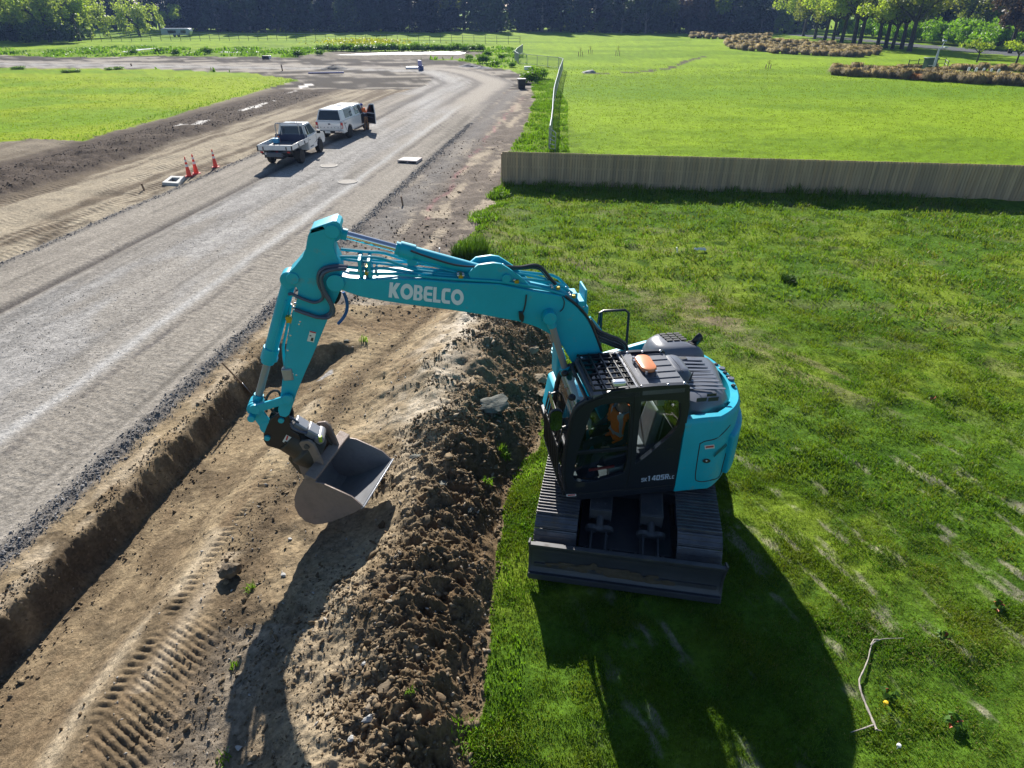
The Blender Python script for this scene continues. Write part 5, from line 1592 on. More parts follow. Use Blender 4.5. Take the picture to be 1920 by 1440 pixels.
def scatter_rank():
    """long rough grass: verge by the mesh fence, fringe of the lawn, banks by the pond"""
    rng = np.random.default_rng(12)
    Vs = []; Ts = []; off = 0
    def put(x, y, h, w, lean=.7):
        nonlocal off
        z = relief(x, y)
        V, T = blades(x, y, z, h, w, rng, lean); Vs.append(V); Ts.append(T + off); off += len(V)
    # verge between the earth and the mesh fence
    n = 60000
    y = 28 + 47 * rng.random(n); x = -3.5 + 8.0 * rng.random(n)
    zn = cover_zone(x, y); tf = fbm(x, y, 1.0, 4, 211)
    fx_ = np.interp(y, [g(1035, 280)[1], g(1050, 130)[1]], [g(1035, 280)[0], g(1050, 130)[0]])
    k = (zn == 4) & (x < fx_ + .9) & (rng.random(n) < np.clip((tf - .3) * 2.6, 0.05, 1))
    put(x[k], y[k], (.07 + .32 * np.clip(tf[k] - .35, 0, 1)) * (.6 + .8 * rng.random(k.sum())), .05 * (.6 + .8 * rng.random(k.sum())))
    # grass fringe along the lawn edge
    n = 60000
    y = 3 + 26 * rng.random(n); x = -2.5 + 5 * rng.random(n)
    zn = cover_zone(x, y); zl = cover_zone(x - .45, y); tf = fbm(x, y, .6, 4, 212)
    k = (zn == 2) & (zl != 2) & (rng.random(n) < np.clip((tf - .33) * 3.2, 0, 1))
    put(x[k], y[k], (.035 + .11 * np.clip(tf[k] - .35, 0, 1)) * (.6 + .8 * rng.random(k.sum())), .014 + .0006 * y[k])
    # weedy banks far left and around the pond
    n = 70000
    r = 84 + 70 * rng.random(n); x = (-150 + 175 * rng.random(n)); y = r
    zn = cover_zone(x, y); tf = fbm(x * .5, y * .5, 1.6, 4, 213)
    k = (zn == 4) & (x < 1 + (y - 84) * -.05 + 9 * (fbm(y, y * 0, 9, 3, 214) - .5)) & (y < 132 + 30 * (fbm(x, x * 0, 14, 3, 215) - .5)) & (rng.random(n) < np.clip((tf - .42) * 4, 0, 1))
    put(x[k], y[k], (.22 + .9 * np.clip(tf[k] - .4, 0, 1)) * (.6 + .8 * rng.random(k.sum())), .26 * (.6 + .8 * rng.random(k.sum())), .9)
    # sparse fringe on the edges of the left paddock
    n = 30000
    x = -34 + 14 * rng.random(n); y = 36 + 40 * rng.random(n)
    zn = cover_zone(x, y); zl = cover_zone(x + 1.3, y - .8)
    k = (zn == 3) & (zl != 3)
    k &= rng.random(n) < .22
    put(x[k], y[k], .06 + .12 * rng.random(k.sum()), .05 + 0 * x[k], .9)
    # tufts on the earth
    for (u, v, r_, n_) in ((945, 855, .10, 90), (915, 905, .08, 40), (680, 640, .12, 20), (470, 1105, .07, 26), (440, 1250, .05, 18), (900, 1385, .3, 260), (935, 370, .5, 240), (905, 410, .6, 200), (770, 1300, .05, 18), (420, 1425, .08, 26)):
        p = gp(u, v); a = rng.random(n_) * 2 * math.pi; q = r_ * np.sqrt(rng.random(n_))
        x = p[0] + np.cos(a) * q; y = p[1] + np.sin(a) * q
        put(x, y, .03 + .06 * rng.random(n_) + .012 * p[1] * rng.random(n_), .008 + .0012 * p[1] + 0 * x, .8)
    o = link('rough_grass', np_mesh('rough_grass', np.concatenate(Vs), tris=np.concatenate(Ts), mats=['rank_blades'])); tag(o, kind='stuff')

scatter_rank()

leafy('field_blades', (.15, .25, .012), var=.35, vscale=.7, trans=.45, rough=.6, col2=(.185, .255, .014), spec=.1)
def scatter_field():
    rng = np.random.default_rng(13); Vs = []; Ts = []; off = 0
    for n, x0, x1, y0, y1, zz in ((200000, 0, 85, 25, 98, 4), (55000, -72, -20, 38, 78, 3)):
        x = x0 + (x1 - x0) * rng.random(n); y = y0 + (y1 - y0) * rng.random(n) ** 1.4
        tf = fbm(x, y, .9, 4, 216)
        k = (np.abs(x) < y * .9 + 3) & (cover_zone(x, y) == zz) & (rng.random(n) < np.clip(.25 + 2.2 * (tf - .35), .1, 1) * np.clip((100 - y) / 55, 0, 1)); x, y = x[k], y[k]
        V, T = blades(x, y, relief(x, y), (.026 + .034 * rng.random(len(x))) * (1 + (y - 25) * .012), .022 + .0012 * (y - 25), rng, .9); Vs.append(V); Ts.append(T + off); off += len(V)
    o = link('field_grass', np_mesh('field_grass', np.concatenate(Vs), tris=np.concatenate(Ts), mats=['field_blades'])); tag(o, kind='stuff')
scatter_field()

# ------------------------------------------------------------------ clods and stones
from mathutils import noise as mnoise
mat('clod_earth', (.135, .102, .066), .95, var=.4, vscale=7, bump=.5, bscale=40, coords='Object')
def stone_mat(name, cols, rough=.9):
    m = bpy.data.materials.new(name); m.use_nodes = True
    N = m.node_tree.nodes; L = m.node_tree.links; p = N['Principled BSDF']
    geo = N.new('ShaderNodeNewGeometry'); cr = N.new('ShaderNodeValToRGB')
    cr.color_ramp.interpolation = 'LINEAR'
    e = cr.color_ramp.elements
    e[0].position = 0; e[0].color = (*cols[0], 1); e[1].position = 1; e[1].color = (*cols[-1], 1)
    for i, c in enumerate(cols[1:-1]): q = e.new((i + 1) / (len(cols) - 1)); q.color = (*c, 1)
    L.new(geo.outputs['Random Per Island'], cr.inputs[0])
    nz = N.new('ShaderNodeTexNoise'); nz.inputs['Scale'].default_value = 14; nz.inputs['Detail'].default_value = 6; L.new(geo.outputs['Position'], nz.inputs['Vector'])
    mr = N.new('ShaderNodeMapRange'); mr.inputs['From Min'].default_value = .3; mr.inputs['From Max'].default_value = .7; mr.inputs['To Min'].default_value = .65; mr.inputs['To Max'].default_value = 1.35
    L.new(nz.outputs['Fac'], mr.inputs['Value'])
    sc = N.new('ShaderNodeVectorMath'); sc.operation = 'SCALE'; L.new(cr.outputs[0], sc.inputs[0]); L.new(mr.outputs[0], sc.inputs['Scale'])
    L.new(sc.outputs[0], p.inputs['Base Color'])
    p.inputs['Roughness'].default_value = rough; p.inputs['Specular IOR Level'].default_value = .2
    bp = N.new('ShaderNodeBump'); bp.inputs['Strength'].default_value = .6; bp.inputs['Distance'].default_value = .012
    n2 = N.new('ShaderNodeTexNoise'); n2.inputs['Scale'].default_value = 55; n2.inputs['Detail'].default_value = 4; L.new(geo.outputs['Position'], n2.inputs['Vector'])
    L.new(n2.outputs['Fac'], bp.inputs['Height']); L.new(bp.outputs[0], p.inputs['Normal'])
    MATS[name] = m
stone_mat('soil_crumbs', [(.105, .074, .044), (.165, .118, .07), (.11, .079, .048), (.22, .165, .10), (.14, .103, .064), (.18, .132, .08), (.12, .088, .052), (.30, .25, .19)])
stone_mat('topsoil', [(.07, .056, .046), (.11, .088, .07), (.085, .07, .056), (.13, .105, .085)])
stone_mat('road_metal', [(.14, .138, .14), (.20, .197, .198), (.16, .158, .16), (.26, .255, .255), (.18, .178, .18), (.33, .325, .32)])
stone_mat('pale_stone', [(.30, .27, .23), (.38, .36, .33), (.26, .22, .17), (.42, .41, .40)])

def rock_proto(seed, sub=1, jag=.28, flat=.75):
    bm = bmesh.new(); bmesh.ops.create_icosphere(bm, subdivisions=sub, radius=1)
    r = random.Random(seed)
    pl = [(Vector((r.gauss(0, 1), r.gauss(0, 1), r.gauss(0, 1))).normalized(), r.uniform(.38, .8)) for _ in range(11)]
    so = Vector((r.uniform(0, 50), r.uniform(0, 50), 0))
    for v in bm.verts:
        d = v.co.normalized()
        k = 1.0
        for n_, c in pl:
            q = d.dot(n_)
            if q > .05: k = min(k, c / q)
        v.co = d * min(k, 1.15) * (1 + r.uniform(-jag, jag) * .5) * (1 + .22 * mnoise.noise(d * 2.2 + so) + (.10 * mnoise.noise(d * 6 + so) + .06 * mnoise.noise(d * 13 + so) if sub > 2 else 0))
        v.co.z *= flat
    bm.verts.ensure_lookup_table()
    V = np.array([v.co[:] for v in bm.verts]); T = np.array([[v.index for v in f.verts] for f in bm.faces])
    bm.free(); return V, T
PROTOS = [rock_proto(i, 1, .5) for i in range(14)]
PROTOS2 = [rock_proto(50 + i, 2, .2) for i in range(6)]

def rock_field(name, x, y, size, m, rng, sink=.25, protos=PROTOS):
    z = relief(x, y)
    Vs = []; Ts = []; off = 0
    idx = rng.integers(0, len(protos), len(x))
    for k, (V, T) in enumerate(protos):
        s = idx == k; n = s.sum()
        if not n: continue
        # random rotations
        q = rng.normal(size=(n, 4)); q /= np.linalg.norm(q, axis=1, keepdims=True)
        a, b, c, d = q.T
        R = np.stack([np.stack([1 - 2 * (c * c + d * d), 2 * (b * c - a * d), 2 * (b * d + a * c)], -1), np.stack([2 * (b * c + a * d), 1 - 2 * (b * b + d * d), 2 * (c * d - a * b)], -1), np.stack([2 * (b * d - a * c), 2 * (c * d + a * b), 1 - 2 * (b * b + c * c)], -1)], 1)
        sc = size[s][:, None, None] * np.array([1.25, .9, .65])[None, None] * (1 + .4 * rng.uniform(-1, 1, (n, 1, 3)))
        P = np.einsum('nij,nvj->nvi', R, V[None] * sc)
        P[:, :, 2] *= .85
        P += np.stack([x[s], y[s], z[s] + size[s] * (1 - 2 * sink) * .5], -1)[:, None]
        Vs.append(P.reshape(-1, 3)); Ts.append((T[None] + (np.arange(n) * len(V))[:, None, None] + off).reshape(-1, 3)); off += n * len(V)
    o = link(name, np_mesh(name, np.concatenate(Vs), tris=np.concatenate(Ts), mats=[m])); tag(o, kind='stuff'); return o

def scatter_stones():
    rng = np.random.default_rng(21)
    # crumbs all over the spoil mound
    n = 120000
    y = 2.5 + 14.0 * rng.random(n) ** 1.15; t = -5.4 + 5.2 * rng.random(n); x = t + .116 * y
    lo, hi = mound_edges(y)
    u = (t - (lo + hi) / 2) / ((hi - lo) / 2)
    cl = fbm(x, y, .8, 4, 221)
    right = sstep(-.15, .35, u + (cl - .5)) * (1 - sstep(1.0, 1.12, u + (cl - .5) * .4))
    left = np.exp(-((u + .95 + (cl - .5) * .6) / .16) ** 2)
    near = (1 - sstep(5.0, 6.5, y)) * sstep(-1.0, -.7, u) * (1 - sstep(1., 1.12, u))
    den = np.clip(right * 1.0 + left * .5 + near * .42 + .07 * (np.abs(u) < 1), 0, 1) * np.clip(.2 + 1.6 * (cl - .3), .1, 1)
    k = rng.random(n) < den
    x, y, right = x[k], y[k], right[k]
    size = np.exp(rng.normal(-4.45, .66, len(x))) * (.8 + .5 * right) * (1 + .15 * (y < 5.5))
    size = np.clip(size, .008, .085)
    rock_field('soil_crumbs', x, y, size, 'soil_crumbs', rng)
    # fewer, larger lumps on the right flank
    n = 1500
    y = 3.0 + 12.5 * rng.random(n) ** 1.1; t = -4.5 + 4.0 * rng.random(n); x = t + .116 * y
    lo, hi = mound_edges(y); u = (t - (lo + hi) / 2) / ((hi - lo) / 2)
    k = (u > .0) & (u < 1.0) & (rng.random(n) < .2 + .25 * (y < 6)) & (fbm(x, y, .9, 3, 222) > .44)
    x, y = x[k], y[k]
    rock_field('soil_lumps', x, y, np.clip(np.exp(rng.normal(-2.95, .35, len(x))), .035, .12), 'soil_crumbs', rng, .3, PROTOS2)
    # rim and wall of the trench, trench floor
    n = 14000
    y = 3.6 + 9.8 * rng.random(n); t = -7.55 + 2.9 * rng.random(n) ** 1.6; x = t + .116 * y
    k = rng.random(n) < np.where(t < -6.7, .75, .12) * np.clip(.2 + 1.6 * (fbm(x, y, .6, 3, 223) - .3), 0, 1)
    rock_field('trench_rubble', x[k], y[k], np.clip(np.exp(rng.normal(-4.1, .5, k.sum())), .006, .06), 'soil_crumbs', rng)
    # broken stone along both road edges
    n = 12000
    y = 5.5 + 40 * rng.random(n) ** 1.7; t = np.where(rng.random(n) < .72, rng.normal(-8.06, .12, n), rng.normal(-17.85, .12, n)); x = t + .116 * y
    rock_field('road_edge_stone', x, y, np.clip(np.exp(rng.normal(-4.1, .40, n)), .010, .05) * np.interp(y, [6, 30], [.9, 1.5]), 'road_metal', rng)
    # loose metal on the road surface
    n = 9000
    y = 8 + 22 * rng.random(n) ** 1.5; t = rng.normal(-12.7, 1.5, n); x = t + .116 * y
    k = (t > -17.5) & (t < -8.3) & (fbm(x, y, 1.2, 3, 224) > .42)
    rock_field('loose_road_stone', x[k], y[k], np.clip(np.exp(rng.normal(-4.5, .4, k.sum())), .006, .025), 'pale_stone', rng)
    # earth beyond the mound and the left bank
    n = 9000
    y = 14 + 26 * rng.random(n) ** 1.3; t = -7.8 + 5.2 * rng.random(n); x = t + .116 * y
    k = (cover_zone(x, y) == 0) & (rng.random(n) < np.clip(1.6 * (fbm(x, y, 1.4, 3, 225) - .35), 0, 1))
    rock_field('scattered_clods', x[k], y[k], np.clip(np.exp(rng.normal(-3.6, .45, k.sum())), .012, .09), 'soil_crumbs', rng)
    n = 7000
    y = 20 + 44 * rng.random(n); t = -24.2 - 4.6 * rng.random(n); x = t + .116 * y
    rock_field('topsoil_lumps', x, y, np.clip(np.exp(rng.normal(-3.45, .42, n)), .015, .09), 'topsoil', rng, .4)
    # pale stones lying about
    n = 900
    y = 3.3 + 12 * rng.random(n); t = -5.5 + 4.6 * rng.random(n); x = t + .116 * y
    k = cover_zone(x, y) != 2
    rock_field('pale_pebbles', x[k], y[k], np.clip(np.exp(rng.normal(-4.0, .45, k.sum())), .007, .05), 'pale_stone', rng, .2)
scatter_stones()

# single rocks and clods one can point at
mat('slab_rock', (.125, .125, .105), .85, var=.25, vscale=5, bump=.5, bscale=25)
mat('tan_rock', (.24, .185, .12), .9, var=.25, vscale=6, bump=.5, bscale=30)
mat('white_stone', (.42, .41, .39), .85, var=.2, vscale=9, bump=.3)
def rock(name, u, v, s, m, seed, label, cat='rock', flat=.7, rot=0.0, sink=.2):
    V, T = rock_proto(seed, 3, .07, flat)
    p = gp(u, v)
    mb = MB(); mb.add(V * np.array(s), [tuple(t) for t in T])
    o = obj(name, mb, m, smooth=28, loc=(p[0], p[1], p[2] + s[2] * flat * (1 - 2 * sink)), rz=rot)
    return tag(o, label, cat)
rock('boulder', 925, 770, (.30, .26, .22), 'slab_rock', 301, 'large flat grey slab of rock set in the dark flank of the spoil heap', rot=.4)
rock('boulder', 1000, 660, (.20, .15, .15), 'tan_rock', 302, 'brown boulder at the far end of the heap, under the knee of the boom', rot=.9)
rock('boulder', 1012, 715, (.24, .18, .17), 'tan_rock', 303, 'rounded tan boulder beside the front of the cab', rot=.2)
rock('boulder', 1016, 740, (.17, .14, .12), 'tan_rock', 304, 'smaller tan boulder just in front of the cab guard, below the rounded one', rot=1.2)
rock('earth_clod', 437, 1080, (.17, .17, .19), 'clod_earth', 305, 'biggest brown clod on the left foot of the heap, casting its own shadow', 'clod')
rock('earth_clod', 700, 1320, (.11, .08, .09), 'tan_rock', 306, 'tan square-edged clod amid dark rubble at the bottom of the photo', 'clod')
rock('earth_clod', 722, 1295, (.10, .15, .09), 'clod_earth', 307, 'upright dark slab of earth in the rubble, above the pale tan clod', 'clod', rot=.2)
rock('pale_stone', 695, 1352, (.11, .07, .06), 'white_stone', 308, 'whitish grey angular stone low in the rubble', 'stone', rot=.5)
rock('pale_stone', 660, 1388, (.045, .045, .045), 'white_stone', 309, 'small round white stone below the whitish angular one', 'stone')
rock('pale_stone', 682, 1249, (.05, .035, .035), 'white_stone', 310, 'smooth oval grey stone on the sunlit slope near the arm shadow', 'stone', rot=.6)
rock('pale_stone', 448, 1405, (.05, .04, .035), 'white_stone', 311, 'flat white stone at the bottom edge, left of the arm shadow', 'stone')
rock('pale_stone', 545, 1012, (.04, .035, .03), 'white_stone', 312, 'pale stone left of the bucket shadow', 'stone')
rock('pale_stone', 533, 1080, (.055, .05, .04), 'white_stone', 313, 'white rounded stone at the edge of the bucket shadow', 'stone')
rock('flat_stone', 780, 858, (.14, .08, .05), 'slab_rock', 314, 'flat pale slab on the heap to the right of the bucket lip', 'stone', rot=.3)
rock('flat_stone', 884, 955, (.06, .15, .05), 'slab_rock', 315, 'long grey flat stone on the dark slope facing the tracks', 'stone')
rock('flat_stone', 825, 910, (.13, .08, .06), 'slab_rock', 316, 'broad brown-grey slab halfway down the heap between bucket and tracks', 'stone', rot=.2)
rock('earth_clod', 937, 958, (.08, .06, .05), 'clod_earth', 317, 'single reddish clod on the grass beside the left track', 'clod')
rock('pale_stone', 650, 640, (.09, .05, .05), 'slab_rock', 318, 'dark stone on the pale ground below the dangling blue hose', 'stone')
# ------------------------------------------------------------------ people
mat('skin', (.42, .26, .19), .55)
mat('navy_cloth', (.018, .022, .045), .85, var=.2, vscale=20)
mat('hivis_orange', (.92, .19, .02), .75, var=.12, vscale=14)
mat('reflective_tape', (.50, .56, .66), .35, metal=.3)
mat('work_boot', (.20, .10, .045), .7, var=.2)
mat('khaki_cloth', (.30, .17, .09), .85, var=.2, vscale=18)
mat('dark_hair', (.02, .015, .012), .6)
mat('blue_cap', (.02, .05, .30), .7)
def skinned(name, joints, edges, parent):
    """joints {name: (pos, radius)}; one continuous surface grown on the skeleton"""
    names = list(joints); me = bpy.data.meshes.new(name)
    me.from_pydata([joints[n][0] for n in names], [(names.index(a), names.index(b)) for a, b in edges], [])
    o = bpy.data.objects.new(name + '_rig', me); COL.objects.link(o)
    sk = o.modifiers.new('skin', 'SKIN'); sk.use_smooth_shade = True
    if not me.skin_vertices: me.skin_vertices.new()
    for i, n in enumerate(names):
        r = joints[n][1]; r = (r, r) if not hasattr(r, '__len__') else r
        me.skin_vertices[0].data[i].radius = r; me.skin_vertices[0].data[i].use_root = (i == 0)
    ss = o.modifiers.new('sub', 'SUBSURF'); ss.levels = 2; ss.render_levels = 2
    dg = bpy.context.evaluated_depsgraph_get(); dg.update()
    m2 = bpy.data.meshes.new_from_object(o.evaluated_get(dg)); m2.name = name
    bpy.data.objects.remove(o)
    b = bpy.data.objects.new(name, m2); COL.objects.link(b); b.parent = parent
    return b
def hand(j, e, root, wrist, direc, side, grip=.5):
    """palm and five unequal bent fingers"""
    w = np.array(wrist, float); d = np.array(direc, float); d /= np.linalg.norm(d); s = np.array(side, float); s -= d * s.dot(d); s /= np.linalg.norm(s); dn = np.cross(d, s)
    if dn[2] > 0: dn = -dn
    p = w + d * .05; j[root + 'palm'] = (tuple(p), (.036, .02)); e.append((root, root + 'palm'))
    for k, (o_, ln) in enumerate(((-.03, .066), (-.01, .076), (.01, .07), (.03, .055))):
        a = p + d * .04 + s * o_; b = a + (d * (1 - grip) + dn * grip) * ln * .5; c = b + (d * (.4 - grip) + dn) * ln * .4
        for q, pt in enumerate((a, b, c)): j[f'{root}f{k}{q}'] = (tuple(pt), .0095 - .001 * q)
        e += [(root + 'palm', f'{root}f{k}0'), (f'{root}f{k}0', f'{root}f{k}1'), (f'{root}f{k}1', f'{root}f{k}2')]
    a = w + d * .03 - s * .035; b = a + d * .03 - s * .018; c = b + d * .026 + dn * .012
    j[root + 't0'] = (tuple(a), .011); j[root + 't1'] = (tuple(b), .0105); j[root + 't2'] = (tuple(c), .009)
    e += [(root + 'palm', root + 't0'), (root + 't0', root + 't1'), (root + 't1', root + 't2')]
def dress(body, faces_of, mats_):
    me = body.data
    for m in mats_: me.materials.append(MATS[m])
    for p in me.polygons: p.material_index = faces_of(p.center)
def garment(body, name, test, off, m, matf=None, mats_=None):
    bm = bmesh.new(); bm.from_mesh(body.data); bm.normal_update()
    bmesh.ops.delete(bm, geom=[f for f in bm.faces if not test(f.calc_center_median())], context='FACES')
    for v in bm.verts: v.co += v.normal * off
    me = bpy.data.meshes.new(name)
    bm.to_mesh(me); bm.free(); me.materials.clear()
    for q in (mats_ or [m]): me.materials.append(MATS[q])
    if matf:
        for p in me.polygons: p.material_index = matf(p.center)
    o = bpy.data.objects.new(name, me); COL.objects.link(o); o.parent = body.parent
    so = o.modifiers.new('cloth', 'SOLIDIFY'); so.thickness = .012; so.offset = 1
    return o
def head(parent, c, look, hair='dark_hair', cap=None):
    """face with brow, nose, mouth, eyes and ears on a shaped skull"""
    Rm = Matrix.Rotation(look, 4, 'Z')
    mb = MB(); n, m_ = 14, 18; vs = []; fs = []
    for i in range(n + 1):
        ph = math.pi * i / n
        for k in range(m_):
            a = 2 * math.pi * k / m_
            x = math.sin(ph) * math.cos(a) * .098; y = math.sin(ph) * math.sin(a) * .075; z = -math.cos(ph) * .118
            if z < -.03: x *= 1 - .22 * min(1, (-.03 - z) / .08); y *= 1 - .3 * min(1, (-.03 - z) / .08)
            if x > .06 and abs(y) < .022 and -.035 < z < .02: x += .022 * (1 - abs(y) / .022)
            p = Rm @ Vector((x, y, z)); vs.append((p[0] + c[0], p[1] + c[1], p[2] + c[2]))
    for i in range(n):
        for k in range(m_): fs.append((i * m_ + k, i * m_ + (k + 1) % m_, (i + 1) * m_ + (k + 1) % m_, (i + 1) * m_ + k))
    mb.add(vs, fs)
    def at(x, y, z): p = Rm @ Vector((x, y, z)); return (p[0] + c[0], p[1] + c[1], p[2] + c[2])
    for s in (-1, 1): mb.ball(at(-.005, s * .078, -.005), .024, 6, (.7, .4, 1.2))
    h = obj('head', mb, 'skin', parent, smooth=70)
    for s in (-1, 1):
        mb = MB(); mb.ball(at(.086, s * .03, .012), .011, 6); obj('eye', mb, 'decal_ink', h)
    mb = MB(); mb.tube([at(.083, -.024, -.058), at(.09, 0, -.056), at(.083, .024, -.058)], .006, 6); obj('mouth', mb, mat('lip', (.3, .12, .1), .5), h)
    mb = MB(); vs = []; prof = [(.106, -.02), (.108, .03), (.095, .075), (.06, .11), (.01, .128)]
    mb.lathe([(r_ if r_ > .02 else .004, z) for r_, z in prof], (0, 0, 0), 16, Rm @ Matrix.Diagonal((1, .82, 1, 1)))
    mb.v = [(v[0] + c[0] - .012 * math.cos(look), v[1] + c[1] - .012 * math.sin(look), v[2] + c[2] + .01) for v in mb.v]
    if cap: mb.hexa([at(.08, -.06, .03), at(.08, .06, .03), at(.17, .045, .012), at(.17, -.045, .012)], [at(.08, -.06, .04), at(.08, .06, .04), at(.17, .045, .02), at(.17, -.045, .02)])
    obj('cap' if cap else 'hair', mb, cap or hair, h, smooth=60)
    return h

# operator seated in the cab (machine coordinates; x towards the boom)
op = empty('person', wl(.44, .80, 1.04), math.pi + HEAD + .25, 'person in an orange vest with silver bands sitting at the controls inside the cab', 'person')
sh = 1.05
J = {'hip': ((0, 0, .50), (.15, .12)), 'waist': ((.0, 0, .68), (.135, .105)), 'chest': ((.02, 0, .90), (.16, .115)), 'neckb': ((.02, 0, 1.03), (.09, .075)), 'neck': ((.035, 0, 1.10), .052), 'skull': ((.05, 0, 1.16), .055)}
E = [('hip', 'waist'), ('waist', 'chest'), ('chest', 'neckb'), ('neckb', 'neck'), ('neck', 'skull')]
for s, L_ in ((1, 'l'), (-1, 'r')):
    J.update({L_ + 'sh': ((.02, s * .19, .98), .062), L_ + 'el': ((.12, s * .27, .70), .046), L_ + 'wr': ((.38, s * .27, .66), .031),
              L_ + 'th': ((.06, s * .10, .49), .082), L_ + 'kn': ((.46, s * .14, .50), .062), L_ + 'an': ((.56, s * .14, .11), .045), L_ + 'to': ((.72, s * .15, .06), .042)})
    E += [('neckb', L_ + 'sh'), (L_ + 'sh', L_ + 'el'), (L_ + 'el', L_ + 'wr'), ('hip', L_ + 'th'), (L_ + 'th', L_ + 'kn'), (L_ + 'kn', L_ + 'an'), (L_ + 'an', L_ + 'to')]
    hand(J, E, L_ + 'wr', J[L_ + 'wr'][0], (.9, 0, .1), (0, s, 0), .6)
body = skinned('body', J, E, op)
dress(body, lambda c: (0 if c[2] > 1.05 or c[0] > .37 and c[2] > .56 and c[2] < .8 else 2 if c[2] < .13 else 1), ['skin', 'navy_cloth', 'work_boot'])
def vest_mat(c):
    if abs(c[2] - .70) < .035: return 1
    if abs(abs(c[1]) - .115) < .035 and c[2] > .70: return 1
    return 0
garment(body, 'vest', lambda c: .56 < c[2] < 1.045 and abs(c[1]) < .21 and c[0] < .22, .018, None, vest_mat, ['hivis_orange', 'reflective_tape'])
head(op, (.06, 0, 1.24), 0.25)

# ------------------------------------------------------------------ pickups
mat('white_paint', (.80, .80, .80), .22, coat=.5, dirt=.05, dirt_col=(.5, .45, .38), dscale=2)
mat('tray_white', (.74, .74, .74), .35, var=.05, dirt=.1, dirt_col=(.4, .34, .27))
mat('car_glass', (.012, .015, .022), .05, spec=.8)
mat('clear_window', (.10, .13, .14), .05, spec=.9)
mat('tyre', (.022, .021, .02), .8, dirt=.3, dirt_col=(.2, .16, .12), dscale=6)
mat('alloy', (.55, .55, .57), .35, metal=.35)
mat('tail_red', (.50, .012, .015), .2)
mat('lamp_clear', (.7, .65, .62), .15)
mat('bumper_black', (.02, .02, .022), .5)
mat('bumper_chrome', (.5, .5, .52), .25, metal=.8)
mat('plate_white', (.7, .7, .68), .5)
mat('trim_grey', (.10, .11, .13), .6)
mat('steel_tube', (.42, .43, .45), .35, metal=.4)
mat('deck_grey', (.10, .11, .13), .6, var=.2)

def facewin(mb, quad, u0, u1, v0, v1, off=.006):
    a, b, c, d = [np.array(q, float) for q in quad]
    n_ = np.cross(b - a, d - a); n_ /= np.linalg.norm(n_)
    def P(u, v): return (a * (1 - u) + b * u) * (1 - v) + (d * (1 - u) + c * u) * v + n_ * off
    mb.add([P(u0, v0), P(u1, v0), P(u1, v1), P(u0, v1)], [(0, 1, 2, 3)])
def wheel(root, x, y, r=.38, w=.26):
    mb = MB(); s = 1 if y > 0 else -1
    prof = [(r * .62, -w / 2), (r * .93, -w / 2), (r, -w * .36), (r, w * .36), (r * .93, w / 2), (r * .62, w / 2)]
    mb.lathe(prof, (0, 0, 0), 28, Matrix.Rotation(math.pi / 2, 4, 'X')); mb.v = [(v[0] + x, v[1] + y, v[2] + r) for v in mb.v]
    t = obj('wheel', mb, 'tyre', root, smooth=40)
    mb = MB(); mb.cyl((x, y + s * w * .30, r), (x, y + s * w * .36, r), r * .62, 24)
    for k in range(6):
        a = math.pi * k / 3; mb.beam((x, y + s * w * .40, r), (x + math.cos(a) * r * .56, y + s * w * .40, r + math.sin(a) * r * .56), .07, .04, (0, 1, 0))
    mb.cyl((x, y + s * w * .3, r), (x, y + s * w * .46, r), .08, 14)
    obj('rim', mb, 'alloy', t, bevel=.006)
def arch(x, r, z0, n=9): return [(x + r * math.cos(a), max(z0, .38 + r * math.sin(a))) for a in np.linspace(0, math.pi, n)]
def textmesh(txt, size, f, lift=.004):
    c = bpy.data.curves.new('txt', 'FONT'); c.body = txt; c.size = size; c.resolution_u = 3; c.offset = size * .02
    o = bpy.data.objects.new('txt', c); COL.objects.link(o)
    dg = bpy.context.evaluated_depsgraph_get(); dg.update()
    me = bpy.data.meshes.new_from_object(o.evaluated_get(dg)); bpy.data.objects.remove(o)
    mb = MB(); mb.add([f(v.co[0], v.co[1]) for v in me.vertices], [tuple(p.vertices) for p in me.polygons]); return mb

def heading(pr, pf): d = pf - pr; return math.atan2(d[1], d[0])
# --- flat-deck ute
rr_ = gp(565, 306); fr_ = gp(600, 285)
hd = heading(rr_, fr_); sc_ = np.linalg.norm((fr_ - rr_)[:2]) / 3.1
lft = np.array([-math.sin(hd), math.cos(hd), 0])
ute = empty('flatbed_ute', rr_ + lft * .80 * sc_, hd, 'white single-cab ute with an open drop-side tray, nearer of the two on the road', 'pickup truck', 'white utes parked on the gravel road', sc_)
for x in (0, 3.1):
    for y in (.80, -.80): wheel(ute, x, y)
low = [(1.28, .45)] + [(2.66, .45)] + arch(3.1, .46, .45)[::-1][0:0] + [(p[0], p[1]) for p in arch(3.1, .46, .45)[::-1]] + [(3.95, .45), (4.06, .6), (4.05, .86), (3.9, 1.02), (3.0, 1.14), (1.28, 1.14)]
mb = MB(); mb.plate([low], lambda p: (p[0], .88, p[1]), lambda p: (p[0], -.88, p[1]))
ub = obj('body', mb, 'white_paint', ute, bevel=.05, seg=3)
def greenhouse(root, bx0, bx1, rx0, rx1, zb, zr, wb, wr, nm='cabin'):
    B_ = [(bx0, -wb, zb), (bx1, -wb, zb), (bx1, wb, zb), (bx0, wb, zb)]; T_ = [(rx0, -wr, zr), (rx1, -wr, zr), (rx1, wr, zr), (rx0, wr, zr)]
    mb = MB(); mb.hexa(B_, T_); o = obj(nm, mb, 'white_paint', root, bevel=.05, seg=3)
    faces = {'right': (B_[0], B_[1], T_[1], T_[0]), 'left': (B_[2], B_[3], T_[3], T_[2]), 'front': (B_[1], B_[2], T_[2], T_[1]), 'rear': (B_[3], B_[0], T_[0], T_[3])}
    return o, faces
gh, gf = greenhouse(ute, 1.3, 3.02, 1.42, 2.36, 1.12, 1.78, .85, .68)
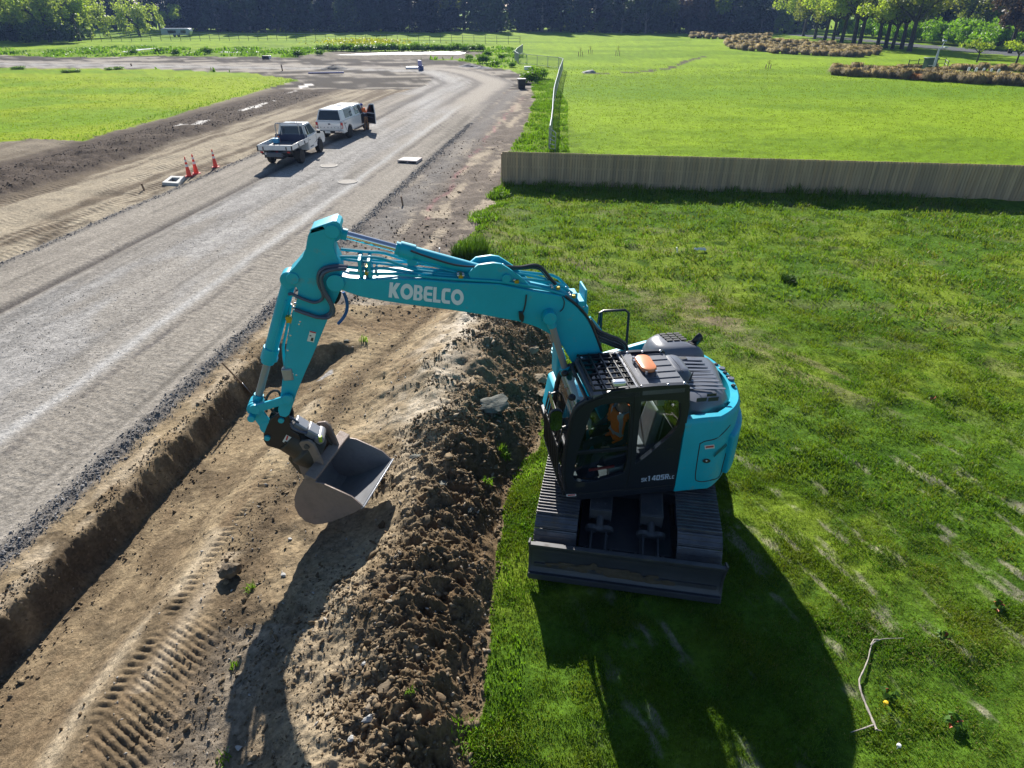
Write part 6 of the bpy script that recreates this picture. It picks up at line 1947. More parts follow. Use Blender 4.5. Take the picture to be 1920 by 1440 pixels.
for nm, fc, a in (('side_window', 'right', (.30, .86, .12, .86)), ('side_window', 'left', (.14, .70, .12, .86)), ('windscreen', 'front', (.05, .95, .08, .92)), ('rear_window', 'rear', (.08, .92, .25, .85))):
    mb = MB(); facewin(mb, gf[fc], *a); obj(nm, mb, 'clear_window' if nm == 'side_window' else 'car_glass', gh, smooth=0)
mb = MB(); facewin(mb, gf['right'], .10, .24, .15, .82, .007); obj('quarter_window', mb, 'car_glass', gh, smooth=0)
mb = MB(); mb.box((3.0 - .15, -.98, 1.18), (.12, .2, .17)); mb.box((2.9, -.9, 1.15), (.05, .12, .05)); obj('wing_mirror', mb, 'bumper_black', gh, bevel=.02)
mb = MB(); mb.box((2.85, .98, 1.18), (.12, .2, .17)); obj('wing_mirror', mb, 'bumper_black', gh, bevel=.02)
mb = MB()
for x in (1.34, 2.62): mb.tube([(x, -.884, 1.1), (x + .02, -.886, .5)], .006, 6)
mb.beam((1.5, -.888, .95), (1.66, -.888, .95), .02, .03); obj('door_gap', mb, 'trim_grey', ub)
mb = MB(); mb.box((1.8, -.884, .58), (.5, .012, .06)); obj('side_moulding', mb, 'trim_grey', ub)
mb = MB(); mb.box((1.85, 0, 1.80), (.25, .3, .05)); obj('roof_beacon', mb, 'white_paint', gh, bevel=.015)
mb = MB(); mb.box((-.05, 0, .90), (2.42, 1.84, .07)); mb.box((0, 0, .70), (3.0, .8, .2)); deck = obj('tray_deck', mb, 'deck_grey', ute, bevel=.01)
for nm, c, s in (('tailgate', (-1.25, 0, 1.02), (.035, 1.86, .25)), ('drop_side', (-.05, -.92, 1.02), (2.40, .035, .25)), ('drop_side', (-.05, .92, 1.02), (2.40, .035, .25))):
    mb = MB(); mb.box(c, s); obj(nm, mb, 'tray_white', deck, bevel=.012)
for (x, y) in ((-1.275, -.62), (-1.275, .62), (-.3, -.945), (.6, -.945), (-.3, .945), (.6, .945), (-1.26, -.92), (-1.26, .92)):
    mb = MB(); mb.box((x, y, .99), (.05, .05, .16) if abs(y) != .92 else (.06, .06, .27)); obj('latch', mb, 'bumper_black', deck, bevel=.008)
mb = MB(); mb.box((1.17, 0, 1.10), (.04, 1.8, .40)); hb = obj('headboard', mb, mat('headboard_navy', (.03, .04, .09), .6), ute, bevel=.01)
mb = MB()
for y in (-.82, .82):
    mb.tube([(1.17, y, .95), (1.14, y * .97, 1.78), (1.14, y * .9, 1.86), (1.14, 0, 1.87)], .03, 8)
    mb.tube([(1.15, y * .62, 1.86), (1.17, y * .62, 1.25)], .025, 8)
obj('ladder_rack', mb, 'steel_tube', hb)
mb = MB(); mb.box((-1.24, 0, .72), (.06, 1.5, .10)); rb = obj('rear_bar', mb, 'bumper_black', ute, bevel=.01)
for y in (.72, -.72, -.1): mb = MB(); mb.box((-1.275, y, .80), (.02, .16 if abs(y) > .3 else .12, .08)); obj('tail_light', mb, 'tail_red', rb, bevel=.006)
mb = MB(); mb.box((-1.28, .40, .72), (.012, .34, .12)); obj('number_plate', mb, 'plate_white', rb)
for y in (.8, -.8):
    mb = MB(); mb.box((-.52, y, .55), (.02, .30, .38)); obj('mud_flap', mb, 'bumper_black', ute)
mb = MB(); mb.box((.3, 0, .5), (2.6, .5, .2)); mb.tube([(0, -.75, .38), (0, .75, .38)], .07, 10); mb.tube([(3.1, -.75, .38), (3.1, .75, .38)], .06, 10); mb.box((2.6, 0, .42), (2.4, 1.2, .16)); obj('chassis', mb, 'bumper_black', ute)
p = ute.matrix_world
def inute(x, y, z): c, s = math.cos(hd), math.sin(hd); q = rr_ + lft * .80 * sc_; return (q[0] + (x * c - y * s) * sc_, q[1] + (x * s + y * c) * sc_, q[2] + z * sc_)
mb = MB(); mb.box((0, 0, .11), (.26, .30, .2)); mb.box((0, 0, .225), (.28, .32, .03)); mb.tube([(0, -.13, .24), (0, -.12, .29), (0, .12, .29), (0, .13, .24)], .01, 6)
o = obj('cool_box', mb, mat('sky_blue_plastic', (.08, .38, .62), .4), None, bevel=.015, loc=inute(.55, .62, .94), rz=hd); o.scale = (sc_,) * 3; tag(o, 'light blue cool box standing in the open tray of the ute', 'cool box')
mb = MB(); mb.lathe([(.07, 0), (.075, .2), (.06, .24), (.03, .27), (.03, .30)], n=12)
o = obj('spray_can', mb, 'hivis_orange', None, loc=inute(.80, .58, .94), smooth=40); o.scale = (sc_,) * 3; tag(o, 'small orange container behind the blue cool box in the tray', 'container')

# --- double-cab with canopy
rr2 = gp(656, 258); fr2 = gp(687, 243)
hd2 = heading(rr2, fr2); s2 = np.linalg.norm((fr2 - rr2)[:2]) / 3.22; s2 = max(s2, .84)
lf2 = np.array([-math.sin(hd2), math.cos(hd2), 0])
org2 = rr2 + lf2 * .80 * s2
rg = empty('canopy_ute', org2, hd2, 'white double-cab ute with a closed canopy, dark rear glass and its driver door open', 'pickup truck', 'white utes parked on the gravel road', s2)
for x in (0, 3.22):
    for y in (.80, -.80): wheel(rg, x, y)
A0 = [(q[0], q[1]) for q in arch(0, .47, .45)[::-1]]; A1 = [(q[0], q[1]) for q in arch(3.22, .47, .45)[::-1]]
low = [(-1.2, .62), (-1.1, .45)] + A0 + A1 + [(4.05, .45), (4.16, .62), (4.14, .92), (4.0, 1.06), (3.1, 1.18), (-1.17, 1.18), (-1.2, 1.1)]
mb = MB(); mb.plate([low], lambda p: (p[0], .90, p[1]), lambda p: (p[0], -.90, p[1]))
rb_ = obj('body', mb, 'white_paint', rg, bevel=.05, seg=3)
gh, gf = greenhouse(rg, 1.22, 3.28, 1.30, 2.72, 1.16, 1.80, .87, .70)
cn, cf = greenhouse(rg, -1.16, 1.20, -.98, 1.19, 1.17, 1.84, .88, .68, 'canopy')
mb = MB(); facewin(mb, cf['rear'], .06, .94, .08, .90); obj('canopy_rear_glass', mb, 'car_glass', cn, smooth=0)
for fc in ('right', 'left'):
    mb = MB(); facewin(mb, cf[fc], *((.28, .84, .14, .86) if fc == 'right' else (.16, .72, .14, .86))); obj('canopy_side_glass', mb, 'car_glass', cn, smooth=0)
mb = MB(); facewin(mb, gf['right'], .06, .42, .14, .86); obj('rear_door_window', mb, 'clear_window', gh, smooth=0)
mb = MB(); facewin(mb, gf['right'], .46, .80, .02, .86); obj('door_opening', mb, 'bumper_black', gh, smooth=0)
mb = MB(); facewin(mb, gf['left'], .2, .94, .14, .86); obj('side_window', mb, 'car_glass', gh, smooth=0)
mb = MB(); facewin(mb, gf['front'], .05, .95, .08, .92); obj('windscreen', mb, 'car_glass', gh, smooth=0)
mb = MB(); mb.box((2.62, -.902, .85), (.86, .012, .62)); obj('door_aperture', mb, 'bumper_black', rb_)
mb = MB(); mb.box((.9, 0, 1.855), (.3, .26, .04)); obj('roof_vent', mb, 'white_paint', cn, bevel=.015)
mb = MB(); mb.box((.4, -.30, 1.853), (.10, .12, .03)); obj('roof_aerial', mb, 'bumper_black', cn)
for y in (.84, -.84):
    mb = MB(); mb.box((-1.185, y, .93), (.09, .15, .36)); tl = obj('tail_light', mb, 'tail_red', rb_, bevel=.02)
    mb = MB(); mb.box((-1.235, y, .86), (.012, .11, .15)); obj('reverse_lens', mb, 'lamp_clear', tl)
mb = MB(); mb.box((-1.22, 0, .52), (.16, 1.5, .16)); bp_ = obj('rear_bumper', mb, 'bumper_black', rg, bevel=.03)
mb = MB(); mb.box((-1.23, -.62, .56), (.17, .5, .14)); mb.box((-1.23, .72, .56), (.17, .3, .14)); obj('bumper_step', mb, 'bumper_chrome', bp_, bevel=.03)
mb = MB(); mb.box((-1.312, .12, .53), (.012, .36, .13)); obj('number_plate', mb, 'plate_white', bp_)
mb = MB(); P = [(-1.206, .09 * math.cos(a), 1.0 + .045 * math.sin(a)) for a in np.linspace(0, 2 * math.pi, 17)[:-1]]; mb.add(P, [tuple(range(16))]); obj('tailgate_badge', mb, mat('badge_navy', (.02, .03, .07), .3), rb_, smooth=0)
for k, ch in enumerate('RANGER'):
    mb = textmesh(ch, .10, lambda a, b, k=k: (-1.206, .62 - .235 * k - a, .76 + b)); obj('tailgate_letter', mb, 'trim_grey', rb_, smooth=0, recalc=False)
mb = MB(); mb.tube([(-1.21, -.76, .68), (-1.21, -.76, 1.14), (-1.21, .76, 1.14), (-1.21, .76, .68)], .006, 6); obj('tailgate_gap', mb, 'trim_grey', rb_)
mb = MB(); mb.box((1.6, -.96, .42), (1.9, .14, .05)); mb.box((1.6, .96, .42), (1.9, .14, .05)); obj('side_step', mb, 'bumper_black', rg, bevel=.015)
mb = MB()
mb.tube([(-.95, -.905, 1.15), (-.55, -.906, .50)], .012, 6)
mb.plate([[(-.9, 1.05), (-.45, 1.0), (-.72, .96)]], lambda p: (p[0], -.908, p[1]), lambda p: (p[0], -.902, p[1])); obj('side_stripe', mb, mat('stripe_blue', (.02, .03, .08), .4), rb_)
mb = MB(); mb.box((1.3, 0, .5), (4.6, .7, .2)); mb.tube([(0, -.75, .38), (0, .75, .38)], .07, 10); mb.tube([(3.22, -.75, .38), (3.22, .75, .38)], .06, 10); mb.box((-1.1, .1, .34), (.15, .08, .06)); obj('chassis', mb, 'bumper_black', rg)
# open driver's door, hinged at its front edge
da_ = math.radians(62)
def dr(l, off, z): # l from the hinge to the rear edge, off outward from the panel
    hx, hy = 3.06, -.90
    ax_ = np.array([-math.cos(da_), -math.sin(da_)]); nx_ = np.array([math.sin(da_), -math.cos(da_)])
    q = np.array([hx, hy]) + ax_ * l + nx_ * off
    return (q[0], q[1], z)
oval = [(0, .5), (.04, .46), (.96, .46), (1.0, .6), (1.0, 1.14), (.93, 1.74), (.86, 1.78), (.48, 1.74), (0, 1.14)]
hole = [(.12, 1.18), (.94, 1.18), (.88, 1.70), (.50, 1.68)]
mb = MB(); mb.plate([oval, hole], lambda p: dr(p[0], .05, p[1]), lambda p: dr(p[0], .0, p[1])); do = obj('driver_door', mb, 'white_paint', rg, bevel=.012)
mb = MB(); mb.plate([[(.05, .52), (.95, .5), (.96, 1.13), (.05, 1.13)]], lambda p: dr(p[0], -.003, p[1]), lambda p: dr(p[0], -.03, p[1])); obj('door_trim', mb, 'bumper_black', do, bevel=.01)
mb = MB(); mb.beam(dr(.2, -.05, .92), dr(.85, -.05, .88), .05, .05); obj('arm_rest', mb, 'trim_grey', do, bevel=.01)
mb = MB(); mb.plate([hole], lambda p: dr(p[0], .024, p[1]), lambda p: dr(p[0], .020, p[1])); obj('door_glass', mb, 'cab_glass', do, smooth=0)
mb = MB(); mb.box(dr(.15, .12, 1.22), (.12, .2, .17)); obj('wing_mirror', mb, 'bumper_black', do, bevel=.02)

# person at the open door, leaning into the cabin
def inrg(x, y, z): c, s = math.cos(hd2), math.sin(hd2); return (org2[0] + (x * c - y * s) * s2, org2[1] + (x * s + y * c) * s2, org2[2] + z * s2)
pp = empty('person', inrg(2.80, -1.0, 0), hd2 + math.radians(70), 'person in orange vest and blue cap at the open door of the ute', 'person', scale=s2)
J = {'hip': ((0, 0, .92), (.15, .12)), 'waist': ((.05, 0, 1.08), (.14, .11)), 'chest': ((.14, 0, 1.30), (.16, .12)), 'neckb': ((.20, 0, 1.44), (.09, .07)), 'neck': ((.23, 0, 1.50), .05), 'skull': ((.25, 0, 1.56), .055)}
E = [('hip', 'waist'), ('waist', 'chest'), ('chest', 'neckb'), ('neckb', 'neck'), ('neck', 'skull')]
for s, L_ in ((1, 'l'), (-1, 'r')):
    J.update({L_ + 'sh': ((.19, s * .19, 1.39), .06), L_ + 'el': ((.34, s * .24, 1.18), .045), L_ + 'wr': ((.56, s * .18, 1.16), .03),
              L_ + 'th': ((-.01, s * .10, .86), .085), L_ + 'kn': ((.03 + .03 * s, s * .12, .48), .06), L_ + 'an': ((-.03 + .05 * s, s * .13, .09), .045), L_ + 'to': ((.13 + .05 * s, s * .15, .045), .042)})
    E += [('neckb', L_ + 'sh'), (L_ + 'sh', L_ + 'el'), (L_ + 'el', L_ + 'wr'), ('hip', L_ + 'th'), (L_ + 'th', L_ + 'kn'), (L_ + 'kn', L_ + 'an'), (L_ + 'an', L_ + 'to')]
    hand(J, E, L_ + 'wr', J[L_ + 'wr'][0], (1, 0, 0), (0, s, 0), .4)
body = skinned('body', J, E, pp)
dress(body, lambda c: (0 if c[2] > 1.46 or c[0] > .54 else 3 if c[2] < .14 else 2 if c[2] < .93 else 1), ['skin', 'navy_cloth', 'khaki_cloth', 'work_boot'])
garment(body, 'vest', lambda c: 1.12 < c[2] < 1.45 and abs(c[1]) < .20, .018, None, lambda c: 1 if abs(c[2] - 1.16) < .03 else 0, ['hivis_orange', 'reflective_tape'])
head(pp, (.27, 0, 1.63), 0.0, cap='blue_cap')

# ------------------------------------------------------------------ small things on the site
mat('cone_orange', (.90, .075, .035), .5, var=.06)
mat('cone_base', (.50, .04, .03), .6)
mat('white_band', (.78, .76, .76), .4)
mat('concrete', (.50, .50, .48), .85, var=.15, bump=.2)
mat('concrete_pink', (.55, .48, .45), .85, var=.12, bump=.2)
mat('weathered_wood', (.25, .17, .11), .85, var=.3, vscale=12)
def cone(u, v, vt, label, rz=.3, ut=None, first=[None]):
    p = gp(u, v)
    h = up_at(ut or u, vt, p[1]) - p[2]
    if first[0] is None:
        r = empty('traffic_cone', (0, 0, 0), 0, label, 'traffic cone', 'orange traffic cones beside the road')
        mb = MB(); mb.lathe([(.135, .03), (.125, .06), (.03, .97), (.025, 1.0)], n=20); c_ = obj('cone_body', mb, 'cone_orange', r, smooth=40)
        for z0, z1 in ((.50, .62), (.74, .86)):
            f = lambda z: .125 + (.03 - .125) * (z - .06) / .91 + .003
            mb = MB(); mb.lathe([(f(z0), z0), (f(z1), z1)], n=20); obj('reflective_band', mb, 'white_band', c_, smooth=40)
        mb = MB(); loftbox(mb, [rrect(-.2, .2, -.2, .2, .05, 0.0), rrect(-.19, .19, -.19, .19, .05, .04)]); obj('base', mb, 'cone_base', r, bevel=.008)
        first[0] = (r, family(r)); o = r
    else:
        o = copy_tree(first[0][0], first[0][1]); o['label'] = label
    o.location = tuple(p); o.rotation_euler = (0, 0, rz); o.scale = (h,) * 3
cone(355, 330.5, 294, 'orange cone touching the concrete pit frame, leftmost of the three', .3)
cone(368.5, 325.5, 289, 'middle one of the three orange cones, just behind the leftmost', .6)
cone(404.5, 313.5, 280, 'orange cone standing alone on the right, nearest the white ute', .1)

P = [gp(u, v) for u, v in ((304.5, 346.5), (335, 348.5), (348, 335), (321.5, 334))]
def lerpq(P, a, b): return (P[0] * (1 - a) + P[1] * a) * (1 - b) + (P[3] * (1 - a) + P[2] * a) * b
mb = MB()
oq = [(0, 0), (1, 0), (1, 1), (0, 1)]; iq = [(.22, .22), (.22, .78), (.78, .78), (.78, .22)]
mb.plate([oq, iq], lambda p: tuple(lerpq(P, *p) + np.array([0, 0, .11])), lambda p: tuple(lerpq(P, *p) + np.array([0, 0, -.03])))
tag(obj('pit_frame', mb, 'concrete', bevel=.012), 'square pale concrete frame with an open middle lying beside the cones', 'concrete frame')

P = [gp(u, v) for u, v in ((745.5, 305), (782, 307), (792, 300), (757, 299))]
mb = MB(); up_ = np.array([0, 0, 1.0])
mb.plate([oq], lambda p: tuple(lerpq(P, *p) + up_ * .13), lambda p: tuple(lerpq(P, *p) + up_ * .08))
for a in (.03, .5, .97): mb.hexa([lerpq(P, a - .03, 0), lerpq(P, a + .03, 0), lerpq(P, a + .03, 1), lerpq(P, a - .03, 1)], [lerpq(P, a - .03, 0) + up_ * .08, lerpq(P, a + .03, 0) + up_ * .08, lerpq(P, a + .03, 1) + up_ * .08, lerpq(P, a - .03, 1) + up_ * .08])
tag(obj('pallet', mb, 'concrete_pink', bevel=.01), 'low pinkish white pallet lying at the right edge of the gravel road', 'pallet')

def manhole(u, v, ru, label, ring):
    p = gp(u, v); r = ru * np.linalg.norm(p - np.array([0, 0, H])) / F
    e = empty('manhole', p, 0, label, 'manhole', 'round manholes in the gravel road')
    n = 32
    A = [(math.cos(a), math.sin(a)) for a in np.linspace(0, 2 * math.pi, n + 1)[:-1]]
    mb = MB(); mb.plate([[(x * r, y * r) for x, y in A], [(x * r * ring, y * r * ring) for x, y in A[::-1]]], lambda q: (q[0], q[1], .022), lambda q: (q[0], q[1], -.05)); obj('ring', mb, mat('dusty_ring', (.36, .335, .30), .9, var=.15), e)
    mb = MB(); mb.plate([[(x * r * ring * .98, y * r * ring * .98) for x, y in A]], lambda q: (q[0], q[1], .016), lambda q: (q[0], q[1], -.05)); obj('lid', mb, mat('lid_%d' % u, (.29, .265, .235), .9, var=.2, bump=.4), e)
manhole(617, 311, 15, 'round pale manhole in the road, nearer the white flatbed ute', .8)
manhole(652, 341, 17, 'dusty manhole ring in the road, closer to the drone than the pale one', .9)

def stake(u, v, ut, vt, w, label, m='weathered_wood', cat='stake', name='wooden_stake'):
    p = gp(u, v); z = up_at(ut, vt, p[1]); d = ray(ut, vt); t = (z - H) / d[2]
    top = np.array([d[0] * t, p[1], z])
    mb = MB(); mb.beam(p - np.array([0, 0, .1]), top, w, w)
    return tag(obj(name, mb, m, bevel=.004), label, cat)
stake(271, 357, 265, 344, .06, 'brown wooden peg leaning beside the road, left of the pit frame')
stake(823, 474, 824, 465, .05, 'short white peg at the grass edge behind the boom', 'white_band')
stake(756, 385, 752, 368, .06, 'thin brown peg at the right edge of the road, above the boom cylinder')
stake(530, 133, 527, 121, .12, 'slim stake standing in the far road left of the dark heap')
stake(247, 124, 245, 119, .14, 'twin-legged peg stump on the far left road')

# spade left in the trench
a = gp(462, 741); b = ray(416, 680)
tp = np.array([0, 0, H]) + b * 13.15
mb = MB(); mb.tube([a + np.array([0, 0, .12]), tp], .018, 8)
sp_ = empty('spade', (0, 0, 0), 0, 'long-handled spade leaning in the trench beside the arm', 'spade')
obj('handle', mb, 'weathered_wood', sp_)
mb = MB(); d = (tp - a); d /= np.linalg.norm(d); s = np.cross(d, [0, 0, 1]); s /= np.linalg.norm(s); q = a + np.array([0, 0, .16])
mb.add([q + s * .11, q - s * .11, q - s * .10 - d * .24, q - d * .32, q + s * .10 - d * .24, q + d * .04], [(0, 5, 1, 2, 3, 4)]); o = obj('spade_blade', mb, mat('spade_steel', (.32, .33, .36), .35, metal=.6), sp_); so = o.modifiers.new('s', 'SOLIDIFY'); so.thickness = .008

# fallen branch on the lawn
pts = [gp(u, v, .035) for u, v in ((1693, 1200), (1660, 1201), (1645, 1204), (1633, 1213), (1626, 1240), (1617, 1262), (1610, 1278), (1612, 1297), (1620, 1320), (1632, 1348), (1642, 1372))]
mb = MB(); pts = smooth_path(pts, 4); mb.tube(pts, list(np.linspace(.004, .014, len(pts)) * (1 + .25 * np.sin(np.arange(len(pts)) * 1.9))), 7)
br_ = obj('fallen_branch', mb, mat('bleached_bark', (.36, .32, .28), .85, var=.3, vscale=20)); tag(br_, 'bent bleached branch lying on the lawn at the lower right', 'branch')
mb = MB(); mb.tube([gp(1594, 1376, .03), gp(1618, 1369, .035), gp(1636, 1362, .03)], [.004, .008, .010], 6); mb.tube([gp(1640, 1371, .03), gp(1652, 1373, .03)], [.01, .004], 6); obj('twig', mb, 'bleached_bark', br_)
mb = MB(); mb.tube([gp(1645, 1204, .05), gp(1637, 1203, .04), gp(1631, 1213, .035)], .008, 6); obj('split_strip', mb, 'bleached_bark', br_)

# weeds and flowers on the lawn
leafy('dock_leaf', (.075, .165, .02), var=.3, trans=.3); mat('dock_red', (.40, .09, .03), .6); mat('dandelion', (.75, .50, .01), .6); mat('daisy', (.75, .75, .75), .6)
def weed(u, v, r, red, label, seed):
    p = gp(u, v); rr = random.Random(seed); e = empty('dock_weed', p, 0, label, 'weed', 'broad-leaved weeds on the lawn')
    G = MB(); R_ = MB()
    for k in range(16):
        a = rr.uniform(0, 6.28); l = r * rr.uniform(.5, 1.1); w_ = l * .26; z = rr.uniform(.05, .13)
        d = np.array([math.cos(a), math.sin(a), 0]); s = np.array([-d[1], d[0], 0])
        (R_ if k < red else G).add([d * .02 + [0, 0, .03], d * l * .55 + s * w_ + [0, 0, z], d * l + [0, 0, z * .6], d * l * .55 - s * w_ + [0, 0, z]], [(0, 1, 2, 3)])
    obj('leaves', G, 'dock_leaf', e, smooth=0, recalc=False)
    if red: obj('red_leaves', R_, 'dock_red', e, smooth=0, recalc=False)
weed(1868, 1142, .11, 4, 'weed with orange-red leaves at the right edge of the lawn', 1)
weed(1766, 1200, .09, 2, 'low weed with one orange leaf, up and right of the branch', 2)
weed(1785, 1358, .12, 3, 'reddish spotted weed at the lower right, below the branch', 3)
weed(1662, 1305, .13, 1, 'dark leafy weed between the branch and the yellow flower', 4)
weed(1745, 752, .10, 2, 'small weed with an orange leaf on the sunny lawn right of the machine', 5)
def flower(u, v, m, label, r=.022):
    p = gp(u, v); mb = MB(); mb.lathe([(.004, 0), (.004, .07), (r, .08), (r * .8, .1), (.006, .105)], n=10)
    tag(obj('flower', mb, m, loc=p, smooth=40), label, 'flower')
flower(1657, 1326, 'dandelion', 'single yellow dandelion below the dark leafy weed', .028); flower(1681, 1406, 'daisy', 'single white flower near the bottom edge of the lawn', .024)
# dark tuft, flax clump, paper scrap
def tuft(name, u, v, n, r, h, w, m, label, cat, seed, lean=.6):
    rng = np.random.default_rng(seed); p = gp(u, v); a = rng.random(n) * 6.283; q = r * np.sqrt(rng.random(n))
    V, T = blades(q * np.cos(a), q * np.sin(a), np.zeros(n), h * (.5 + .6 * rng.random(n)), w * (.6 + .8 * rng.random(n)), rng, lean)
    o = link(name, np_mesh(name, V, tris=T, mats=[m])); o.location = tuple(p); return tag(o, label, cat)
leafy('sedge_leaf', (.07, .15, .015), var=.5, trans=.35)
leafy('tuft_dark', (.035, .085, .012), var=.3, trans=.3)
tuft('grass_tuft', 1477, 527, 400, .2, .2, .016, 'tuft_dark', 'lone dark green tuft standing up from the sunny lawn', 'grass tuft', 31)
tuft('sedge_clump', 893, 492, 620, .40, .80, .03, 'sedge_leaf', 'tall upright clump of sedge behind the boom', 'sedge clump', 32, .3)
tuft('sedge_clump', 863, 488, 280, .28, .55, .026, 'tuft_dark', 'lower dark clump of sedge on the left side of the tall one', 'sedge clump', 33, .5)
mb = MB(); rr = random.Random(9)
for k in range(4):
    q = [(math.cos(a) * rr.uniform(.06, .12) + k * .08 - .16, math.sin(a) * rr.uniform(.03, .08), .03 + rr.uniform(0, .08)) for a in np.linspace(0, 6.28, 7)[:-1]]
    mb.add(q + [(k * .1 - .2, 0, .13)], [(i, (i + 1) % 6, 6) for i in range(6)])
o = obj('litter', mb, 'decal_white', loc=gp(1314, 471), smooth=0); so = o.modifiers.new('s', 'SOLIDIFY'); so.thickness = .004; tag(o, 'crumpled white scrap lying on the far lawn', 'litter')
stake(1271, 474, 1269, 464, .04, 'small white peg on the far lawn left of the scrap', 'white_band')
# ------------------------------------------------------------------ fences
def board_mat(name, cols):
    m = bpy.data.materials.new(name); m.use_nodes = True
    N = m.node_tree.nodes; L = m.node_tree.links; p = N['Principled BSDF']
    geo = N.new('ShaderNodeNewGeometry'); cr = N.new('ShaderNodeValToRGB'); e = cr.color_ramp.elements
    e[0].color = (*cols[0], 1); e[1].color = (*cols[-1], 1)
    for i, c in enumerate(cols[1:-1]): q = e.new((i + 1) / (len(cols) - 1)); q.color = (*c, 1)
    L.new(geo.outputs['Random Per Island'], cr.inputs[0])
    mp = N.new('ShaderNodeMapping'); mp.inputs['Scale'].default_value = (14, 14, .9); L.new(geo.outputs['Position'], mp.inputs['Vector'])
    nz = N.new('ShaderNodeTexNoise'); nz.inputs['Scale'].default_value = 1.0; nz.inputs['Detail'].default_value = 5; L.new(mp.outputs[0], nz.inputs['Vector'])
    mr = N.new('ShaderNodeMapRange'); mr.inputs['From Min'].default_value = .3; mr.inputs['From Max'].default_value = .7; mr.inputs['To Min'].default_value = .8; mr.inputs['To Max'].default_value = 1.15
    L.new(nz.outputs['Fac'], mr.inputs['Value'])
    sc = N.new('ShaderNodeVectorMath'); sc.operation = 'SCALE'; L.new(cr.outputs[0], sc.inputs[0]); L.new(mr.outputs[0], sc.inputs['Scale'])
    L.new(sc.outputs[0], p.inputs['Base Color']); p.inputs['Roughness'].default_value = .85; MATS[name] = m
board_mat('fence_board', [(.54, .375, .23), (.41, .30, .195), (.58, .41, .25), (.48, .345, .22), (.54, .365, .215), (.37, .28, .19)])
mat('galvanised', (.34, .36, .40), .4, metal=.5)
mat('dark_wire', (.09, .085, .08), .7)
fl = g(942, 345); fr = g(2080, 382)
def fz(x, y): return hz(x, y)
ftop = up_at(942, 284, fl[1])
fe = empty('timber_fence', (fl[0], fl[1], 0), 0, 'long timber paling fence of upright boards across the lawn', 'fence')
L_ = math.hypot(fr[0] - fl[0], fr[1] - fl[1]); fdx = np.array([(fr[0] - fl[0]) / L_, (fr[1] - fl[1]) / L_])
mb = MB(); rr = random.Random(4); s = 0.0
ang = math.atan2(fdx[1], fdx[0])
while s < L_:
    w = .118; o_ = rr.uniform(-.004, .004)
    h = ftop + rr.uniform(-.006, .006)
    c = fdx * (s + w / 2)
    mb.box((c[0], c[1] - .0 + o_, (h - .12) / 2), (w - .010, .02, h + .12), rz=ang + rr.uniform(-.01, .01)); s += w
obj('palings', mb, 'fence_board', fe, smooth=0)
mb = MB(); mb.beam((0, .022, ftop / 2 - .08), (fdx[0] * L_, fdx[1] * L_ + .022, ftop / 2 - .08), .012, ftop + .02); obj('added_backing', mb, mat('backing_dark', (.05, .04, .03), .9), fe)  # added dark sheet, stops the sunlit field shining through the gaps
for z in (.25, ftop * .55, ftop - .2):
    mb = MB(); mb.beam((0, .04, z), (fdx[0] * L_, fdx[1] * L_ + .04, z), .05, .09); obj('rail', mb, 'fence_board', fe)
for k in range(11):
    c = fdx * (k * L_ / 10 * .998); mb = MB(); mb.box((c[0], c[1] + .12, ftop / 2 - .1), (.1, .1, ftop)); obj('post', mb, 'fence_board', fe)

def mesh_fence(name, feet_px, htop, label, pr=.03, bars=True, m='galvanised', nper=14, rails=1):
    P = [gp(u, v) for u, v in feet_px]
    e = empty(name, (0, 0, 0), 0, label, 'fence')
    mb = MB()
    for a, b in zip(P[:-1], P[1:]):
        mb.tube([a + [0, 0, htop], b + [0, 0, htop]], pr, 6)
        if rails > 1: mb.tube([a + [0, 0, htop * .52], b + [0, 0, htop * .52]], pr * .6, 5)
        mb.tube([a + [0, 0, .1], b + [0, 0, .1]], pr * .8, 6)
    obj('rail', mb, m, e)
    for a in P:
        mb = MB(); mb.tube([a - [0, 0, .1], a + [0, 0, htop + .03]], pr * 1.15, 8); obj('post', mb, m, e)
    if bars:
        mb = MB()
        for a, b in zip(P[:-1], P[1:]):
            n = max(3, int(np.linalg.norm(b - a) / .115))
            for k in range(1, n):
                q = a + (b - a) * k / n; mb.tube([q + [0, 0, .1], q + [0, 0, htop]], .0075, 4, caps=False)
        obj('wire_infill', mb, m, e)
    return e
mesh_fence('mesh_fence', [(1030, 281), (1033, 262), (1035, 240), (1036, 220), (1038, 197), (1041, 182), (1044, 171), (1048, 153), (1052, 141), (1055, 131), (1047, 128.5), (1027, 126), (1007, 123.5), (988, 121.5), (972, 119.5), (965, 114), (970, 107), (980, 99)], 1.25,
           'silver tube and wire fence winding up beside the green field')
mb = MB()
pa = gp(1029, 283); pb = gp(1041, 284)
for z in (.15, .4, .65, .9, 1.2): mb.tube([pa + [0, 0, z], pb + [0, 0, z - .25 * (z / 1.2)]], .022, 6)
mb.tube([pa, pa + [0, 0, 1.2]], .03, 8); mb.tube([pb, pb + [0, 0, .95]], .03, 8)
tag(obj('fence_gate', mb, 'galvanised'), 'short slanting silver gate panel between wire fence and timber fence', 'gate')
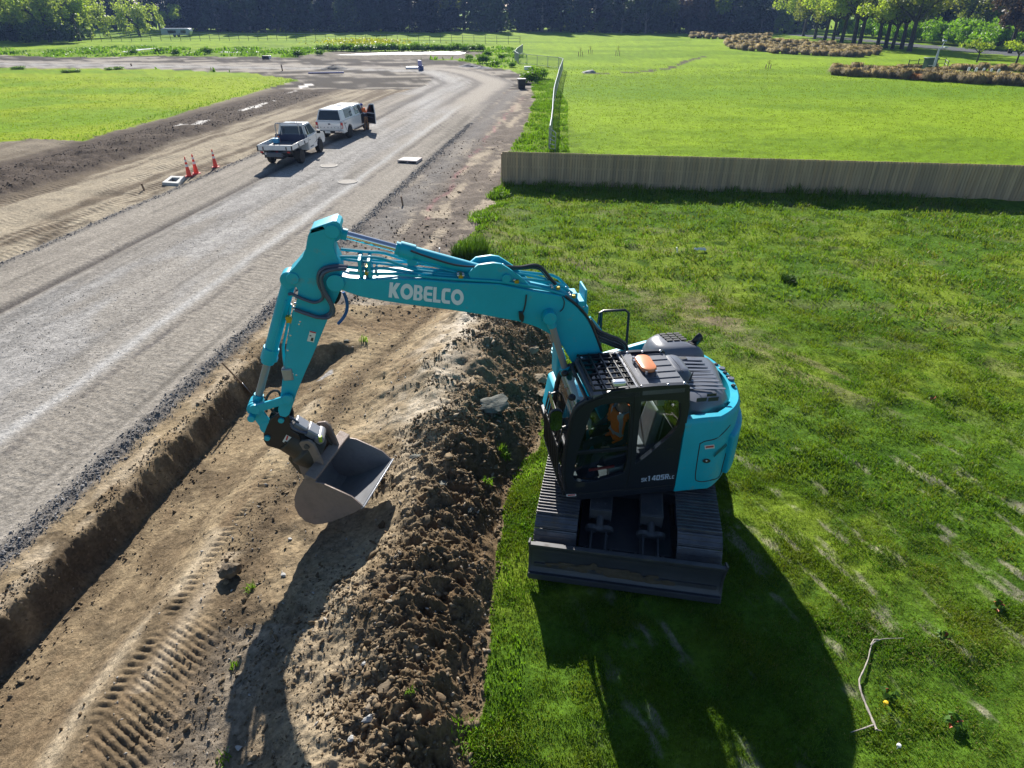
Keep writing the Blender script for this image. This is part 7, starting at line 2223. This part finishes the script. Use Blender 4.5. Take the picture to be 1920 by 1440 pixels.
# wire fences far off
def wire_fence(px0, px1, n, h, label):
    a = g(*px0); b = g(*px1); e = empty('wire_fence', (0, 0, 0), 0, label, 'fence'); mb = MB()
    for z in (.3, .7, 1.0): mb.tube([a + [0, 0, h * z], b + [0, 0, h * z]], .03, 4)
    obj('wires', mb, 'galvanised', e)
    for k in range(n):
        q = a + (b - a) * k / (n - 1); mb = MB(); mb.box((q[0], q[1], h * .5), (.08, .08, h * 1.1)); obj('post', mb, 'dark_wire', e)
wire_fence((172, 78), (520, 76), 20, 1.5, 'long post and wire fence below the willows on the far left')
wire_fence((520, 76), (975, 83), 24, 1.5, 'post and wire fence in front of the dark tree belt')

# ------------------------------------------------------------------ pond and standing water
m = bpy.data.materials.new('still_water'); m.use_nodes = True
p_ = m.node_tree.nodes['Principled BSDF']; p_.inputs['Base Color'].default_value = (.62, .64, .67, 1); p_.inputs['Roughness'].default_value = .35  # whitish base stands for silt and for sky mirrored in ripples
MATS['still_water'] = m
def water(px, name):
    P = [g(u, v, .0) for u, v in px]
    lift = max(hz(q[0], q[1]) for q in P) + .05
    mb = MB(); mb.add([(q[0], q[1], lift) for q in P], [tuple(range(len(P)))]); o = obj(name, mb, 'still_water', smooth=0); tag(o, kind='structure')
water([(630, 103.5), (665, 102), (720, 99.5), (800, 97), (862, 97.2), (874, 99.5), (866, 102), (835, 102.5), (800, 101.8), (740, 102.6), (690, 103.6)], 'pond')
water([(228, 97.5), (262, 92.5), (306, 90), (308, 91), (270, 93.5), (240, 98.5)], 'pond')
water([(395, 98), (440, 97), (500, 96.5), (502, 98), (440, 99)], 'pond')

# ------------------------------------------------------------------ trees
mat('bark_dark', (.05, .042, .035), .95, var=.3)
mat('bark_pale', (.22, .19, .16), .9, var=.3)
leafy('conifer_leaf', (.026, .050, .024), var=.5, vscale=.25, trans=.25, rough=.6, objvar=.55)
leafy('evergreen_leaf', (.05, .085, .028), var=.5, vscale=.25, trans=.3, rough=.6, objvar=.5)
leafy('spring_leaf', (.32, .43, .05), var=.4, vscale=.3, trans=.55, rough=.5)
leafy('willow_leaf', (.30, .40, .08), var=.4, vscale=.3, trans=.55, rough=.5)
leafy('olive_leaf', (.22, .26, .05), var=.4, vscale=.3, trans=.45, rough=.5)
leafy('hedge_leaf', (.19, .38, .025), var=.45, vscale=.4, trans=.45, rough=.5)
leafy('bronze_leaf', (.085, .06, .045), var=.4, vscale=.3, trans=.3, rough=.6)
leafy('tussock_leaf', (.46, .37, .22), var=.45, vscale=1.2, trans=.5, rough=.7, col2=(.23, .19, .10), objvar=.35)
leafy('tussock_rust', (.55, .26, .08), var=.4, vscale=1.2, trans=.35, rough=.7)
leafy('broom_flower', (.34, .36, .02), var=.3, vscale=.5, trans=.4)

def leaf_quads(P, size, rng, flat=0.3):
    n = len(P); a = rng.normal(size=(n, 3)); a[:, 2] *= flat + .4; a /= np.linalg.norm(a, axis=1, keepdims=True)
    b = rng.normal(size=(n, 3)); b -= a * (a * b).sum(1, keepdims=True); b /= np.linalg.norm(b, axis=1, keepdims=True)
    s = (size * (.55 + .9 * rng.random(n)))[:, None]
    V = np.stack([P - a * s * .5, P + b * s * .32, P + a * s * .5, P - b * s * .32], 1)
    return V.reshape(-1, 3), np.arange(n * 4).reshape(-1, 4)

def make_tree(name, kind, seed, leaf, bark, hgt, rad, n, size, base=1.0):
    """prototype: root Empty > trunk (tapered, with limbs), crown (leaf-sized faces in clumps)"""
    rng = np.random.default_rng(seed); rr = random.Random(seed)
    r = empty(name, (0, 0, 0))
    mb = MB(); clumps = []
    if kind == 'conifer':
        lx, ly = rr.uniform(-.3, .3), rr.uniform(-.3, .3)
        mb.tube([(0, 0, -.2), (lx * .3, ly * .3, hgt * .4), (lx, ly, hgt * .95)], [rad * .085, rad * .06, .04], 8)
        for k in range(26):
            z = base + (hgt - base) * (k / 26) ** 1.05; R_ = rad * (1 - z / hgt) ** .75 + .25
            for q in range(5):
                a = rr.uniform(0, 6.28); d = R_ * rr.uniform(.55, 1.1)
                tip = (d * math.cos(a), d * math.sin(a), z - .12 * d + rr.uniform(-.3, .3))
                if q < 3: mb.tube([(0, 0, z), tip], [.06, .015], 5)
                clumps.append((np.array(tip) * [.72, .72, 1], (.42 * R_ + .3, .42 * R_ + .3, .55)))
    elif kind == 'column':
        mb.tube([(0, 0, -.2), (0, 0, hgt * .9)], [rad * .1, .05], 8)
        for k in range(70):
            z = base + (hgt - base) * rr.random(); R_ = rad * min(1, (hgt - z) / hgt * 2.2 + .1) * rr.uniform(.35, .95); a = rr.uniform(0, 6.28)
            clumps.append((np.array([R_ * math.cos(a), R_ * math.sin(a), z]), (rad * .34, rad * .34, rad * .5)))
    else:
        nl = 6 if kind != 'bush' else 9
        fork = hgt * (.30 if kind == 'broad' else .12 if kind == 'bush' else .24)
        lean = rr.uniform(-.08, .08) * hgt
        if kind != 'bush': mb.tube([(0, 0, -.2), (lean * .3, 0, fork * .6), (lean * .5, 0, fork)], [hgt * .030, hgt * .024, hgt * .022], 9)
        for k in range(nl):
            a = 6.28 * k / nl + rr.uniform(-.4, .4); el = rr.uniform(.5, 1.25)
            ln = hgt * rr.uniform(.32, .62)
            p0 = np.array([lean * .5, 0, fork]); d = np.array([math.cos(a) * math.cos(el), math.sin(a) * math.cos(el), math.sin(el)])
            p1 = p0 + d * ln * .55; p2 = p0 + d * ln + np.array([0, 0, ln * .12])
            mb.tube([p0, p1, p2], [hgt * .016, hgt * .010, hgt * .003], 6)
            for q in range(3):
                t_ = rr.uniform(.5, 1.0); b2 = p0 + d * ln * t_ + np.array([rr.gauss(0, rad * .22), rr.gauss(0, rad * .22), rr.gauss(0, hgt * .06)])
                if q < 2: mb.tube([p1, b2], [hgt * .006, hgt * .002], 5)
                s_ = rad * rr.uniform(.26, .44); clumps.append((b2, (s_, s_, s_ * .75)))
                if kind == 'weeping':
                    for w_ in range(3): clumps.append((b2 + np.array([rr.gauss(0, s_ * .5), rr.gauss(0, s_ * .5), -hgt * .11 * (w_ + 1)]), (s_ * .45, s_ * .45, hgt * .09)))
    if mb.v: obj('trunk', mb, bark, r, smooth=60)
    ci = rng.integers(0, len(clumps), n)
    C_ = np.array([c[0] for c in clumps])[ci]; S_ = np.array([c[1] for c in clumps])[ci]
    d = rng.normal(size=(n, 3)); d /= np.linalg.norm(d, axis=1, keepdims=True); d *= rng.random((n, 1)) ** .45
    P = C_ + d * S_; P = P[P[:, 2] > base * .5]
    V, Q = leaf_quads(P, np.full(len(P), size), rng)
    link('crown', np_mesh('crown', V, quads=Q, mats=[leaf]), r)
    return r
PROT = {}
def proto(key, *a, **k):
    r = make_tree(*a, **k); PROT[key] = [r, family(r), True]
proto('con0', 'conifer_tree', 'conifer', 1, 'conifer_leaf', 'bark_dark', 17, 4.6, 4200, .75, base=.4)
proto('con1', 'conifer_tree', 'conifer', 2, 'evergreen_leaf', 'bark_dark', 15, 5.0, 4200, .75, base=.8)
proto('con2', 'conifer_tree', 'column', 3, 'conifer_leaf', 'bark_dark', 16, 3.6, 3800, .75, base=.3)
proto('con3', 'conifer_tree', 'conifer', 4, 'conifer_leaf', 'bark_pale', 18, 4.2, 3600, .8, base=1.6)
proto('ever', 'evergreen_tree', 'broad', 5, 'evergreen_leaf', 'bark_pale', 13, 5.5, 4200, .7, base=.6)
proto('bronze', 'bronze_tree', 'broad', 6, 'bronze_leaf', 'bark_dark', 12, 4.6, 3200, .6, base=.6)
proto('spring', 'broadleaf_tree', 'broad', 7, 'spring_leaf', 'bark_dark', 13, 5.0, 4600, .42, base=3.2)
proto('olive', 'broadleaf_tree', 'broad', 8, 'olive_leaf', 'bark_dark', 14, 5.2, 4600, .42, base=3.2)
proto('willow', 'willow_tree', 'weeping', 9, 'willow_leaf', 'bark_dark', 12, 5.2, 5200, .45, base=.6)
proto('hedge', 'hedge_bush', 'bush', 10, 'hedge_leaf', 'bark_dark', 4.6, 3.0, 3600, .34, base=.1)
proto('darkbush', 'dark_shrub', 'bush', 11, 'evergreen_leaf', 'bark_dark', 5.0, 3.0, 2600, .45, base=.1)
proto('sap', 'young_tree', 'broad', 12, 'spring_leaf', 'bark_dark', 4.2, 1.5, 900, .24, base=1.2)
proto('weed', 'scrub_bush', 'bush', 13, 'rank_blades', 'bark_dark', 1.6, 1.3, 900, .22, base=.05)
TR = random.Random(44)
def plant(key, u, v, label, cat='tree', group=None, sc=1.0, zs=1.0, rz=None):
    P = PROT[key]
    if P[2]: o = P[0]; P[2] = False
    else: o = copy_tree(P[0], P[1])
    p = g(u, v); o.location = (p[0], p[1], hz(p[0], p[1]) - .05); o.rotation_euler = (0, 0, TR.uniform(0, 6.28) if rz is None else rz); o.scale = (sc, sc, sc * zs)
    tag(o, label, cat, group)
    if not group and 'group' in o: del o['group']
    return o
cg = 'dark conifers of the belt behind the fields'
cl = 'tall dark conifer in the shaded belt behind the far fields'
x = 346.0; k = 0
while x < 1495:
    if not (868 < x < 900 or 938 < x < 965):
        plant(('con0', 'con2', 'con1', 'con3')[TR.randrange(4)], x, 59.5 + TR.uniform(-1.2, 1.2) + 1.5 * (x > 1100), cl, group=cg, sc=TR.uniform(.85, 1.2), zs=TR.uniform(.95, 1.2))
    x += TR.uniform(24, 36)
x = 185.0
while x < 1560:
    if not (890 < x < 960): plant(('con0', 'con1', 'con3', 'con2')[TR.randrange(4)], x, 55.5 + TR.uniform(-.6, .6), 'tall dark conifer standing in the second row of the belt', group='second row of dark conifers', sc=TR.uniform(1.1, 1.5), zs=1.25)
    x += TR.uniform(30, 44)
plant('con1', 921, 59.5, 'lone dark conifer standing apart at the gap in the belt', sc=1.05)
plant('ever', 985, 57, 'grey-green tree with bare pale trunks right of the gap in the belt', sc=1.1)
plant('ever', 1210, 63, 'rounded grey-green tree at the front of the belt, above the saplings', sc=.8)
plant('bronze', 1290, 63.5, 'bronze-brown leafed tree amid the dark belt', sc=1.0)
plant('spring', 1345, 62, 'pale yellow-green tree with thin white trunk before the dark belt', sc=1.0)
plant('darkbush', 1398, 65, 'low dark shrub under the belt near the brown tussock bed', 'shrub', sc=1.1)
plant('darkbush', 1245, 63.5, 'low dark shrub left of the bronze tree', 'shrub', sc=1.0)
plant('darkbush', 1130, 61.5, 'low dark shrub at the foot of the belt above the lone saplings', 'shrub', sc=1.0)
# far left: willows
plant('willow', 30, 78, 'big yellow-green willow with leaning trunks at the left edge', sc=1.25)
plant('willow', 95, 79, 'second big willow with leaning trunks, right of the left-edge one', sc=1.3)
plant('spring', 150, 77, 'bright spring-green tree at the right end of the willow group', sc=1.1)
plant('darkbush', 20, 81, 'dark undergrowth under the willow at the left edge', 'shrub', sc=1.0)
plant('darkbush', 75, 82, 'dark undergrowth shrub below the second willow', 'shrub', sc=1.15)
plant('darkbush', 128, 81, 'dark undergrowth shrub at the right foot of the willow group', 'shrub', sc=1.0)
for i, u in enumerate(range(-14, 178, 17)):
    plant(('willow', 'spring', 'willow')[i % 3], u, 72.5 + TR.uniform(-1.5, 1.5), 'spring-green tree in the thick clump at the upper left', group='thick green clump at the upper left', sc=TR.uniform(1.0, 1.3))
for i, u in enumerate((415, 520, 600, 655, 745, 830, 1015, 1075, 1165, 1235, 1425, 1470)):
    plant(('ever', 'olive', 'ever', 'willow')[i % 4], u, 59.0 + (u > 1100) * 3.0, 'lighter leafy tree mixed among the dark conifers of the belt', group='leafy trees in the dark belt', sc=TR.uniform(.75, 1.0))
plant('willow', 262, 67.5, 'drooping pale green willow standing alone left of the caravan', sc=1.0)
plant('spring', 315, 62, 'light green shrubby tree half hiding the house roof', sc=.7)
plant('ever', 470, 61, 'grey-green tree in the left half of the belt', sc=.9)
# right: avenue beside the street, hedge behind it
av = [(1506, 68, 'spring'), (1527, 73.5, 'olive'), (1546, 76, 'spring'), (1561, 79, 'olive'), (1577, 80.5, 'spring'), (1600, 84, 'olive'), (1611, 85.5, 'spring'), (1645, 88.5, 'olive'), (1660, 90, 'olive'), (1672, 92.5, 'spring'), (1690, 92, 'olive'), (1705, 96.5, 'olive')]
for i, (u, v, kk) in enumerate(av):
    plant(kk, u, v, 'yellow-green avenue tree with dark leaning trunk beside the street' if kk == 'spring' else 'olive-green avenue tree with dark leaning trunk beside the street', group='avenue trees beside the street', sc=TR.uniform(.9, 1.15))
for i, u in enumerate(np.linspace(1590, 1868, 13)):
    plant('hedge', u, 70 + (u - 1590) * .092 - 3 + TR.uniform(-1, 1), 'bright green bush in the hedge across the street', 'hedge', 'hedge bushes across the street', sc=TR.uniform(.95, 1.3), zs=1.15)
for i, u in enumerate((1560, 1640, 1720, 1800, 1880)):
    plant('olive', u + 10, 66 + (u - 1560) * .06, 'tall olive-green tree rising behind the hedge', group='tall trees behind the hedge', sc=1.2)
for i, u in enumerate(range(1630, 1950, 26)):
    plant(('ever', 'willow', 'ever', 'olive')[i % 4], u, 62 + (u - 1630) * .085 + TR.uniform(-1, 1), 'tall leafy tree in the dense screen behind the hedge', group='tree screen behind the hedge', sc=TR.uniform(.95, 1.25))
plant('bronze', 1893, 100, 'dark purple-brown tree at the right end of the hedge', sc=1.0)
plant('bronze', 1930, 103, 'second purple-brown tree, cut off by the right edge', sc=1.1)
plant('sap', 1831, 117, 'young bright green tree on a thin stem right of the lamp post', sc=.95)
plant('sap', 1903, 124, 'young bright green tree at the right edge of the photo', sc=1.1)
for (u, v, lb) in ((1007, 143, 'dark grassy bush behind the black bin'), (997, 150, 'bushy grass mound right of the black bin')):
    plant('weed', u, v + 6, lb, 'bush', sc=1.1)
WB = [(560, 106), (600, 104), (905, 118), (930, 124), (880, 112), (915, 104), (940, 110), (960, 126), (330, 104), (250, 102), (390, 101), (300, 100)]
for u, v in WB: plant('weed', u, v, 'weedy green bush on the rough bank by the far road', 'bush', 'weedy bushes on the rough banks', sc=TR.uniform(.6, 1.0))
for u, v in [(35, 130), (125, 136), (142, 135.5), (205, 131), (222, 130)]: plant('weed', u, v, 'low green hummock on the far edge of the near left paddock', 'bush', 'hummocks on the paddock edge', sc=TR.uniform(.6, .9), zs=.45)
for u in np.linspace(600, 900, 22): plant('weed', u, 96.5 + TR.uniform(-1, .6), 'dark green bush in the low hedge on the far side of the pond', 'bush', 'low hedge along the pond', sc=TR.uniform(1.0, 1.4), zs=.9)
# yellow flowers on the bank
rng = np.random.default_rng(77); n = 1500
P = np.array([g(u, v) for u, v in zip(rng.normal(690, 40, n), rng.normal(83, 3.2, n))]); P[:, 2] = .2 + .6 * rng.random(n)
V, Q = leaf_quads(P, np.full(n, .38), rng); o = link('yellow_flowers', np_mesh('yellow_flowers', V, quads=Q, mats=['broom_flower'])); tag(o, kind='stuff')

# saplings with stakes in the green field
def sapling(u, v, vt, label):
    p = gp(u, v); h = up_at(u, vt, p[1]) - p[2]; e = empty('sapling', p, 0, label, 'sapling', 'staked saplings in the green field')
    mb = MB(); mb.tube([(0, 0, 0), (.04, 0, h * .6), (0, 0, h)], [.035, .025, .01], 6); mb.tube([(0, 0, h * .6), (.18, .05, h * .85)], [.012, .005], 5); mb.tube([(0, 0, h * .5), (-.16, .05, h * .8)], [.012, .005], 5); obj('trunk', mb, 'bark_dark', e)
    rng = np.random.default_rng(int(u)); P = np.stack([rng.normal(0, .14, 60), rng.normal(0, .14, 60), h * (.55 + .45 * rng.random(60))], -1); V, Q = leaf_quads(P, np.full(60, .1), rng); link('crown', np_mesh('crown', V, quads=Q, mats=['olive_leaf']), e)
    for s in (-.3, .3): mb = MB(); mb.box((s, 0, h * .26), (.08, .08, h * .52)); obj('stake', mb, 'weathered_wood', e)
sapling(1088, 106, 88, 'leftmost of the three bare staked saplings in the field')
sapling(1106.5, 100.5, 86, 'middle sapling of the three, farthest up the field')
sapling(1158, 105, 85, 'rightmost and tallest of the three bare staked saplings')
sapling(1440, 128.5, 113, 'single staked sapling alone on the right of the field')

# ------------------------------------------------------------------ tussock beds
def tussock_proto(seed, m, h=.75, r=.85, n=420):
    rng = np.random.default_rng(seed); a = rng.random(n) * 6.283; q = .55 * r * np.sqrt(rng.random(n))
    V = []; ln = h * (.7 + .6 * rng.random(n)); out = r * (.35 + .75 * rng.random(n)); w = .05 * (.6 + .8 * rng.random(n))
    sx, sy = -np.sin(a) * w / 2, np.cos(a) * w / 2; x0, y0 = q * np.cos(a), q * np.sin(a)
    R3 = lambda f, z: (x0 + np.cos(a) * out * f, y0 + np.sin(a) * out * f, z)
    p1 = R3(.35, ln * .8); p2 = R3(.8, ln * .30)
    V = np.zeros((n, 5, 3)); V[:, 0] = np.stack([x0 - sx, y0 - sy, 0 * a], -1); V[:, 1] = np.stack([x0 + sx, y0 + sy, 0 * a], -1)
    V[:, 2] = np.stack([p1[0] + sx, p1[1] + sy, p1[2]], -1); V[:, 3] = np.stack([p1[0] - sx, p1[1] - sy, p1[2]], -1); V[:, 4] = np.stack(p2, -1)
    b = (np.arange(n) * 5)[:, None]
    return np_mesh('tussock', V.reshape(-1, 3), tris=np.concatenate([b + [[0, 1, 2]], b + [[0, 2, 3]], b + [[3, 2, 4]]]), mats=[m])
TM = [tussock_proto(1, 'tussock_leaf'), tussock_proto(2, 'tussock_leaf', .9, .75), tussock_proto(3, 'tussock_rust', .7, .8)]
def tussock(u, v, sc, label, group, k=None):
    o = bpy.data.objects.new('tussock', TM[TR.randrange(2) if k is None else k]); COL.objects.link(o)
    p = g(u, v); o.location = (p[0], p[1], hz(p[0], p[1]) - .03); o.rotation_euler = (0, 0, TR.uniform(0, 6.28)); o.scale = (sc, sc, sc * TR.uniform(.85, 1.2)); tag(o, label, 'tussock', group)
for r_ in range(2):
    for u in np.arange(1566, 1960, 12.5):
        rust = 1700 < u < 1735 and r_ == 0
        tussock(u + TR.uniform(-3, 3), 140.5 + (u - 1566) * .058 - 5 * r_ + TR.uniform(-1, 1), TR.uniform(.85, 1.2), 'rusty orange tussock in the front row below the green cabinet' if rust else 'tan tussock in the front bed along the green field', 'rusty tussocks of the front bed' if rust else 'tan tussocks of the front bed', 2 if rust else None)
for u in np.arange(1690, 1960, 14): tussock(u + TR.uniform(-3, 3), 128 + (u - 1690) * .03 + TR.uniform(-1.5, 1.5) + (3 if u < 1780 else 0), TR.uniform(.7, 1.05), 'tan tussock in the bed beyond the footpath', 'tussocks beyond the footpath')
for r_ in range(5):
    for u in np.arange(1365, 1650, 11.5):
        top = np.interp(u, [1355, 1450, 1550, 1655], [76, 79, 86, 95]); bot = np.interp(u, [1355, 1370, 1450, 1560, 1620, 1655], [80, 92, 101, 107, 108, 103])
        tussock(u + TR.uniform(-4, 4), top + (bot - top) * (r_ + .5) / 5 + TR.uniform(-1, 1), TR.uniform(.9, 1.3), 'brown tussock in the big bed in the middle of the field', 'tussocks of the big bed')
for r_ in range(2):
    for u in np.arange(1300, 1445, 10): tussock(u + TR.uniform(-3, 3), 68 + 4 * r_ + (u - 1300) * .015 + TR.uniform(-.8, .8), TR.uniform(1.0, 1.4), 'dark brown tussock in the farthest bed before the trees', 'tussocks of the farthest bed')

# ------------------------------------------------------------------ right-hand street furniture, far objects
mat('cabinet_green', (.025, .075, .05), .5); mat('lamp_grey', (.45, .50, .58), .4, metal=.3); mat('caravan_shaded', (.33, .40, .52), .4); mat('rock_grey', (.33, .33, .31), .9, var=.2)  # caravan: white dimmed and blued, tree shade put into its colour
p = gp(1738, 139); h = up_at(1741, 108, p[1]); e = empty('power_cabinet', p, .1, 'dark green power cabinet with an overhanging lid, behind the front tussocks', 'cabinet')
mb = MB(); mb.box((0, 0, h * .46), (1.15, .85, h * .92)); obj('housing', mb, 'cabinet_green', e, bevel=.03)
mb = MB(); mb.box((0, 0, h * .96), (1.3, 1.0, h * .08)); obj('lid', mb, 'cabinet_green', e, bevel=.02)
mb = MB(); mb.box((-.2, -.43, h * .55), (.55, .012, .05)); obj('nameplate', mb, 'white_band', e)
e = empty('guard_rail', (0, 0, 0), 0, 'black post and rail barrier around the green cabinet', 'railing')
gp_ = [gp(u, v) for u, v in ((1700, 133), (1718, 131), (1768, 130), (1773, 135), (1803, 146))]
for a in gp_: mb = MB(); mb.tube([a, a + [0, 0, 1.25]], .05, 6); obj('post', mb, 'bumper_black', e)
mb = MB()
for a, b in ((0, 1), (2, 3), (1, 2)):
    for z in (.7, 1.1): mb.tube([gp_[a] + [0, 0, z], gp_[b] + [0, 0, z]], .03, 5)
obj('rail', mb, 'bumper_black', e)
p = gp(1746, 141); h = up_at(1761, 90, p[1])
e = empty('lamp_post', p, 0, 'pale grey lamp post with two small heads beside the green cabinet', 'street lamp')
mb = MB(); mb.tube([(0, 0, -.1), (0, 0, h * .75), (.0, 0, h)], [.16, .12, .08], 10); obj('pole', mb, 'lamp_grey', e)
mb = MB(); mb.tube([(0, 0, h * .97), (.55, 0, h * 1.02)], .05, 6); obj('bracket', mb, 'lamp_grey', e)
for (x_, z_) in ((.7, 1.02), (.35, 1.25)): mb = MB(); mb.ball((x_, 0, h * z_), .2, 8, (1.3, .8, .55)); obj('lamp_head', mb, 'lamp_grey', e, smooth=60)
mb = MB(); mb.tube([(.2, 0, h), (.35, 0, h * 1.2)], .04, 6); obj('bracket', mb, 'lamp_grey', e)
for i, u in enumerate((1812, 1826, 1840, 1854, 1868)):
    p = gp(u, 143 + i * 1.0); mb = MB(); mb.lathe([(.12, 0), (.12, .8), (.09, .92), (.02, .95)], n=12)
    tag(obj('bollard', mb, 'white_band', loc=p, smooth=40), 'short white bollard beside the footpath at the far right', 'bollard', 'white bollards beside the footpath')
p = gp(978, 166); e = empty('black_bin', p, .15, 'black upright bin at the bend of the road, before the wire fence', 'bin')
mb = MB(); h = up_at(978, 147, p[1]); mb.hexa([(-.3, -.3, 0), (.3, -.3, 0), (.3, .3, 0), (-.3, .3, 0)], [(-.36, -.36, h * .9), (.36, -.36, h * .9), (.36, .36, h * .9), (-.36, .36, h * .9)]); obj('bin_body', mb, 'bumper_black', e, bevel=.03)
mb = MB(); mb.box((0, 0, h * .95), (.78, .8, h * .08)); obj('lid', mb, 'trim_grey', e, bevel=.02)
for s in (-.25, .25): mb = MB(); mb.cyl((s - .05, .33, .1), (s + .05, .33, .1), .1, 12); obj('wheel', mb, 'tyre', e)
p = gp(990.5, 131); mb = MB(); loftbox(mb, [rrect(-.55, .55, -.3, .3, .1, 0.0), rrect(-.5, .5, -.26, .26, .1, .4)]); tag(obj('white_tub', mb, 'white_band', loc=p, bevel=.03), 'small white tub in the grass by the bend of the fence', 'tub')
p = gp(789, 131.5); h = up_at(787, 112.5, p[1]); mb = MB(); mb.hexa([(-.28, -.2, 0), (.28, -.2, 0), (.28, .2, 0), (-.28, .2, 0)], [(-.30, -.2, h), (.12, -.2, h * .96), (.12, .2, h * .96), (-.30, .2, h)])
e = empty('marker_post', p, 0, 'lilac wrapped marker standing at the inside of the road bend', 'marker'); obj('wrapped_board', mb, mat('lilac_wrap', (.36, .33, .55), .5), e, bevel=.03)
mb = MB(); mb.box((.1, -.05, .25), (.5, .5, .5)); obj('weight', mb, mat('navy_base', (.05, .07, .2), .6), e, bevel=.05)
p = gp(774, 129); mb = MB(); mb.box((0, 0, .12), (1.7, .8, .24)); tag(obj('white_slab', mb, 'white_band', loc=p, bevel=.03), 'flat white slab lying left of the lilac marker', 'slab')
def heap(u, v, wpx, hpx, m, label, seed):
    p = gp(u, v); sc = np.linalg.norm(p - np.array([0, 0, H])) / F; R_ = wpx / 2 * sc; h = up_at(u, v - hpx, p[1]) - p[2]
    rr = random.Random(seed); mb = MB(); n = 28; vs = []; fs = []; rows = 7
    for i in range(rows):
        f = i / (rows - 1)
        for k in range(n): a = 6.283 * k / n; q = R_ * (1 - f) ** .8 * (1 + .12 * rr.uniform(-1, 1)); vs.append((q * math.cos(a), q * math.sin(a) * .8, h * f ** .9 - .05 + .04 * rr.uniform(-1, 1)))
    for i in range(rows - 1):
        for k in range(n): fs.append((i * n + k, i * n + (k + 1) % n, (i + 1) * n + (k + 1) % n, (i + 1) * n + k))
    fs.append(tuple((rows - 1) * n + k for k in range(n))); mb.add(vs, fs); return tag(obj('gravel_heap', mb, m, loc=p, smooth=50), label, 'gravel heap')
mat('dark_gravel', (.055, .056, .06), .95, var=.3, bump=.4); mat('grey_gravel', (.15, .15, .165), .95, var=.3, bump=.4)
heap(626, 129.5, 48, 8, 'dark_gravel', 'conical dark heap of gravel on the far road', 1)
heap(880, 125, 40, 6, 'grey_gravel', 'low bluish heap of crushed stone outside the road bend', 2)
heap(905, 128, 34, 4, 'grey_gravel', 'smaller right-hand end of the crushed stone outside the bend', 3)
p = gp(499, 112); e = empty('site_pump', p, .05, 'small dark box with a white end on the far road edge', 'pump'); mb = MB(); mb.box((0, 0, .3), (1.0, .55, .5)); obj('housing', mb, 'bumper_black', e, bevel=.05); mb = MB(); mb.box((.64, 0, .33), (.27, .5, .45)); obj('white_end', mb, 'white_band', e, bevel=.05)
a = g(578, 138.5); b = g(645, 137.5); mb = MB(); mb.tube([a + [0, 0, .1], b + [0, 0, .1]], .09, 8); tag(obj('blue_pipe', mb, mat('pipe_blue', (.03, .06, .30), .4)), 'straight blue pipe lying on the earth before the dark heap', 'pipe')
p = gp(1103, 136.5); V, T = rock_proto(401, 3, .07, .6); mb = MB(); mb.add(V * np.array((1.2, .8, .55)), [tuple(t) for t in T]); tag(obj('boulder', mb, 'rock_grey', loc=p, smooth=28), 'pale boulder lying alone at the left end of the drain in the field', 'rock')
# caravan and house under the trees
p = gp(334, 69); h = up_at(334, 53, p[1]); e = empty('caravan', p, .1, 'white caravan in bluish shade parked under the trees', 'caravan')
mb = MB(); mb.plate([[(-3.6, .5), (3.3, .5), (3.7, 1.3), (3.5, h * .95), (3.1, h), (-3.3, h), (-3.6, h * .9)]], lambda q: (q[0], -1.1, q[1]), lambda q: (q[0], 1.1, q[1])); obj('body', mb, 'caravan_shaded', e, bevel=.1)
mb = MB(); mb.box((-.9, -1.12, h * .62), (2.0, .03, .6)); obj('window', mb, 'car_glass', e); mb = MB(); mb.box((1.9, -1.12, h * .62), (1.3, .03, .6)); obj('window', mb, 'car_glass', e)
for s in (-.5, .5): mb = MB(); mb.cyl((s, -1.0, .35), (s, -.8, .35), .35, 14); obj('wheel', mb, 'tyre', e)
p = gp(338, 52); h = up_at(338, 13, p[1]); e = empty('house', p, .2, 'grey-roofed house hidden among trees at the upper left', 'house')
mb = MB(); mb.box((0, 0, h * .35), (8, 6, h * .7)); obj('wall', mb, mat('house_wall', (.35, .30, .28), .9), e); mb = MB(); mb.plate([[(-3.6, h * .68), (3.6, h * .68), (0, h)]], lambda q: (-4.4, q[0], q[1]), lambda q: (4.4, q[0], q[1])); obj('roof', mb, mat('house_roof', (.40, .42, .46), .6), e)
mb = MB(); mb.box((-1.5, -3.02, h * .4), (1.4, .05, 1.2)); obj('window', mb, 'car_glass', e)
# ------------------------------------------------------------------ the air: far trees fade to blue
m = bpy.data.materials.new('hazy_air'); m.use_nodes = True
nt = m.node_tree; nt.nodes.clear(); out = nt.nodes.new('ShaderNodeOutputMaterial'); pv = nt.nodes.new('ShaderNodeVolumePrincipled')
pv.inputs['Color'].default_value = (.34, .52, 1.0, 1); pv.inputs['Density'].default_value = 0.00024; pv.inputs['Anisotropy'].default_value = .2
nt.links.new(pv.outputs[0], out.inputs['Volume'])
MATS['hazy_air'] = m
mb = MB(); mb.box((0, 0, 14), (3200, 3200, 34)); o = obj('haze', mb, 'hazy_air', smooth=0); tag(o, kind='stuff')
